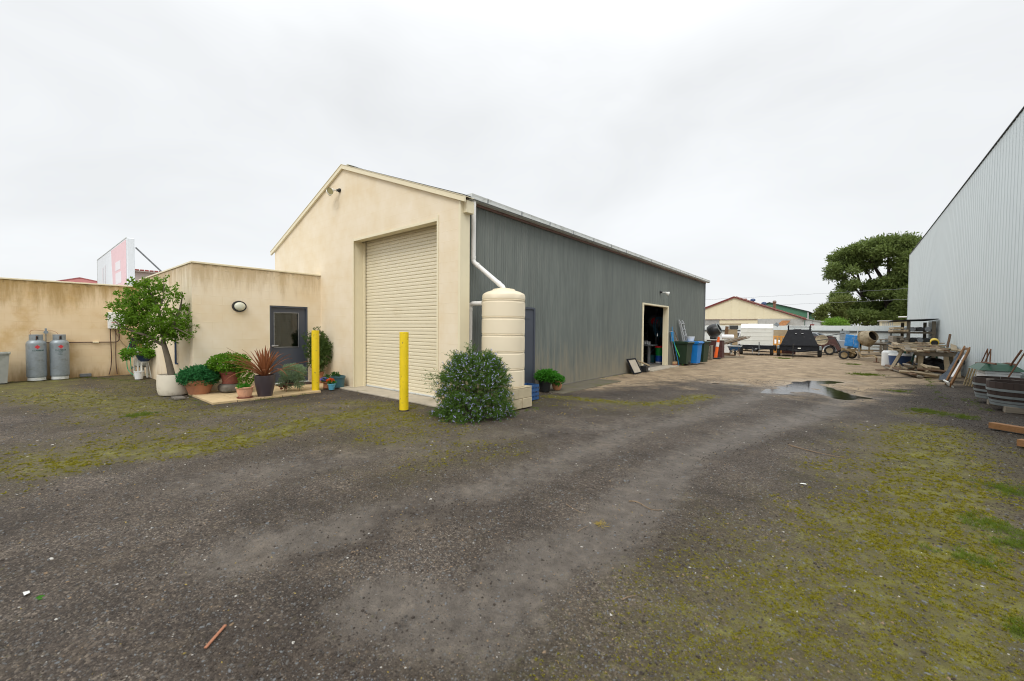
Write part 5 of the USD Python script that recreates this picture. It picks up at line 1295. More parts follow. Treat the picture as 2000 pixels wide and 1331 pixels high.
hr_.part('tap', [tube([(LX + .16, 2.30, 0), (LX + .16, 2.30, .2)], .012, 8), cbx(LX + .13, LX + .19, 2.27, 2.33, .19, .24, .006)], 'steel_dull', w=True)
pot('hanging_clay_pot', 'red clay pot hung on the wall beside the black hose reel', (-16.9, 2.48), .78, flared(.06, .10, .16, .025), 'terracotta')
ac = T('outdoor_bench', 'weathered white slatted bench with clutter standing behind the small tree', 'bench', (-16.0, 2.42, 0))
bxs = [cbx(-.26, .26, -.17, .17, .80, .83, .004)] + [cbx(-.26 + i * .09, -.19 + i * .09, -.17, -.15, .50, .80, .003) for i in range(6)]
ac.part('top', [cbx(-.28, .30, -.2, .03, .79, .83, .004)], 'white_dirty')
for i in range(5):
    ac.part('slat', cbx(-.26 + i * .11, -.19 + i * .11, .0, .02, .83, 1.0, .003), 'white_dirty')
for (sx, sy) in ((-.26, -.18), (.28, -.18), (-.26, .02), (.28, .02)):
    ac.part('leg', cbx(sx - .02, sx + .02, sy - .02, sy + .02, 0, .79, .003), 'white_dirty')
ac.part('shelf', cbx(-.26, .28, -.18, .02, .30, .33, .003), 'wood_grey')
single('white_carton', cbx(-.15, .12, -.12, .10, 0, .24, .01), 'white_dirty', 'small white box on the shelf of the white bench', 'box', loc=(-15.98, 2.36, .335))
pot('navy_bowl', 'navy bowl with trailing green plant in front of the white bench', (-15.55, 2.36), .48, [(0, 0), (.08, 0), (.14, .06), (.18, .16), (.19, .2), (.175, .2), (.17, .17), (0, .17)], 'navy_pot')
single('pot_stand', [cyl((-.1, -.1, 0), (-.06, -.06, .48), .012), cyl((.1, -.1, 0), (.06, -.06, .48), .012), cyl((0, .14, 0), (0, .08, .48), .012), lathe([(.11, .465), (.125, .465), (.125, .48), (.11, .48)], 20)], 'white_dirty', 'white wire stand under the navy bowl', 'plant stand', loc=(-15.55, 2.36, 0))
tp2 = T('trailing_plant', 'yellow-green trailing plant spilling from the navy bowl', 'plant', (-15.55, 2.36, .66))
tp2.part('foliage', [bush((-15.62, 2.28, .75), (.34, .30, .10), 130, 7, .06, .045, g1, .2, .4), bush((-15.95, 2.05, .68), (.16, .12, .16), 50, 7, .06, .045, g1, -.2, .3), bush((-15.2, 2.42, .72), (.18, .1, .12), 50, 7, .06, .045, g1, .0, .3)], 'leaf_lime', smooth=False, w=True)
bu = T('white_bucket', 'white plastic bucket with wire handle near the green hose', 'bucket', (-15.45, 2.22, 0))
bu.part('body', lathe([(0, 0), (.085, 0), (.105, .20), (.112, .2), (.112, .22), (.1, .22), (.082, .01), (0, .01)], 28), 'white_paint')
bu.part('handle', tube([(.11 * math.cos(a), .02, .2 + .0 - .10 * math.sin(a)) for a in np.linspace(0, PI, 16)], .003, 6), 'steel_dull')
pl2 = T('grey_paver', 'loose brown paver lying at the foot of the round planter', 'paver', (-10.75, 2.15, 0))
pl2.part('slab', cbx(-.16, .16, -.09, .09, -.01, .03, .006), 'stone_rough')
# ------------------------------------------------------------------ at the open doorway
g2 = np.random.default_rng(23)
ty = T('leaning_tray', 'flat dark-rimmed concrete tray leaning on the shed wall left of the doorway', 'tray', (-5.66, 13.8, 0))
ORD = ['first', 'second', 'third', 'fourth', 'fifth', 'sixth', 'seventh', 'eighth', 'ninth', 'tenth', 'eleventh', 'twelfth', 'thirteenth', 'fourteenth']
ang = 28
def lean(m):                       # stands on its lower edge and leans back on the wall (towards -x)
    return turn(m, -ang, (0, 1, 0))
ty.part('panel', lean(cbx(-.02, .0, -.31, .31, .03, .52, .003)), 'concrete')
ty.part('rim', [lean(cbx(-.03, .025, -.35, -.311, 0, .56, .004)), lean(cbx(-.03, .025, .311, .35, 0, .56, .004)), lean(cbx(-.03, .025, -.31, .31, 0, .029, .004)), lean(cbx(-.03, .025, -.31, .31, .521, .56, .004))], 'trailer_black')
b1 = T('black_toolbox', 'small black box with a white label at the left foot of the doorway', 'box', (-5.70, 14.52, 0))
b1.part('body', cbx(-.12, .12, -.16, .16, 0, .21, .012), 'black_plastic'); b1.part('label', cbx(.121, .123, .03, .13, .05, .15, .001), 'white_paint')
single('short_plank', beam((-5.85, 14.25, .40), (-5.60, 14.62, .225), .10, .05), 'wood_pale', 'short pale plank leaning over the small black box', 'plank')
for i, (z, m) in enumerate([(0, 'brick_red'), (.085, 'cardboard')]):
    single('brick' if i == 0 else 'pale_brick', cbx(-.06, .06, -.13, .13, z, z + .08, .004), m, ['red brick lying at the right foot of the doorway', 'pale buff brick on top of the red one beside the doorway'][i], 'brick', loc=(-5.74, 17.95, 0))
bt = T('spray_bottle', 'white bottle with yellow trigger just inside the doorway', 'bottle', (-6.35, 15.85, .02))
bt.part('body', lathe([(0, 0), (.06, 0), (.065, .02), (.065, .22), (.03, .28), (.022, .3), (0, .3)], 20), 'white_paint'); bt.part('trigger', [cyl((0, 0, .3), (0, 0, .38), .02), cbx(-.02, .05, -.015, .015, .38, .42, .004), cyl((0, 0, .30), (0, 0, .55), .012)], 'yellow_plain')
b2 = T('blue_pail', 'blue pail with white foot inside the doorway, under the green one', 'bucket', (-6.62, 18.5, .02))
b2.part('body', lathe([(0, 0), (.14, 0), (.145, .02), (.16, .30), (.165, .34), (0, .34)], 28), 'bucket_blue'); b2.part('foot_band', lathe([(.142, 0), (.147, .005), (.151, .07), (.146, .07)], 28), 'white_paint')
b3 = T('green_pail', 'green pail with red lid stacked on the blue one inside the doorway', 'bucket', (-6.62, 18.5, .362))
b3.part('body', lathe([(0, 0), (.15, 0), (.175, .36), (0, .36)], 28), 'bucket_green'); b3.part('lid', lathe([(0, .44), (.17, .435), (.185, .42), (.185, .361), (.17, .36)], 28), 'lid_red')
single('teal_tub', lathe([(0, 0), (.22, 0), (.26, .32), (.27, .33), (.25, .33), (.21, .02), (0, .02)], 28), 'teal_tub', 'dark teal tub on the shed floor inside the doorway', 'tub', loc=(-7.1, 18.9, .02))
bn = T('bench_vice', 'steel pedestal with machine vice just inside the open doorway', 'vice', (-6.85, 17.8, .02))
bn.part('stand', [cyl((0, 0, 0), (0, 0, .84), .045), cbx(-.2, .2, -.2, .2, 0, .03, .005), cyl((-.25, -.3, 0), (-.22, -.28, .78), .02), cyl((.2, -.32, 0), (.18, -.3, .78), .02)], 'steel_dull')
bn.part('table', cbx(-.30, .32, -.42, .30, .80, .85, .006), 'steel_dull')
bn.part('vice', [cbx(-.1, .1, -.16, .04, .85, .98, .01), cbx(-.09, .09, -.32, -.24, .87, 1.02, .01), cyl((0, -.45, .92), (0, -.1, .92), .02), cyl((-.12, -.44, .82), (.14, -.44, .95), .01)], 'aluminium')
rl = T('cable_reel', 'grey wall reel with a bright red hub hanging inside the dark shed', 'reel', (-7.2, 19.55, 1.93))
rl.part('drum', [move(turn(lathe([(0, -.13), (.30, -.13), (.30, -.11), (.14, -.10), (.14, .10), (.30, .11), (.30, .13), (0, .13)], 30), 90, (1, 0, 0)), (0, 0, 0))], 'steel_dull')
rl.part('hub', turn(lathe([(0, .131), (.17, .132), (.15, .17), (.04, .18), (0, .18)], 28), 90, (1, 0, 0)), 'lid_red')
rl.part('bracket', [cbx(-.05, .05, .12, .20, -2.0, .6, .006)], 'steel_dull')
bh = T('blue_hose', 'coils of blue air hose hanging beside the red-hubbed reel', 'hose', (-6.95, 19.3, 1.9))
hl = []
for i in range(9):
    w_ = g2.uniform(.10, .24); d_ = g2.uniform(.55, 1.0); o = g2.normal(size=2) * .04
    t = np.linspace(0, 2 * PI, 40)
    hl.append(tube(np.c_[o[0] + w_ * np.sin(t), np.full(40, o[1]) + .03 * np.sin(2 * t + i), -d_ / 2 + .22 + d_ / 2 * np.cos(t)], .011, 6, caps=False))
hl.append(tube(spline([(0, 0, -.6), (-.05, -.1, -1.1), (-.3, -.3, -1.5), (-.5, -.4, -1.75)], 14), .011, 6))
bh.part('coil', hl, 'hose_blue')
single('light_switch', cbx(-6.398, -6.39, 17.58, 17.65, 1.25, 1.36, .003), 'white_paint', 'small white switch box on the doorway jamb', 'switch')
for i, (x, y, z, n_) in enumerate([(-7.6, 16.9, .02, 'shelf'), ]):
    sh = T('steel_shelving', 'dark steel shelving deep inside the open shed', 'shelving', (-8.6, 20.4, .015))
    for sx in (-.6, .6):
        for sy in (-.25, .25):
            sh.part('upright', cbx(sx - .02, sx + .02, sy - .02, sy + .02, 0, 2.0, .003), 'steel_dull')
    for z in (.3, .8, 1.3, 1.8):
        sh.part('shelf', cbx(-.62, .62, -.27, .27, z, z + .03, .003), 'steel_dull')
# brooms and tools right of the doorway
def tool(name, label, cat_, a, b, r, m, head=None, hm=None):
    t = T(name, label, cat_, (a[0], a[1], 0))
    t.part('shaft', tube([a, b], r, 8), m, w=True)
    if head is not None:
        t.part('head', head, hm, w=True)
tool('crowbar', 'thin grey steel bar leaning at the doorway jamb', 'bar', (-5.72, 18.0, 0), (-5.93, 17.85, 1.45), .014, 'steel_dull', cbx(-5.95, -5.85, 17.80, 17.90, 1.44, 1.47, .006), 'aluminium')
tool('blue_broom', 'broom with blue head up leaning on the shed wall', 'broom', (-5.66, 18.25, 0), (-5.93, 18.12, 1.35), .013, 'tool_blue', [cbx(-5.965, -5.90, 18.0, 18.22, 1.02, 1.45, .02), tube([(-5.93, 18.12, 1.4), (-5.94, 18.12, 1.66)], .016, 8)], 'tool_blue')
tool('green_pole', 'bright green pole leaning among the tools by the doorway', 'pole', (-5.55, 18.45, 0), (-5.92, 18.2, 1.05), .022, 'tool_green')
tool('orange_pole', 'orange pole leaning next to the bright green one', 'pole', (-5.56, 18.62, 0), (-5.92, 18.35, 1.05), .016, 'tool_orange')
tool('timber_pole', 'brown wooden pole leaning right of the orange one', 'pole', (-5.55, 18.78, 0), (-5.93, 18.42, 1.50), .018, 'wood_brown')
tool('rake', 'pale wooden handled rake leaning by the ladder', 'rake', (-5.6, 18.9, 0), (-5.93, 18.6, 1.2), .014, 'aluminium', [cbx(-5.6, -5.5, 18.85, 18.95, 0, .09, .01)], 'steel_dull')
single('black_sack', trimesh.Trimesh(np.array(sph((0, 0, .12), .16, 3, (1, 1, .75)).vertices) * (1 + .0), sph((0, 0, .12), .16, 3).faces, process=False), 'black_plastic', 'small black sack at the foot of the leaning tools', 'sack', smooth=True, loc=(-5.45, 18.62, 0))
ld = T('aluminium_ladder', 'folded aluminium ladder leaning on the shed wall behind the bins', 'ladder', (-5.6, 19.4, 0))
a0, a1, c0, c1 = np.array([-5.55, 19.15, 0]), np.array([-5.93, 18.98, 1.98]), np.array([-5.55, 19.60, 0]), np.array([-5.93, 19.40, 1.98])
ld.part('rail', beam(a0, a1, .03, .075), 'aluminium', w=True); ld.part('rail', beam(c0, c1, .03, .075), 'aluminium', w=True)
ld.part('rail', beam(a0 + [.09, .03, 0], a1 + [.05, .03, -.05], .03, .07), 'aluminium', w=True); ld.part('rail', beam(c0 + [.09, -.03, 0], c1 + [.05, -.03, -.05], .03, .07), 'aluminium', w=True)
for k in range(7):
    f_ = (k + .8) / 7.4
    ld.part('tread', beam(a0 + (a1 - a0) * f_ + [.05, 0, 0], c0 + (c1 - c0) * f_ + [.05, 0, 0], .08, .03), 'aluminium', w=True)

def wheelie(loc, rz, body, lid, label, first=None):
    t = T('wheelie_bin', label, 'bin', loc, rz, 'wheelie bins along the shed wall')
    w0, w1, d0, d1, h = .20, .255, .21, .29, .95
    pts = [(sx * w, sy * d + (.02 if z > .5 else 0), z) for (w, d, z) in ((w0, d0, .06), (w1, d1, h)) for sx in (-1, 1) for sy in (-1, 1)]
    t.part('body', trimesh.convex.convex_hull(np.array(pts)), body, smooth=20)
    t.part('rim', cbx(-.29, .29, -.31, .34, h - .035, h + .01, .012), body)
    lidp = prism(Polygon([(-.34, h + .012), (.36, h + .012), (.37, h + .045), (.30, h + .085), (-.28, h + .075), (-.345, h + .035)]), -.295, .295, 'yz')
    t.part('lid', lidp, lid, smooth=30)
    t.part('handle', tube([(-.2, .36, h + .0), (-.2, .41, h + .01), (.2, .41, h + .01), (.2, .36, h + .0)], .014, 8), body)
    for s in (-1, 1):
        t.part('wheel', turn(lathe([(0, -.025), (.09, -.025), (.10, -.012), (.10, .012), (.09, .025), (0, .025)], 20), 90, (0, 1, 0)).apply_translation((s * .25, .25, .10)), 'rubber')
    return t
wheelie((-5.56, 18.55, 0), 80, 'bin_green', 'bin_green', 'dark green wheelie bin nearest the open doorway')
wheelie((-5.36, 19.3, 0), 84, 'bin_blue', 'bin_blue', 'bright blue wheelie bin between the two dark green ones')
wheelie((-5.33, 20.35, 0), 78, 'bin_green', 'bin_green', 'dark green wheelie bin farthest from the doorway')
single('clear_tub', lathe([(0, 0), (.12, 0), (.17, .22), (.16, .22), (.115, .01), (0, .01)], 20), 'white_paint', 'small whitish tub on the lid of the blue bin', 'tub', loc=(-5.5, 19.3, 1.02))

# ------------------------------------------------------------------ far yard: left heap
cn = T('traffic_post', 'leaning orange traffic post with white band and rubber foot', 'traffic post', (-5.55, 24.0, 0))
tl = turn(lathe([(0, .03), (.085, .03), (.075, .6), (.062, 1.1), (.05, 1.18), (0, 1.19)], 20), 7, (0, 1, 0))
cn.part('post', tl, 'cone_orange')
cn.part('band', turn(lathe([(.080, .66), (.0795, .66), (.073, .90), (.072, .90)], 20), 7, (0, 1, 0)), 'white_paint')
cn.part('foot', cbx(-.2, .25, -.2, .2, 0, .06, .01), 'rubber')
cb = T('dark_cabinet', 'dark maroon wooden cabinet holding the black drum', 'cabinet', (-5.75, 24.9, 0))
cb.part('body', cbx(-.42, .38, -.25, .25, .02, .98, .008), 'maroon_paint')
for k in range(3):
    cb.part('drawer_front', cbx(-.38, .34, -.262, -.251, .08 + k * .3, .34 + k * .3, .004), 'maroon_paint')
cb.part('top', cbx(-.5, .42, -.3, .3, .98, 1.02, .004), 'white_dirty')
dm = T('black_drum', 'big black plastic mixer drum lying tilted on the dark cabinet', 'drum', (-5.85, 24.9, 1.03))
q = lathe([(0, 0), (.22, 0), (.34, .10), (.38, .28), (.36, .45), (.27, .62), (.25, .62), (.33, .44), (.34, .28), (0, .1)], 30)
dm.part('shell', move(turn(q, 62, (0, 1, 0)), (-.30, 0, .33)), 'black_plastic')
dm.part('mouth_ring', move(turn(lathe([(.245, .60), (.285, .60), (.285, .65), (.245, .65)], 30), 62, (0, 1, 0)), (-.30, 0, .33)), 'hoop_metal')
wm = T('washing_machine', 'white washing machine standing beside the dark cabinet', 'washing machine', (-6.1, 29.0, 0))
wm.part('case', cbx(-.30, .30, -.30, .30, .02, .95, .02), 'white_paint'); wm.part('lid', cbx(-.28, .28, -.26, .12, .952, .975, .008), 'white_paint'); wm.part('control_panel', cbx(-.29, .29, .14, .29, .952, 1.08, .012), 'white_paint')
wm.part('side_panel', cbx(.301, .31, -.25, .25, .1, .85, .004), 'hoop_metal')
single('white_sheet_roll', turn(cyl((-.35, 0, .14), (.35, 0, .14), .15, 24), 30).apply_translation((0, 0, 0)), 'white_paint', 'white rolled sheeting lying on top of the washing machine', 'roll', loc=(-5.95, 28.6, .98))
single('black_carton', cbx(-.16, .16, -.15, .15, 0, .38, .01), 'black_plastic', 'black box standing behind the orange traffic post', 'box', loc=(-6.28, 26.6, .98))
single('timber_stack', [cbx(-.3, .35, -.3, .3, 0, .95, .01)] + [cbx(-.32, .37, -.32 + .16 * i, -.2 + .16 * i, .95, .975, .004) for i in range(4)], 'wood_brown', 'brown timber crate carrying the black box', 'crate', loc=(-6.28, 26.6, 0))
bd = T('leaning_board', 'tall tan plywood board leaning against the far fence', 'board', (-6.9, 35.0, 0))
bd.part('board', turn(cbx(-.35, .35, -.02, .02, 0, 1.65, .005), 9, (1, 0, 0)), 'wood_pale'); bd.part('cap', turn(cbx(-.2, .4, -.05, .05, 1.66, 1.95, .02), 9, (1, 0, 0)), 'dark_flash')
single('dark_board', turn(turn(cbx(-.12, .12, -.02, .02, 0, 1.9, .005), 10, (1, 0, 0)), 8, (0, 1, 0)), 'wood_brown', 'dark narrow board leaning left of the tan plywood', 'board', loc=(-7.5, 35.0, 0))
wb = T('wheelbarrow', 'blue wheelbarrow loaded with old brown planks', 'wheelbarrow', (-5.2, 26.9, 0), 8)
q = trimesh.convex.convex_hull([(sx * a, b_, z) for a, y0, y1, z in ((.22, -.20, .25, .36), (.36, -.42, .42, .62)) for sx in (-1, 1) for b_ in (y0, y1)])
wb.part('tray', q, 'barrow_blue', smooth=20)
wb.part('rim', [beam((-.37, -.43, .63), (.37, -.43, .63), .03, .03), beam((-.37, .43, .63), (.37, .43, .63), .03, .03), beam((-.37, -.43, .63), (-.37, .43, .63), .03, .03), beam((.37, -.43, .63), (.37, .43, .63), .03, .03)], 'white_dirty')
wb.part('wheel', turn(lathe([(0, -.03), (.10, -.03), (.13, -.045), (.19, -.03), (.19, .03), (.13, .045), (.10, .03), (0, .03)], 24), 90, (0, 1, 0)).apply_translation((0, .62, .19)), 'rubber')
wb.part('frame', [tube([(-.25, -.9, .55), (-.25, -.2, .38), (-.06, .62, .19)], .018, 8), tube([(.25, -.9, .55), (.25, -.2, .38), (.06, .62, .19)], .018, 8)], 'rusty_steel')
for s in (-1, 1):
    wb.part('leg', tube([(s * .22, -.1, .36), (s * .27, -.3, .0), (s * .27, -.1, .0), (s * .22, .1, .36)], .016, 8), 'rusty_steel')
for i in range(7):
    a = np.array([-5.75 + g2.uniform(-.15, .15), 26.55 + i * .05, .72 + .03 * (i % 3)]); b_ = a + np.array([1.25 + g2.uniform(-.2, .1), .2 + g2.uniform(-.2, .2), .42 + g2.uniform(-.05, .08)])
    single('old_plank', beam(a, b_, .14, .03, roll_=g2.uniform(-.3, .3)), ['wood_brown', 'wood_grey', 'wood_grey'][i % 3], f'{["brown", "grey", "grey"][i % 3]} plank slanted across the blue wheelbarrow, {ORD[i]} from the front', 'plank', group='planks across the wheelbarrow')
for i, (a, b_) in enumerate([((-5.9, 25.4, .05), (-4.9, 26.0, .05)), ((-5.8, 25.7, .14), (-5.0, 25.9, .13)), ((-5.4, 25.2, .04), (-4.6, 26.2, .04)), ((-5.9, 25.9, .22), (-5.2, 25.8, .22))]):
    single('timber_offcut', beam(a, b_, .12, .08), ['wood_grey', 'wood_brown'][i % 2], ['grey timber offcut under the brown ones before the blue wheelbarrow', 'lower brown timber offcut before the blue wheelbarrow', 'grey timber offcut lying nearest the camera before the blue wheelbarrow', 'short brown timber offcut on top of the pieces before the blue wheelbarrow'][i], 'timber', group='offcuts before the wheelbarrow')
single('slat_crate', [cbx(-.2, .2, -.25, -.23, .05 + .18 * i, .17 + .18 * i, .003) for i in range(4)] + [cbx(-.2, -.17, -.25, .25, 0, .75, .003), cbx(.17, .2, -.25, .25, 0, .75, .003), cbx(-.2, .2, .23, .25, 0, .7, .003)], 'wood_grey', 'grey slatted crate between the last green bin and the traffic post', 'crate', loc=(-5.72, 23.1, 0))

# ------------------------------------------------------------------ trailers
def tyre(r, w, n=28):
    return turn(lathe([(r * .62, -w / 2), (r * .92, -w / 2), (r, -w * .3), (r, w * .3), (r * .92, w / 2), (r * .62, w / 2)], n), 90, (0, 1, 0))
def rim(r, w, n=24):
    return turn(lathe([(0, -w * .25), (r * .3, -w * .3), (r * .5, -w * .42), (r * .62, -w * .48), (r * .62, w * .48), (r * .5, w * .42), (0, w * .25)], n), 90, (0, 1, 0))
def wheel(t, x, y, r, w, rimmat='white_dirty'):
    p = t.part('wheel', tyre(r, w).apply_translation((x, y, r)), 'rubber')
    t.part('rim', rim(r, w).apply_translation((x, y, r)), rimmat, parent=p)

tw = T('white_trailer', 'white enclosed box trailer on a black chassis', 'trailer', (-4.55, 29.9, 0), 8)
body = prism(Polygon([(-.0, .62), (2.3, .62), (2.3, 1.72), (2.05, 1.97), (.26, 1.97), (.0, 1.68)]), -.88, .88, 'yz')
tw.part('box', body, 'white_dirty', smooth=False)
for z in (.92, 1.17, 1.42):
    tw.part('panel_seam', cbx(-.88, .88, -.014, -.001, z, z + .012, .002), 'white_dirty')
tw.part('corner_trim', [cbx(-.895, -.875, -.02, .02, .62, 1.68, .004), cbx(.875, .895, -.02, .02, .62, 1.68, .004), beam((-.88, -.01, 1.68), (.88, -.01, 1.68), .025, .025)], 'white_paint')
tw.part('roof_vent', turn(cbx(-.12, .12, -.12, .12, 0, .2, .01), 35, (0, 1, 0)).apply_translation((1.02, .5, 1.85)), 'galvanised')
tw.part('chassis', [cbx(-.98, .98, -.06, 2.32, .38, .60, .01), cbx(-1.05, 1.08, -.1, .02, .36, .61, .01), beam((-.6, 0, .42), (0, -1.2, .40), .06, .09), beam((.6, 0, .42), (0, -1.2, .40), .06, .09)], 'trailer_black')
tw.part('mudguard', cbx(-1.06, -.93, .6, 1.6, .45, .62, .03), 'trailer_black'); tw.part('mudguard', cbx(.93, 1.08, -.08, 1.0, .40, .60, .03), 'trailer_black')
wheel(tw, -.84, .25, .31, .19); wheel(tw, .84, .25, .31, .19)
tw.part('jockey_wheel', [tube([(.16, -.85, .16), (.16, -.85, .85)], .028, 10), tyre(.09, .05).apply_translation((.16, -.85, .09)), cbx(-.05, .22, -.9, -.8, .36, .45, .006)], 'steel_dull')
tw.part('coupling', [cbx(-.05, .05, -1.4, -1.1, .38, .47, .01), tube([(-.2, -.3, .44), (-.2, -.5, .12)], .02, 8)], 'steel_dull')

tb = T('black_trailer', 'black trailer with a tapered canopy and ladder rack', 'trailer', (-2.33, 29.9, 0), 5)
can = trimesh.convex.convex_hull([(sx * a, y_, z) for a, ya, yb, z in ((.93, 0.0, 2.2, .68), (.57, .35, 2.0, 1.60)) for sx in (-1, 1) for y_ in (ya, yb)])
tb.part('canopy', can, 'trailer_black', smooth=False)
tb.part('canopy_door', [turn(cbx(-.42, .42, -.012, -.002, .1, .55, .004), -20, (1, 0, 0)).apply_translation((0, .07, .72))], 'trailer_black')
for s in (-1, 1):
    tb.part('latch', cbx(s * .16 - .05, s * .16 + .05, .20, .245, 1.36, 1.40, .004), 'aluminium')
tb.part('tray', [cbx(-.96, .96, -.05, 2.3, .34, .68, .01), cbx(-.98, .98, -.08, -.04, .62, .70, .006)], 'trailer_black')
tb.part('mudguard', [cbx(-1.10, -.97, -.1, .9, .44, .64, .04)], 'hoop_metal'); tb.part('mudguard', [cbx(.97, 1.10, -.1, .9, .40, .64, .04)], 'hoop_metal')
wheel(tb, -1.02, .35, .31, .20, 'steel_dull'); wheel(tb, 1.02, .35, .31, .20, 'steel_dull')
tb.part('rack', [tube([(-.55, .6, 1.5), (-.55, .6, 1.88)], .025, 8), tube([(.55, .6, 1.5), (.55, .6, 1.88)], .025, 8), tube([(-.62, .6, 1.78), (.62, .6, 1.78)], .022, 8), tube([(-.62, .6, 1.65), (.62, .6, 1.65)], .018, 8), tube([(-.55, 1.9, 1.5), (-.55, 1.9, 1.85)], .025, 8), tube([(.55, 1.9, 1.5), (.55, 1.9, 1.85)], .025, 8)], 'trailer_black')
tb.part('drawbar', [beam((-.6, 0, .40), (-.05, -1.5, .36), .07, .09), beam((.6, 0, .40), (-.05, -1.5, .36), .07, .09), cbx(-.1, .0, -1.75, -1.45, .34, .43, .01)], 'trailer_black')
tb.part('jockey_wheel', [tube([(-.28, -1.1, .2), (-.28, -1.1, .78)], .03, 10), tyre(.12, .06).apply_translation((-.28, -1.1, .12)), cbx(-.33, -.1, -1.15, -1.05, .36, .44, .006)], 'rubber')
tb.part('number_plate', cbx(-.05, .1, -.09, -.082, .46, .53, .002), 'white_dirty')

def pallet(t, mm, n=7, w=1.15, h=1.15, d=.12):
    for i in range(n):
        x0 = -w / 2 + i * (w - .1) / (n - 1)
        t.part('slat', cbx(x0, x0 + .10, -d / 2, -d / 2 + .02, 0, h, .003), mm)
        t.part('slat', cbx(x0, x0 + .10, d / 2 - .02, d / 2, 0, h, .003), mm)
    for z in (.02, h / 2 - .05, h - .12):
        t.part('bearer', cbx(-w / 2, w / 2, -d / 2 + .021, d / 2 - .021, z, z + .1, .003), mm)
po = T('orange_pallet', 'orange painted wooden pallet standing on edge between the two trailers', 'pallet', (-3.55, 33.8, 0), 12)
pallet(po, 'orange_pallet', 6, 1.2, 1.2)
single('plywood_sheet', turn(cbx(-.5, .55, -.01, .01, 0, 1.62, .004), 8, (1, 0, 0)), 'wood_pale', 'pale plywood sheet behind the orange pallet', 'board', loc=(-3.95, 36.3, 0))
single('grey_post', cbx(-.22, .22, -.12, .12, 0, 1.68, .01), 'steel_dull', 'grey upright panel behind the orange pallet', 'panel', loc=(-3.0, 37.2, 0))
single('maroon_box', cbx(-.38, .38, -.25, .25, 0.02, .62, .015), 'maroon_paint', 'dark red box between the orange pallet and the black trailer', 'box', loc=(-3.12, 32.9, 0))

# ------------------------------------------------------------------ cars behind
def car(loc, rz, paint, label):
    t = T('parked_car', label, 'car', loc, rz, 'old cars in front of the far fence')
    lower = Polygon([(-2.05, .35), (-2.1, .62), (-1.95, .86), (-.75, .95), (1.35, .95), (2.05, .90), (2.15, .6), (2.1, .35), (1.65, .33), (1.55, .55), (1.25, .64), (.95, .55), (.85, .30), (-.95, .30), (-1.05, .55), (-1.35, .64), (-1.65, .55), (-1.75, .33)])
    t.part('body', prism(lower, -.82, .82, 'xz'), paint, smooth=30)
    def cabin(k, dz=0):
        return [(x * 1.0, y_, z) for x, z, y0 in ((-.85 + k, .95, .76), (-.15 + k, 1.40 + dz, .60), (.95 - k, 1.42 + dz, .60), (1.45 - k, .95, .76)) for y_ in (-y0, y0)]
    t.part('cabin_glass', trimesh.convex.convex_hull(np.array(cabin(.03, -.02))), 'glass_dark', smooth=20)
    t.part('roof', trimesh.convex.convex_hull(np.array([(x, y_, z) for x, y0, z in ((-.17, .62, 1.385), (.97, .62, 1.40), (.0, .56, 1.44), (.85, .56, 1.45)) for y_ in (-y0, y0)])), paint, smooth=30)
    for s in (-1, 1):
        t.part('pillar', [beam((-.85, s * .77, .95), (-.15, s * .61, 1.40), .05, .05), beam((1.45, s * .77, .95), (.95, s * .61, 1.42), .06, .06), beam((.35, s * .775, .95), (.35, s * .615, 1.41), .06, .04)], paint)
    for x in (-1.35, 1.25):
        for s in (-1, 1):
            p = t.part('wheel', turn(tyre(.30, .18), 90).apply_translation((x, s * .74, .30)), 'rubber')
            t.part('rim', turn(rim(.30, .19), 90).apply_translation((x, s * .74, .30)), 'galvanised', parent=p)
    for s in (-1, 1):
        t.part('headlight', cbx(-2.09, -2.02, s * .6 - .14, s * .6 + .14, .64, .78, .02), 'lamp_white')
    t.part('bumper', [cbx(-2.2, -2.05, -.8, .8, .38, .54, .03), cbx(2.1, 2.24, -.8, .8, .38, .54, .03)], 'dark_flash')
    return t
car((-1.95, 37.6, 0), 168, 'car_paint', 'silver blue car behind the black trailer')
car((-5.9, 36.2, 0), 140, 'white_paint', 'white car behind the white trailer')

# ------------------------------------------------------------------ old maroon plant trailer with a dish leaning on it
mr = T('maroon_trailer', 'faded maroon old trailer body with flared guard and pale wheel', 'trailer', (-1.2, 33.6, 0))
prof = Polygon([(-1.1, .28), (-1.1, .95), (-.6, 1.20), (.28, 1.22), (.42, 1.18), (.80, .36), (.62, .30), (.52, .55), (.22, .66), (-.1, .55), (-.22, .28)])
mr.part('body', prism(prof, 0, 1.3, 'xz'), 'maroon_rust', smooth=False)
mr.part('mudguard', [tube([(.22 + .40 * math.cos(a), .02, .30 + .40 * math.sin(a)) for a in np.linspace(-.1, PI, 16)], .045, 8)], 'maroon_rust')
for yy in (.10, 1.2):
    p = mr.part('wheel', turn(tyre(.29, .17), 90).apply_translation((.22, yy, .29)), 'rubber')
    mr.part('rim', turn(rim(.29, .18), 90).apply_translation((.22, yy, .29)), 'mixer_drum', parent=p)
mr.part('tail_bar', [beam((.45, .3, 1.2), (.85, .3, .34), .05, .06), beam((-.1, -.05, 1.20), (.95, -.05, 1.42), .06, .05), beam((-1.1, -.04, 1.02), (-.1, -.06, 1.18), .05, .05)], 'dark_flash')
ds = T('round_dish', 'tan shallow round dish leaning on the maroon trailer', 'dish', (-1.38, 33.15, .92))
q = lathe([(0, .0), (.14, .02), (.26, .07), (.34, .14), (.345, .152), (.33, .152), (.25, .085), (.13, .035), (0, .015)], 30)
ds.part('dish', turn(q, 68, (1, 0, 0)), 'mixer_drum'); ds.part('bar', beam((-.55, -.24, -.08), (.75, -.24, .22), .05, .05), 'dark_flash')

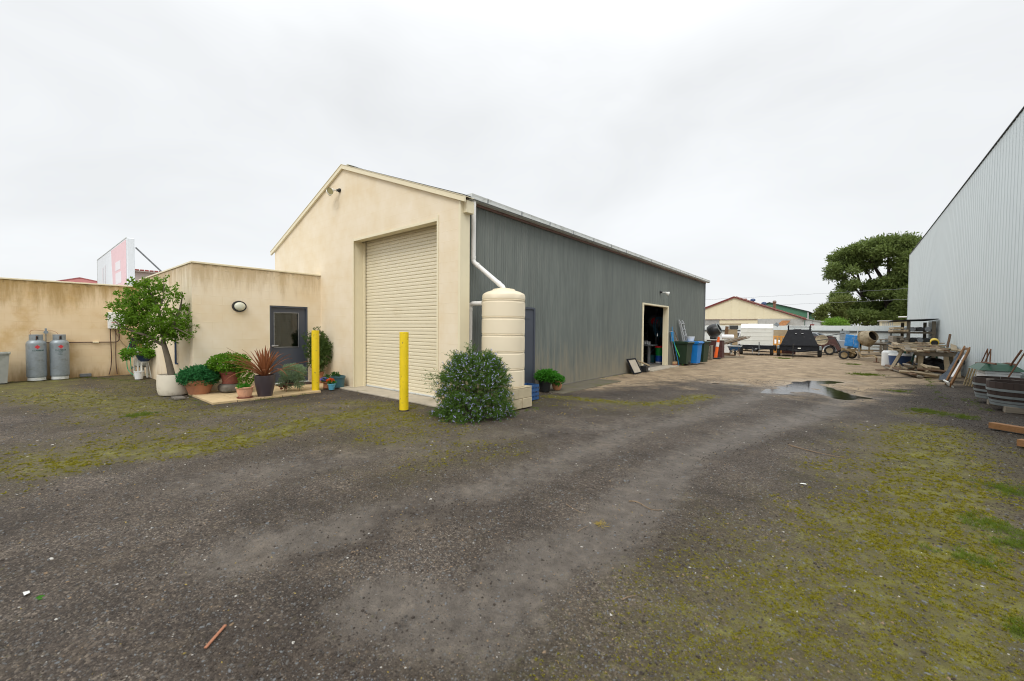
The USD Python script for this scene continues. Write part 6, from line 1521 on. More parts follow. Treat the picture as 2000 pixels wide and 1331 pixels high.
# ------------------------------------------------------------------ cement mixer
mx = T('cement_mixer', 'tow-behind cement mixer with big concrete-crusted drum and blue engine cover', 'cement mixer', (.1, 29.5, 0))
dq = lathe([(0, 0), (.16, .0), (.30, .06), (.40, .22), (.42, .36), (.40, .50), (.30, .72), (.285, .78), (.26, .78), (.28, .70), (.36, .5), (.38, .36), (0, .15)], 36)
dmat = trimesh.transformations.rotation_matrix(math.radians(66), [-.62, .55, 0])
dmat = trimesh.geometry.align_vectors([0, 0, 1], unit(np.array([.62, -.62, .36])))
dmat[:3, 3] = (.38, .12, 1.02)
dq.apply_transform(dmat)
dp_ = mx.part('drum', dq, 'mixer_drum')
ins = lathe([(0, .775), (.0, .155), (.37, .36), (.35, .5), (.27, .70)], 30)
ins = lathe([(.268, .745), (.30, .66), (.35, .50), (.36, .36), (0, .18)], 30); ins.apply_transform(dmat)
mx.part('drum_lining', ins, 'drum_inside', parent=dp_)
rg_ = lathe([(.425, .30), (.455, .30), (.455, .36), (.425, .36)], 36); rg_.apply_transform(dmat)
mx.part('ring_gear', rg_, 'mixer_frame', parent=dp_)
mx.part('engine_cover', [turn(cbx(-.38, .0, -.30, .30, .72, 1.36, .02), 4, (0, 1, 0)), turn(cbx(.012, .36, -.31, .31, .70, 1.38, .02), 4, (0, 1, 0))], 'blue_paint') if False else mx.part('engine_cover', turn(cbx(-.40, -.03, -.28, .28, .70, 1.33, .02), 6, (0, 1, 0)), 'blue_paint')
mx.part('engine_cover', turn(cbx(-.015, .33, -.28, .28, .66, 1.33, .02), 6, (0, 1, 0)), 'blue_paint')
mx.part('frame', [beam((-.45, -.22, .52), (.9, -.22, .50), .07, .08), beam((-.45, .28, .52), (.9, .28, .50), .07, .08), beam((-.42, -.22, .08), (-.42, -.22, .60), .06, .06), beam((-.42, .28, .05), (-.42, .28, .6), .06, .06), beam((.05, -.25, .2), (.35, -.05, 1.25), .07, .07), beam((.3, .25, .4), (.45, .25, 1.15), .07, .07), beam((-.4, -.24, .62), (.2, -.3, .32), .06, .06), cbx(.30, .42, -.28, -.16, .45, 1.25, .02)], 'mixer_frame')
mx.part('tilt_wheel', tube([(.32 + .0, -.32 + .0, .9)] + [(.32, -.34, .62 + .34 * math.sin(a) * .9) for a in np.linspace(PI / 2, -PI / 2, 6)], .03, 8), 'galvanised')
mx.part('draw_bar', tube(spline([(.30, -.25, .55), (.36, -.5, .28), (.55, -1.0, .22), (.97, -2.1, .20)], 14), .04, 10), 'mixer_frame')
mx.part('draw_foot', [beam((.97, -2.08, .02), (.97, -2.08, .2), .05, .05), cbx(.85, 1.08, -2.18, -1.98, 0, .03, .006)], 'rusty_steel')
for yy in (-.42, .48):
    p = mx.part('wheel', turn(tyre(.235, .14), 90 + 12).apply_translation((-.32 if yy < 0 else .02, yy, .235)), 'rubber')
    mx.part('rim', turn(rim(.235, .15), 90 + 12).apply_translation((-.32 if yy < 0 else .02, yy, .235)), 'mixer_frame', parent=p)
mx.part('lever', beam((.18, -.1, 1.2), (.30, -.1, 1.85), .03, .03), 'white_dirty')
ts = T('timber_stand', 'rough grey timber stand behind the cement mixer drum', 'stand', (1.0, 31.3, 0))
for (sx, sy) in ((-.55, -.3), (.55, -.3), (-.55, .3), (.55, .3)):
    ts.part('leg', cbx(sx - .06, sx + .06, sy - .06, sy + .06, 0, .85, .005), 'wood_grey')
for z in (.15, .42, .78):
    ts.part('rail', cbx(-.49, .49, -.34, -.30, z, z + .09, .004), 'wood_grey')
ts.part('top', cbx(-.65, .65, -.4, .4, .851, .89, .005), 'wood_grey')
single('grey_drum', lathe([(0, 0), (.28, 0), (.29, .02), (.29, .28), (.30, .29), (.29, .31), (.29, .58), (.30, .59), (.29, .61), (.29, .88), (.28, .9), (0, .9)], 28), 'galvanised', 'grey steel drum at the far fence behind the mixer', 'drum', loc=(-.3, 40.5, .65))
single('drum_stack_box', cbx(-.4, .4, -.35, .35, 0, .65, .01), 'wood_brown', 'brown crate under the grey steel drum', 'crate', loc=(-.3, 40.5, 0))
for i, (x, y_, z, w_) in enumerate([(1.75, 38.8, .78, 1.5), (2.35, 39.9, .95, 1.4)]):
    tt_ = T('trestle_table', ['dark trestle table in front of the far fence', 'taller dark trestle table against the far fence'][i], 'table', (x, y_, 0))
    tt_.part('top', cbx(-w_ / 2, w_ / 2, -.35, .35, z, z + .05, .005), 'wood_grey')
    for (sx, sy) in ((-w_ / 2 + .1, -.3), (w_ / 2 - .1, -.3), (-w_ / 2 + .1, .3), (w_ / 2 - .1, .3), (0, -.3)):
        tt_.part('leg', cbx(sx - .04, sx + .04, sy - .04, sy + .04, 0, z, .004), 'wood_grey')
    tt_.part('rail', cbx(-w_ / 2 + .1, w_ / 2 - .1, -.32, -.28, z * .55, z * .55 + .07, .004), 'wood_grey')
for i in range(4):
    u = np.linspace(0, .5, 26)
    m = sheet(u, .018 * np.sin(u / .1 * 2 * PI), 0, 1.05 - .04 * i, .003)
    m = turn(m, 8 + i, (1, 0, 0)); m.apply_translation((2.02 + .28 * i, 40.9 - .12 * i, 0))
    single('iron_sheet', m, 'galvanised', f'grey corrugated iron offcut leaning on the far fence, {ORD[i]} from the left', 'iron sheet', group='iron sheets leaning on the fence')

# ------------------------------------------------------------------ right side: rack, benches, timber
rk = T('timber_rack', 'grey timber rack with dark corrugated lean-to roof by the white wall', 'rack', (2.45, 27.2, 0))
for (x, y_) in ((2.12, 26.6), (2.12, 29.5), (2.95, 26.6), (2.95, 29.5)):
    rk.part('post', cbx(x - .06, x + .06, y_ - .06, y_ + .06, 0, 2.02, .006), 'wood_grey', w=True)
for z in (.45, .95, 1.45):
    for y_ in (26.6, 29.5):
        rk.part('arm', cbx(1.6, 3.02, y_ - .10, y_ - .062, z, z + .09, .004), 'wood_grey', w=True)
u = np.linspace(26.2, 29.8, 130)
m = sheet(u, .018 * np.sin(u / .12 * 2 * PI), 0, 1.5, .003)
v = np.array(m.vertices)
rk.part('roof', trimesh.Trimesh(np.c_[1.55 + v[:, 2], v[:, 0], 2.06 + v[:, 1] + (v[:, 2]) * .04], m.faces, process=False), 'dark_flash', w=True)
ri = 0
LAYER = ['lowest', 'second lowest', 'third lowest', 'fourth lowest', 'fourth highest', 'third highest', 'second highest', 'topmost']
for lay, (z, n_) in enumerate(((.54, 4), (.64, 3), (.78, 3), (1.04, 4), (1.14, 4), (1.24, 3), (1.54, 4), (1.66, 3))):
    for i in range(n_):
        x = 1.62 + i * .12 + g2.uniform(-.02, .02)
        y0 = 26.2 + g2.uniform(-.25, .2)
        single('stored_board', cbx(x - .05, x + .08, y0 - .15, y0 + 3.0, z, z + .09, .004), ['wood_pale', 'wood_pale', 'wood_grey', 'wood_pale'][(ri * 7 + i) % 4], f'board end in the timber rack, {ORD[i]} from the left in the {LAYER[lay]} layer', 'board', group='boards stored in the timber rack'); ri += 1
for i in range(9):
    x = 2.25 + (i % 3) * .24; z = [.55, 1.05, 1.55][i // 3]
    single('dark_bundle', tube([(x, 26.35 + g2.uniform(-.2, .2), z + .11), (x, 29.4, z + .11)], .10, 10), 'black_plastic' if i % 2 else 'steel_dull', f'dark pipe in the timber rack, {["left", "middle", "right"][i % 3]} one on the {["bottom", "middle", "top"][i // 3]} shelf', 'pipe', group='dark pipes in the timber rack')
pp_ = [((.95, 27.0), (1.95, 19.6)), ((1.1, 26.6), (2.05, 19.4)), ((.85, 25.6), (1.85, 19.0)), ((1.2, 25.9), (2.2, 19.9)), ((1.05, 26.2), (1.7, 19.1))]
for i, (a, b_) in enumerate(pp_):
    z = .04 + (i // 3) * .06
    d_ = np.array(b_) - np.array(a); a2 = np.array(a) + d_ * .35
    single('long_board', beam((*a2, z), (*b_, z), .14, .05), ['wood_brown', 'wood_pale', 'wood_grey', 'wood_pale', 'wood_brown'][i], f'long {["brown", "pale", "grey", "pale", "brown"][i]} board on the ground by the benches, {["lower layer, left", "lower layer, right", "lower layer, far left", "upper layer, right", "upper layer, middle"][i]}', 'board', group='long boards on the ground')
for i in range(14):
    x, y_ = 1.75 + g2.uniform(-.3, .45), 19.9 + g2.uniform(-.5, 1.2)
    a = g2.uniform(0, PI); L = g2.uniform(.35, .8)
    single('firewood', beam((x - math.cos(a) * L / 2, y_ - math.sin(a) * L / 2, .08 + .03 * i * .7), (x + math.cos(a) * L / 2, y_ + math.sin(a) * L / 2, .10 + .03 * i * .7 + g2.uniform(-.05, .08)), .11, .06, roll_=g2.uniform(0, 1)), ['wood_pale', 'wood_grey', 'wood_brown', 'wood_pale'][i % 4], f'{["pale", "grey", "brown", "pale"][i % 4]} timber offcut in the heap before the benches, {ORD[i]} from the bottom', 'timber', group='offcuts heaped before the benches')
single('ground_board', beam((.85, 21.4, .03), (1.35, 21.9, .03), .12, .04), 'wood_brown', 'short brown board lying alone on the sandy ground', 'board')
single('thin_batten', beam((.95, 18.3, .02), (1.6, 18.7, .02), .05, .03), 'wood_grey', 'thin grey batten on the ground before the board heap', 'batten')
single('white_drum', lathe([(0, 0), (.27, 0), (.28, .02), (.28, .60), (.22, .68), (0, .69)], 24), 'white_paint', 'white plastic drum behind the long boards', 'drum', loc=(1.42, 25.0, 0))
wd = T('blue_white_drum', 'dark blue tub with white lid behind the long boards', 'tub', (1.75, 24.4, 0))
wd.part('body', lathe([(0, 0), (.36, 0), (.42, .50), (0, .50)], 28), 'blue_dark'); wd.part('lid', lathe([(0, .60), (.40, .57), (.43, .501), (0, .5)], 28), 'white_paint')
gt_ = T('green_trestle', 'green painted steel trestle carrying loose planks', 'trestle', (2.3, 23.0, 0))
for (a, b_) in (((1.75, 21.6), (1.95, 21.7)), ((2.95, 21.6), (2.8, 21.7)), ((1.75, 24.9), (1.95, 24.8)), ((2.95, 24.9), (2.8, 24.8))):
    gt_.part('leg', beam((*a, 0), (*b_, .86), .06, .06), 'green_steel', w=True)
gt_.part('beam', [beam((1.7, 21.7, .89), (3.0, 21.7, .89), .08, .07), beam((1.7, 24.8, .89), (3.0, 24.8, .89), .08, .07), beam((1.8, 21.7, .89), (1.8, 24.8, .89), .07, .06), beam((2.9, 21.7, .89), (2.9, 24.8, .89), .07, .06)], 'green_steel', w=True)
gt_.part('brace', [beam((1.8, 21.75, .1), (2.6, 21.75, .84), .04, .04)], 'green_steel', w=True)
wt = T('timber_trestle', 'sturdy timber bench with splayed legs beside the white wall', 'trestle', (2.45, 21.0, 0))
for (a, b_) in (((1.95, 20.4), (1.98, 20.5)), ((2.62, 20.2), (2.58, 20.4)), ((1.95, 21.3), (2.0, 21.2)), ((2.9, 21.1), (2.8, 21.0)), ((2.85, 20.1), (2.8, 20.3))):
    wt.part('leg', beam((*a, 0), (*b_, .72), .13, .05), 'wood_pale', w=True)
wt.part('rail', beam((1.85, 20.45, .75), (2.95, 20.35, .75), .06, .14), 'wood_grey', w=True)
wt.part('rail', beam((1.85, 21.2, .75), (2.95, 21.1, .75), .06, .14), 'wood_grey', w=True)
for i in range(17):
    y0 = 19.9 + g2.uniform(0, .7); x0 = 1.62 + (i % 9) * .155 + g2.uniform(-.03, .03); z = .845 + (i // 9) * .055 + (.10 if y0 > 20 else .09)
    single('bench_plank', beam((x0, y0, z - .06 - g2.uniform(0, .08)), (x0 + g2.uniform(-.35, .55), y0 + g2.uniform(3.2, 5.0), z + g2.uniform(-.06, .10)), .15, .05, roll_=g2.uniform(-.2, .2)), ['wood_pale', 'wood_grey', 'wood_pale', 'wood_brown'][i % 4], f'{["pale", "grey", "pale", "brown"][i % 4]} plank lengthwise on the trestles, {ORD[i % 9]} from the left in the {["lower", "upper"][i // 9]} layer', 'plank', group='planks on the trestles')
for i in range(5):
    a = np.array([1.30 + .1 * i, 21.2 + .5 * i, .96 + .03 * i])
    single('cross_plank', beam(a, a + np.array([1.3 + g2.uniform(-.2, .3), -.45 + g2.uniform(-.5, .4), g2.uniform(-.08, .06)]), .13, .04), ['wood_pale', 'wood_grey'][i % 2], f'{["pale", "grey"][i % 2]} plank laid crosswise over the trestle planks, {ORD[i]} from the camera', 'plank', group='crosswise planks on the trestles')
single('propped_board', beam((1.30, 22.2, 0), (1.80, 23.5, .98), .11, .05), 'wood_pale', 'pale board propped slanting against the left end of the trestles', 'board')
bp = T('black_pipe', 'thick black plastic pipe with white end lying under the bench', 'pipe', (2.0, 20.2, 0))
bp.part('pipe', cyl((1.70, 20.05, .085), (2.75, 20.5, .085), .085, 20), 'black_plastic', w=True); bp.part('end_cap', cyl((1.685, 20.045, .085), (1.702, 20.052, .085), .082, 20), 'white_dirty', w=True)
tv = sph((0, 0, 0), 1.0, 4)
tvv = np.array(tv.vertices); tvv = tvv * [.45, .6, .35]; tvv *= 1 + .35 * (meshkit.fbm(tvv * 5 + 9, 3, 4)[:, None] - .5)
single('black_tarp_heap', trimesh.Trimesh(tvv + [0, 0, .24], tv.faces, process=False), 'black_plastic', 'heap of black plastic sheeting under the timber bench', 'tarpaulin', smooth=True, loc=(2.35, 21.2, 0))
tx, ty_ = np.meshgrid(np.linspace(0, 1, 26), np.linspace(0, 1, 22))
hx = 2.72 + .22 * (meshkit.fbm(np.c_[tx.ravel() * 4, ty_.ravel() * 5, ty_.ravel() * 0], 3, 5).reshape(tx.shape) - .5) - .5 * ty_ ** 1.3
hy = 18.7 + tx * .8 + .2 * (meshkit.fbm(np.c_[tx.ravel() * 5, ty_.ravel() * 4, ty_.ravel() * 0 + 3], 3, 6).reshape(tx.shape) - .5) - .7 * ty_
hz = .88 - .86 * np.clip(ty_ * 1.15, 0, 1) + .02
iv = np.arange(25)[None] + np.arange(21)[:, None] * 26
ff = np.stack([iv, iv + 1, iv + 27, iv + 26], -1).reshape(-1, 4)
single('blue_tarpaulin', (np.c_[hx.ravel(), hy.ravel(), hz.ravel()], ff), 'tarp', 'crumpled dark blue tarpaulin hanging from the end of the bench', 'tarpaulin', smooth=True)
yd = T('yellow_roll', 'yellow wrapped roll with black hollow end above the bench planks', 'roll', (2.55, 22.9, 1.05))
yd.part('shell', cyl((0, -.25, .06), (0.05, .3, .12), .125, 24), 'yellow_plain'); yd.part('end', cyl((-.002, -.262, .059), (0, -.245, .06), .10, 24), 'black_plastic')
single('upright_stick', beam((2.86, 22.4, .95), (2.95, 22.6, 1.45), .06, .05), 'wood_brown', 'short brown stick standing up behind the bench planks', 'stick')
# leaning frame
lf = T('open_timber_box', 'narrow open box of brown timber leaning towards the white wall', 'frame', (2.2, 16.9, 0))
o1, o2, dv = np.array([2.20, 17.28, .03]), np.array([2.20, 16.55, .03]), np.array([.50, 1.05, 1.02])
lf.part('side', beam(o1, o1 + dv * 1.0, .19, .035, roll_=PI / 2 + .25), 'wood_orange', w=True); lf.part('side', beam(o2, o2 + dv * .98, .19, .035, roll_=PI / 2 + .25), 'wood_orange', w=True)
lf.part('end_rail', beam(o1 + dv * .02, o2 + dv * .02, .04, .19, roll_=.6), 'white_dirty', w=True); lf.part('cross_rail', beam(o1 + dv * .62 + [.03, 0, 0], o2 + dv * .62 + [.03, 0, 0], .04, .12), 'dark_flash', w=True); lf.part('cross_rail', beam(o1 + dv * .98, o2 + dv * .98, .03, .08), 'wood_brown', w=True)
single('white_batten', beam((2.28, 16.95, .25), (2.62, 17.65, .86), .05, .03), 'white_paint', 'white batten lying inside the leaning open timber box', 'batten')
pg = T('paling_stack', 'row of weathered palings standing against the white wall behind the half barrel', 'palings', (2.8, 16.7, 0))
for i in range(12):
    x, y_ = 2.56 + .035 * i, 17.3 - .115 * i
    pg.part('paling', turn(cbx(x - .012, x + .012, y_ - .05, y_ + .05, 0, .52 + g2.uniform(-.03, .03), .003), 12, (0, 1, 0), (x, y_, 0)), 'paling', w=True)
# half barrels
def half_barrel(c, r, h, z, label, n=22):
    t = T('half_barrel', label, 'half barrel', (c[0], c[1], z), 0, 'half wine barrels by the white wall')
    for i in range(n):
        a0, a1 = i / n * 2 * PI + .004, (i + 1) / n * 2 * PI - .004
        pts = []
        vv, ff = [], []
        zs = np.linspace(0, h, 5)
        for z_q in zs:
            rr = r * (.80 + .20 * math.sin((.18 + .82 * z_q / h) * PI / 2) ** 1.1)
            for (q, ro) in ((a0, 0), (a1, 0), (a1, -.03), (a0, -.03)):
                vv.append(((rr + ro) * math.cos(q), (rr + ro) * math.sin(q), z_q))
        for k in range(4):
            for j in range(4):
                b0, b1_ = k * 4 + j, k * 4 + (j + 1) % 4
                ff += [[b0, b1_, b1_ + 4], [b0, b1_ + 4, b0 + 4]]
        ff += [[16, 17, 18], [16, 18, 19], [0, 2, 1], [0, 3, 2]]
        t.part('stave', trimesh.Trimesh(vv, ff, process=False), 'stave_pale' if g2.uniform() < .12 else 'stave', smooth=False)
    for k, zf in enumerate((.62, .33, .13)):
        rr = lambda zq: r * (.80 + .20 * math.sin((.18 + .82 * zq / h) * PI / 2) ** 1.1)
        z0, z1 = h * zf, h * zf + .045
        t.part('hoop', lathe([(rr(z0) + .001, z0), (rr(z0) + .007, z0), (rr(z1) + .007, z1), (rr(z1) + .001, z1)], 48), 'hoop_metal')
    t.part('hoop', lathe([(rr(0) + .001, .0), (rr(0) + .007, .0), (rr(.05) + .007, .05), (rr(.05) + .001, .05)], 48), 'hoop_metal')
    t.part('soil', lathe([(0, h * .86), (r * .6, h * .85), (r * .93, h * .84)], 30), 'soil')
    return t
half_barrel((2.55, 13.5), .42, .44, .10, 'dark half wine barrel behind the nearer one')
half_barrel((2.62, 12.45), .47, .46, .09, 'dark half wine barrel at the right edge, nearest the camera')
for i, (x, y_) in enumerate([(2.45, 13.2), (2.62, 13.7), (2.48, 12.15), (2.75, 12.6)]):
    single('support_block', cbx(x - .14, x + .14, y_ - .09, y_ + .09, -.02, .095, .006), 'wood_grey', ['block under the front of the farther half barrel', 'block under the back of the farther half barrel', 'block under the front of the nearer half barrel', 'block under the back of the nearer half barrel'][i], 'block', group='blocks under the half barrels')
wx = T('white_crate', 'white foam box on the ground behind the half barrels', 'box', (2.72, 14.75, 0))
wx.part('box', cbx(-.27, .27, -.42, .42, .0, .56, .02), 'white_paint'); wx.part('lid', cbx(-.28, .28, -.43, .43, .562, .63, .02), 'white_paint')
ub = T('upturned_barrow', 'green and rusty wheelbarrow tray lying upside down on the white box', 'wheelbarrow', (2.70, 14.8, .64))
q = trimesh.convex.convex_hull([(sx * a, y_, z) for a, y0, y1, z in ((.36, -.55, .60, .0), (.22, -.30, .40, .14)) for sx in (-1, 1) for y_ in (y0, y1)])
ub.part('tray', q, 'green_steel', smooth=20)
for sx in (-1, 1):
    ub.part('rail', tube([(sx * .2, .75, .10), (sx * .18, .0, .16), (sx * .15, -.8, .17)], .02, 8), 'rusty_steel')
for yy in (.25, -.05):
    ub.part('leg', tube([(-.16, yy + .16, .15), (-.10, yy, .48), (-.12, yy - .08, .15)], .012, 8), 'rusty_steel')
ub.part('handle', tube([(.1, -.62, .14), (.18, -.95, .50)], .018, 8), 'rusty_steel')
single('rusty_rod', tube([(2.72, 13.95, .5), (2.95, 13.9, 1.12)], .014, 8), 'rusty_steel', 'rusty rod standing behind the half barrels', 'rod')
single('near_timber', beam((1.76, 9.80, .05), (3.0, 8.95, .05), .12, .09), 'wood_orange', 'orange-brown timber baulk lying on dark soil at the right edge', 'timber')
single('timber_end', beam((1.78, 8.50, .05), (2.9, 7.7, .05), .10, .09), 'wood_orange', 'second orange-brown timber, its end just entering at the right edge', 'timber')

# ------------------------------------------------------------------ trees beyond the fence
g3 = np.random.default_rng(31)
def at75(px, py, d=0.0, Y=75.0):
    v = fw + rt * ((px - 1000) / 800.737) - up * ((py - 665.5) / 800.737)
    return np.array([0, 0, 1.5]) + v * ((Y + d) / v[1])
bt_ = T('spreading_tree', 'big dark spreading tree with layered crown beyond the fence', 'tree', (6.5, 75, 0))
PADS = [(1640, 506, 20, 9), (1660, 496, 20, 9), (1680, 489, 22, 9), (1705, 480, 24, 9), (1730, 475, 26, 8), (1755, 474, 26, 9), (1778, 478, 22, 9), (1800, 486, 22, 12), (1825, 500, 24, 16), (1850, 520, 26, 20),
        (1629, 528, 11, 11), (1622, 540, 7, 6), (1650, 520, 18, 7), (1670, 512, 16, 7), (1700, 500, 20, 7), (1730, 492, 24, 8), (1757, 495, 22, 8), (1774, 503, 16, 9),
        (1690, 524, 10, 5), (1712, 514, 10, 5), (1750, 516, 12, 6), (1766, 524, 12, 9), (1756, 538, 12, 6), (1664, 530, 8, 4), (1642, 543, 9, 4),
        (1655, 562, 16, 7), (1668, 556, 9, 5), (1712, 560, 20, 9), (1740, 550, 16, 8), (1764, 560, 16, 10), (1730, 574, 22, 8), (1698, 576, 12, 7),
        (1640, 580, 14, 9), (1662, 600, 18, 10), (1690, 602, 24, 12), (1720, 605, 24, 12), (1750, 602, 22, 13), (1768, 586, 14, 12), (1680, 620, 28, 12), (1720, 624, 28, 12), (1756, 620, 22, 14), (1650, 622, 16, 9), (1790, 590, 30, 30), (1800, 550, 26, 24)]
fl = []
for (px, py, rx, ry) in PADS:
    c = at75(px, py, g3.uniform(-3.0, 3.0))
    r = np.array([rx * .072, max(2.0, rx * .055), ry * .066])
    n_ = int(260 * (rx * ry / 180) ** .8)
    P, d = blob_pts(c, r, n_, g3, .35)
    P = np.repeat(P, 5, 0); d = np.repeat(d, 5, 0)
    fl.append(leaves(P + g3.normal(size=P.shape) * .22, d * .6 + [0, 0, .45] + g3.normal(size=P.shape) * .7, .46, .17, g3))
bt_.part('crown', fl, 'leaf_pine', smooth=False, w=True)
br = []
for pts, r0, r1 in [([(1738, 660), (1737, 620), (1733, 590), (1728, 560)], .45, .32), ([(1728, 562), (1722, 545), (1712, 528), (1700, 512), (1685, 500)], .28, .09), ([(1730, 560), (1736, 535), (1735, 510), (1738, 488)], .26, .08), ([(1732, 545), (1748, 534), (1760, 515), (1764, 495)], .20, .07),
                    ([(1690, 640), (1688, 600), (1682, 565), (1676, 540), (1672, 520)], .3, .09), ([(1684, 580), (1672, 566), (1655, 548), (1640, 540)], .16, .05), ([(1682, 560), (1700, 548), (1696, 535), (1684, 520)], .15, .05), ([(1735, 600), (1742, 580), (1738, 565)], .2, .1), ([(1728, 570), (1715, 578), (1703, 590)], .22, .1), ([(1744, 620), (1740, 590), (1734, 575)], .16, .1), ([(1672, 545), (1660, 532), (1648, 522)], .10, .04), ([(1712, 530), (1706, 515), (1702, 500)], .1, .04)]:
    p = spline([at75(a, b_, g3.uniform(-.8, .8)) for a, b_ in pts], 14)
    br.append(tube(p, np.linspace(r0, r1, 14), 8))
bt_.part('trunk', br, 'bark_dark', w=True)
def far_tree(name, label, cat_, m, pads, Y, trunk, leaf=(.34, .14), dens=240):
    t = T(name, label, cat_, tuple(at75(trunk[0], 650, 0, Y) * [1, 1, 0]))
    fl = []
    for (px, py, rx, ry) in pads:
        c = at75(px, py, g3.uniform(-1.0, 1.0), Y)
        k = Y / 75
        P, d = blob_pts(c, np.array([rx * .0800 * k, max(1.0, rx * .08 * k), ry * .076 * k]), int(dens * (rx * ry / 120) ** .8), g3, .35)
        P = np.repeat(P, 5, 0); d = np.repeat(d, 5, 0)
        fl.append(leaves(P + g3.normal(size=P.shape) * .15, d * .7 + [0, 0, .3] + g3.normal(size=P.shape) * .7, leaf[0], leaf[1], g3))
    t.part('crown', fl, m, smooth=False, w=True)
    t.part('trunk', [tube([at75(trunk[0], 655, 0, Y), at75((trunk[0] + trunk[1]) / 2, (650 + trunk[2]) / 2, 0, Y), at75(trunk[1], trunk[2], 0, Y)], [.16, .12, .06], 8)], 'bark_dark', w=True)
far_tree('gum_tree', 'small yellowish gum tree left of the big dark tree', 'tree', 'leaf_gum', [(1606, 608, 8, 7), (1602, 618, 9, 8), (1612, 601, 6, 4), (1608, 626, 6, 5)], 66, (1620, 1608, 604))
far_tree('flowering_gum', 'dull gum tree with yellow-brown tips in front of the big dark tree', 'tree', 'leaf_gum', [(1632, 592, 9, 6), (1644, 586, 10, 5), (1655, 587, 9, 4), (1634, 605, 10, 8), (1645, 598, 8, 6), (1638, 618, 10, 7)], 68, (1636, 1640, 590))
far_tree('lime_bush', 'round lime green clipped bush just above the fence', 'bush', 'leaf_hedge', [(1632, 634, 16, 9), (1627, 636, 12, 8), (1639, 637, 11, 8), (1632, 645, 17, 10)], 50, (1632, 1632, 640), (.16, .07), 420)
# ------------------------------------------------------------------ loose stuff on the ground
g4 = np.random.default_rng(77)


def scatter(name, label, cat_, protos, P, scale, idx, quat=None):
    pi = UsdGeom.PointInstancer.Define(stage, '/World/' + name)
    paths = []
    for k, (mesh, m) in enumerate(protos):
        q = usdkit.mesh(stage, f'/World/{name}/piece_{k:03d}', mesh, MAT[m], smooth=False)
        paths.append(q.GetPath())
    pi.CreatePrototypesRel().SetTargets(paths)
    pi.CreatePositionsAttr(Vt.Vec3fArray.FromNumpy(P.astype(np.float32)))
    pi.CreateProtoIndicesAttr(Vt.IntArray.FromNumpy(idx.astype(np.int32)))
    pi.CreateScalesAttr(Vt.Vec3fArray.FromNumpy(np.broadcast_to(scale, P.shape).astype(np.float32)))
    n = len(P)
    a = g4.uniform(0, 2 * PI, n); t = g4.normal(size=(n, 2)) * .18
    qt = np.stack([t[:, 0], t[:, 1], np.sin(a / 2), np.cos(a / 2)], 1); qt /= np.linalg.norm(qt, axis=1, keepdims=True)
    pi.CreateOrientationsAttr(Vt.QuathArray([Gf.Quath(float(w), float(x), float(y), float(z)) for x, y, z, w in qt]))
    data(pi.GetPrim(), label=label, category=cat_, kind='stuff')


def rock(seed, flat=.6):
    m = trimesh.creation.icosphere(1, 1.0)
    v = np.array(m.vertices); g = np.random.default_rng(seed)
    v *= 1 + g.normal(size=(len(v), 1)) * .16
    v *= [1, g.uniform(.6, .9), flat]
    return trimesh.Trimesh(v, m.faces, process=False)


def blocked(P):
    x, y = P[:, 0], P[:, 1]
    return ((x < -5.62) & (y > 5.1)) | ((x < -11.2) & (y > 2.4)) | (x < -17.2) | (x > 3.05) | ((x < -9.45) & (x > -11.3) & (y > 2.4) & (y < 5.4)) | (np.hypot(x + 5.2, y - 6) < .65)


def polar(n, r0, r1, p=0.0):
    u = g4.uniform(0, 1, n)
    r = r0 * (r1 / r0) ** u
    th = np.radians(g4.uniform(-97, 17, n))
    P = np.stack([r * np.sin(th), r * np.cos(th)], 1)
    return P[~blocked(P)]


for nm, c, v in (('stone_dark', (0.050, 0.045, 0.040), .3), ('stone_mid', (0.105, 0.100, 0.092), .3), ('stone_blue', (0.135, 0.140, 0.142), .3), ('stone_white', (0.46, 0.44, 0.40), .2), ('stone_tan', (0.22, 0.155, 0.095), .3)):
    mat(nm, c, 0.75, v, 30, spec=0.3)
P = polar(70000, 1.25, 15)
ma_, mb_ = masks(P)
keep = g4.uniform(0, 1, len(P)) > mb_[:, 0] * .75 + ma_[:, 0] * .1 + ma_[:, 2] * .3
P, mb_ = P[keep], mb_[keep]
r = np.hypot(P[:, 0], P[:, 1])
s = np.clip(np.exp(g4.normal(size=len(P)) * .42) * .0034 * (r / 2.0) ** .55, .0014, .016)
z = ground_height(P) - s * .15
scatter('loose_gravel', 'loose grey and pale gravel strewn over the yard', 'gravel', [(rock(1), 'stone_dark'), (rock(2), 'stone_mid'), (rock(3), 'stone_blue'), (rock(4), 'stone_white'), (rock(5), 'stone_tan')],
        np.c_[P, z], s[:, None], g4.choice(5, len(P), p=[.36, .36, .19, .014, .076]))
# dark crumbs of soil, strewn along the painted contact shade too
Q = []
for l, wd, k in CLOD_SHADE:
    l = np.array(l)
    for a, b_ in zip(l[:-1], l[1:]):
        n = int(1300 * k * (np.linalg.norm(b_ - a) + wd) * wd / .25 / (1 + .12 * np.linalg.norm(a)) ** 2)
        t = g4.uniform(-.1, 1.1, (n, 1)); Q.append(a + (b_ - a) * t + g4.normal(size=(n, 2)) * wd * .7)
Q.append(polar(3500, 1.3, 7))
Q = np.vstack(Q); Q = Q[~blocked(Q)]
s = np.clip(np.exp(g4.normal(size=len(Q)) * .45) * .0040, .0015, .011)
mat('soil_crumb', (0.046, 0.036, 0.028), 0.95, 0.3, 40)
scatter('soil_crumbs', 'dark crumbs of soil on the wheel tracks and yard edges', 'soil', [(rock(11, .8), 'soil_crumb'), (rock(12, .9), 'soil_crumb')], np.c_[Q, ground_height(Q) + s * .1], s[:, None], g4.integers(0, 2, len(Q)))
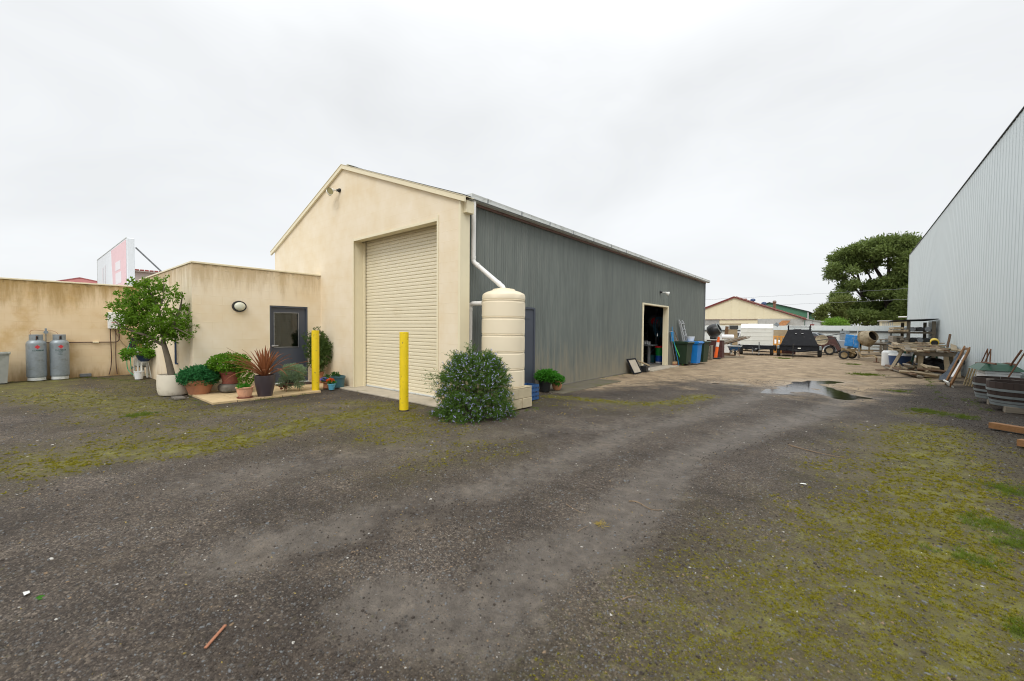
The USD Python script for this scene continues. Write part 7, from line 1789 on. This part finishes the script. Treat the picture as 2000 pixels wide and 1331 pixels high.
# moss cushions
def cushion(seed, n=34, L=.9, W=.34, upw=1.0):
    g = np.random.default_rng(seed)
    P = np.c_[g.normal(size=(n, 2)) * .55, np.zeros(n)]
    D = np.c_[g.normal(size=(n, 2)) * .7, g.uniform(.2, 1.0, n) * upw]
    return leaves(P, D, L, W, g, .2)
P = polar(190000, 1.3, 14)
ma_, mb_ = masks(P)
k = g4.uniform(0, 1, len(P)) < np.clip((ma_[:, 0] - .22) * 1.0, 0, .6) * (.35 + 1.1 * (nz(P, 6.0, 41, 3) > .5))
P = P[k]
if len(P) > 34000:
    P = P[g4.choice(len(P), 34000, replace=False)]
r = np.hypot(P[:, 0], P[:, 1])
s = g4.uniform(.004, .011, len(P)) * np.clip(r / 3, .7, 1.8)
scatter('moss_cushions', 'yellow-green moss creeping over the gravel', 'moss', [(cushion(i, 30, .9, .5, .5), 'moss_tuft') for i in range(3)], np.c_[P, ground_height(P) - .001], s[:, None], g4.integers(0, 3, len(P)))
# grass tufts
P = []
for x, y, sd in GRASS:
    n = int(400 * min(sd, .4) ** 2 * 8 / (1 + .05 * y))
    P.append(np.c_[g4.normal(size=n) * sd * .62 + x, g4.normal(size=n) * sd * .62 + y])
for a, b_, n in (((-11.2, 2.35), (-9.5, 2.3), 10), ((-5.8, 4.9), (-5.5, 4.6), 40), ((-17.1, -1), (-17.1, 1.2), 40), ((-17.1, 1.3), (-14.5, 2.3), 60), ((-5.9, 8.9), (-5.9, 14), 60), ((-4.66, 5.4), (-4.62, 6.4), 25), ((1.6, 12), (2.0, 19), 60), ((-9.4, 2.4), (-9.4, 4.2), 25), ((2.1, 12.0), (2.1, 13.9), 40)):
    t = g4.uniform(0, 1, (n, 1)); P.append(np.array(a) + (np.array(b_) - np.array(a)) * t + g4.normal(size=(n, 2)) * .06)
P = np.vstack(P); P = P[~((P[:, 0] < -17.2) | ((P[:, 0] < -11.3) & (P[:, 1] > 2.5)))]
s = g4.uniform(.018, .045, len(P)) * np.where(P[:, 1] > 18, 1.5, 1)
scatter('grass_tufts', 'short green grass and weeds in the gravel', 'grass', [(cushion(20 + i, 22, 1.0, .10, 1.6), 'grass_blade') for i in range(3)], np.c_[P, ground_height(P) - .002], s[:, None], g4.integers(0, 3, len(P)))
# leaf litter
P = np.vstack([polar(420, 1.5, 9), np.c_[g4.normal(size=160) * 1.3 - 13.0, g4.normal(size=160) * .55 + 1.1], np.c_[g4.normal(size=90) * .9 - 7.6, g4.normal(size=90) * .5 + 4.1], np.c_[g4.normal(size=120) * 1.2 - 3.8, g4.normal(size=120) * .9 + 7.0]])
P = P[~blocked(P)]
def flatleaf(seed):
    g = np.random.default_rng(seed)
    return leaves(np.zeros((1, 3)), np.array([[1.0, .2, .12]]), 1.0, .45, g, .1)
r = np.hypot(P[:, 0], P[:, 1])
scatter('fallen_leaves', 'scattered small yellow and brown fallen leaves and chips', 'fallen leaves', [(flatleaf(1), 'fallen_leaf'), (flatleaf(2), 'fallen_leaf')], np.c_[P, ground_height(P) + .004], (g4.uniform(.010, .026, len(P)) * np.clip(r / 5, .7, 1.8))[:, None], g4.integers(0, 2, len(P)))


def on_ground(x, y, dz=0.0):
    return np.array([x, y, ground_height(np.array([[x, y]]))[0] + dz])


mat('stick_red', (0.33, 0.135, 0.07), 0.7, 0.2, 30)
mat('twig', (0.20, 0.14, 0.085), 0.8, 0.3, 20)
single('wood_splinter', beam(on_ground(-2.303, .548, .008), on_ground(-2.395, .655, .012), .014, .007, .002), 'stick_red', 'reddish wood splinter lying in the near foreground', 'stick')
def twig(pts, r, label):
    p = spline([on_ground(x, y, .008 + dz) for x, y, dz in pts], 12)
    single('twig', tube(p, np.linspace(r, r * .4, 12), 6), 'twig', label, 'twig')
twig([(-1.50, 3.50, 0), (-1.40, 3.50, .01), (-1.30, 3.46, .0), (-1.20, 3.50, 0)], .006, 'longest curved pale twig lying on the grey wheel track')
twig([(-1.87, 3.04, 0), (-1.78, 2.99, .005), (-1.68, 2.99, 0)], .004, 'thin dark twig left of the tuft of dry straw')
twig([(-1.56, 2.70, 0), (-1.55, 2.76, .004), (-1.54, 2.83, 0)], .003, 'tiny twig just below the tuft of dry straw')
twig([(-0.95, 2.15, 0), (-0.93, 2.20, .003), (-0.90, 2.24, 0)], .004, 'short yellowish twig low on the right wheel track')
twig([(-0.6, 6.6, 0), (-0.3, 6.4, .004), (-0.0, 6.35, 0)], .008, 'straight brown twig on the track short of the puddle')
P = np.repeat([on_ground(-1.49, 2.93)], 40, 0) + np.c_[g4.normal(size=(40, 2)) * .02, np.zeros(40)]
single('dry_straw', leaves(P, np.c_[g4.normal(size=(40, 2)), g4.uniform(.1, .7, 40)], .07, .004, g4, .1), 'fallen_leaf', 'tuft of dry straw on the wheel track', 'straw', smooth=False)
for i, (x, y, lab) in enumerate([(-0.32, 4.97, 'white scrap of paper on the gravel of the right wheel track'), (-3.55, .02, 'single white chip beside a small green leaf at the lower left')]):
    p = on_ground(x, y, .006)
    single('white_chip', trimesh.convex.convex_hull([p + np.array(o) for o in ((-.03, -.012, 0), (.03, -.008, .004), (.02, .014, .006), (-.02, .012, .002), (0, 0, .010))]), 'lamp_white', lab, 'scrap')
p = on_ground(-3.46, .05, .004)
single('green_leaf', leaves(np.array([p, p + [.015, .01, 0]]), np.array([[.3, 1, .1], [1, .5, .1]]), .05, .022, g4, .1), 'leaf_bright', 'small fresh green leaf lying at the lower left beside the white chip', 'leaf', smooth=False)
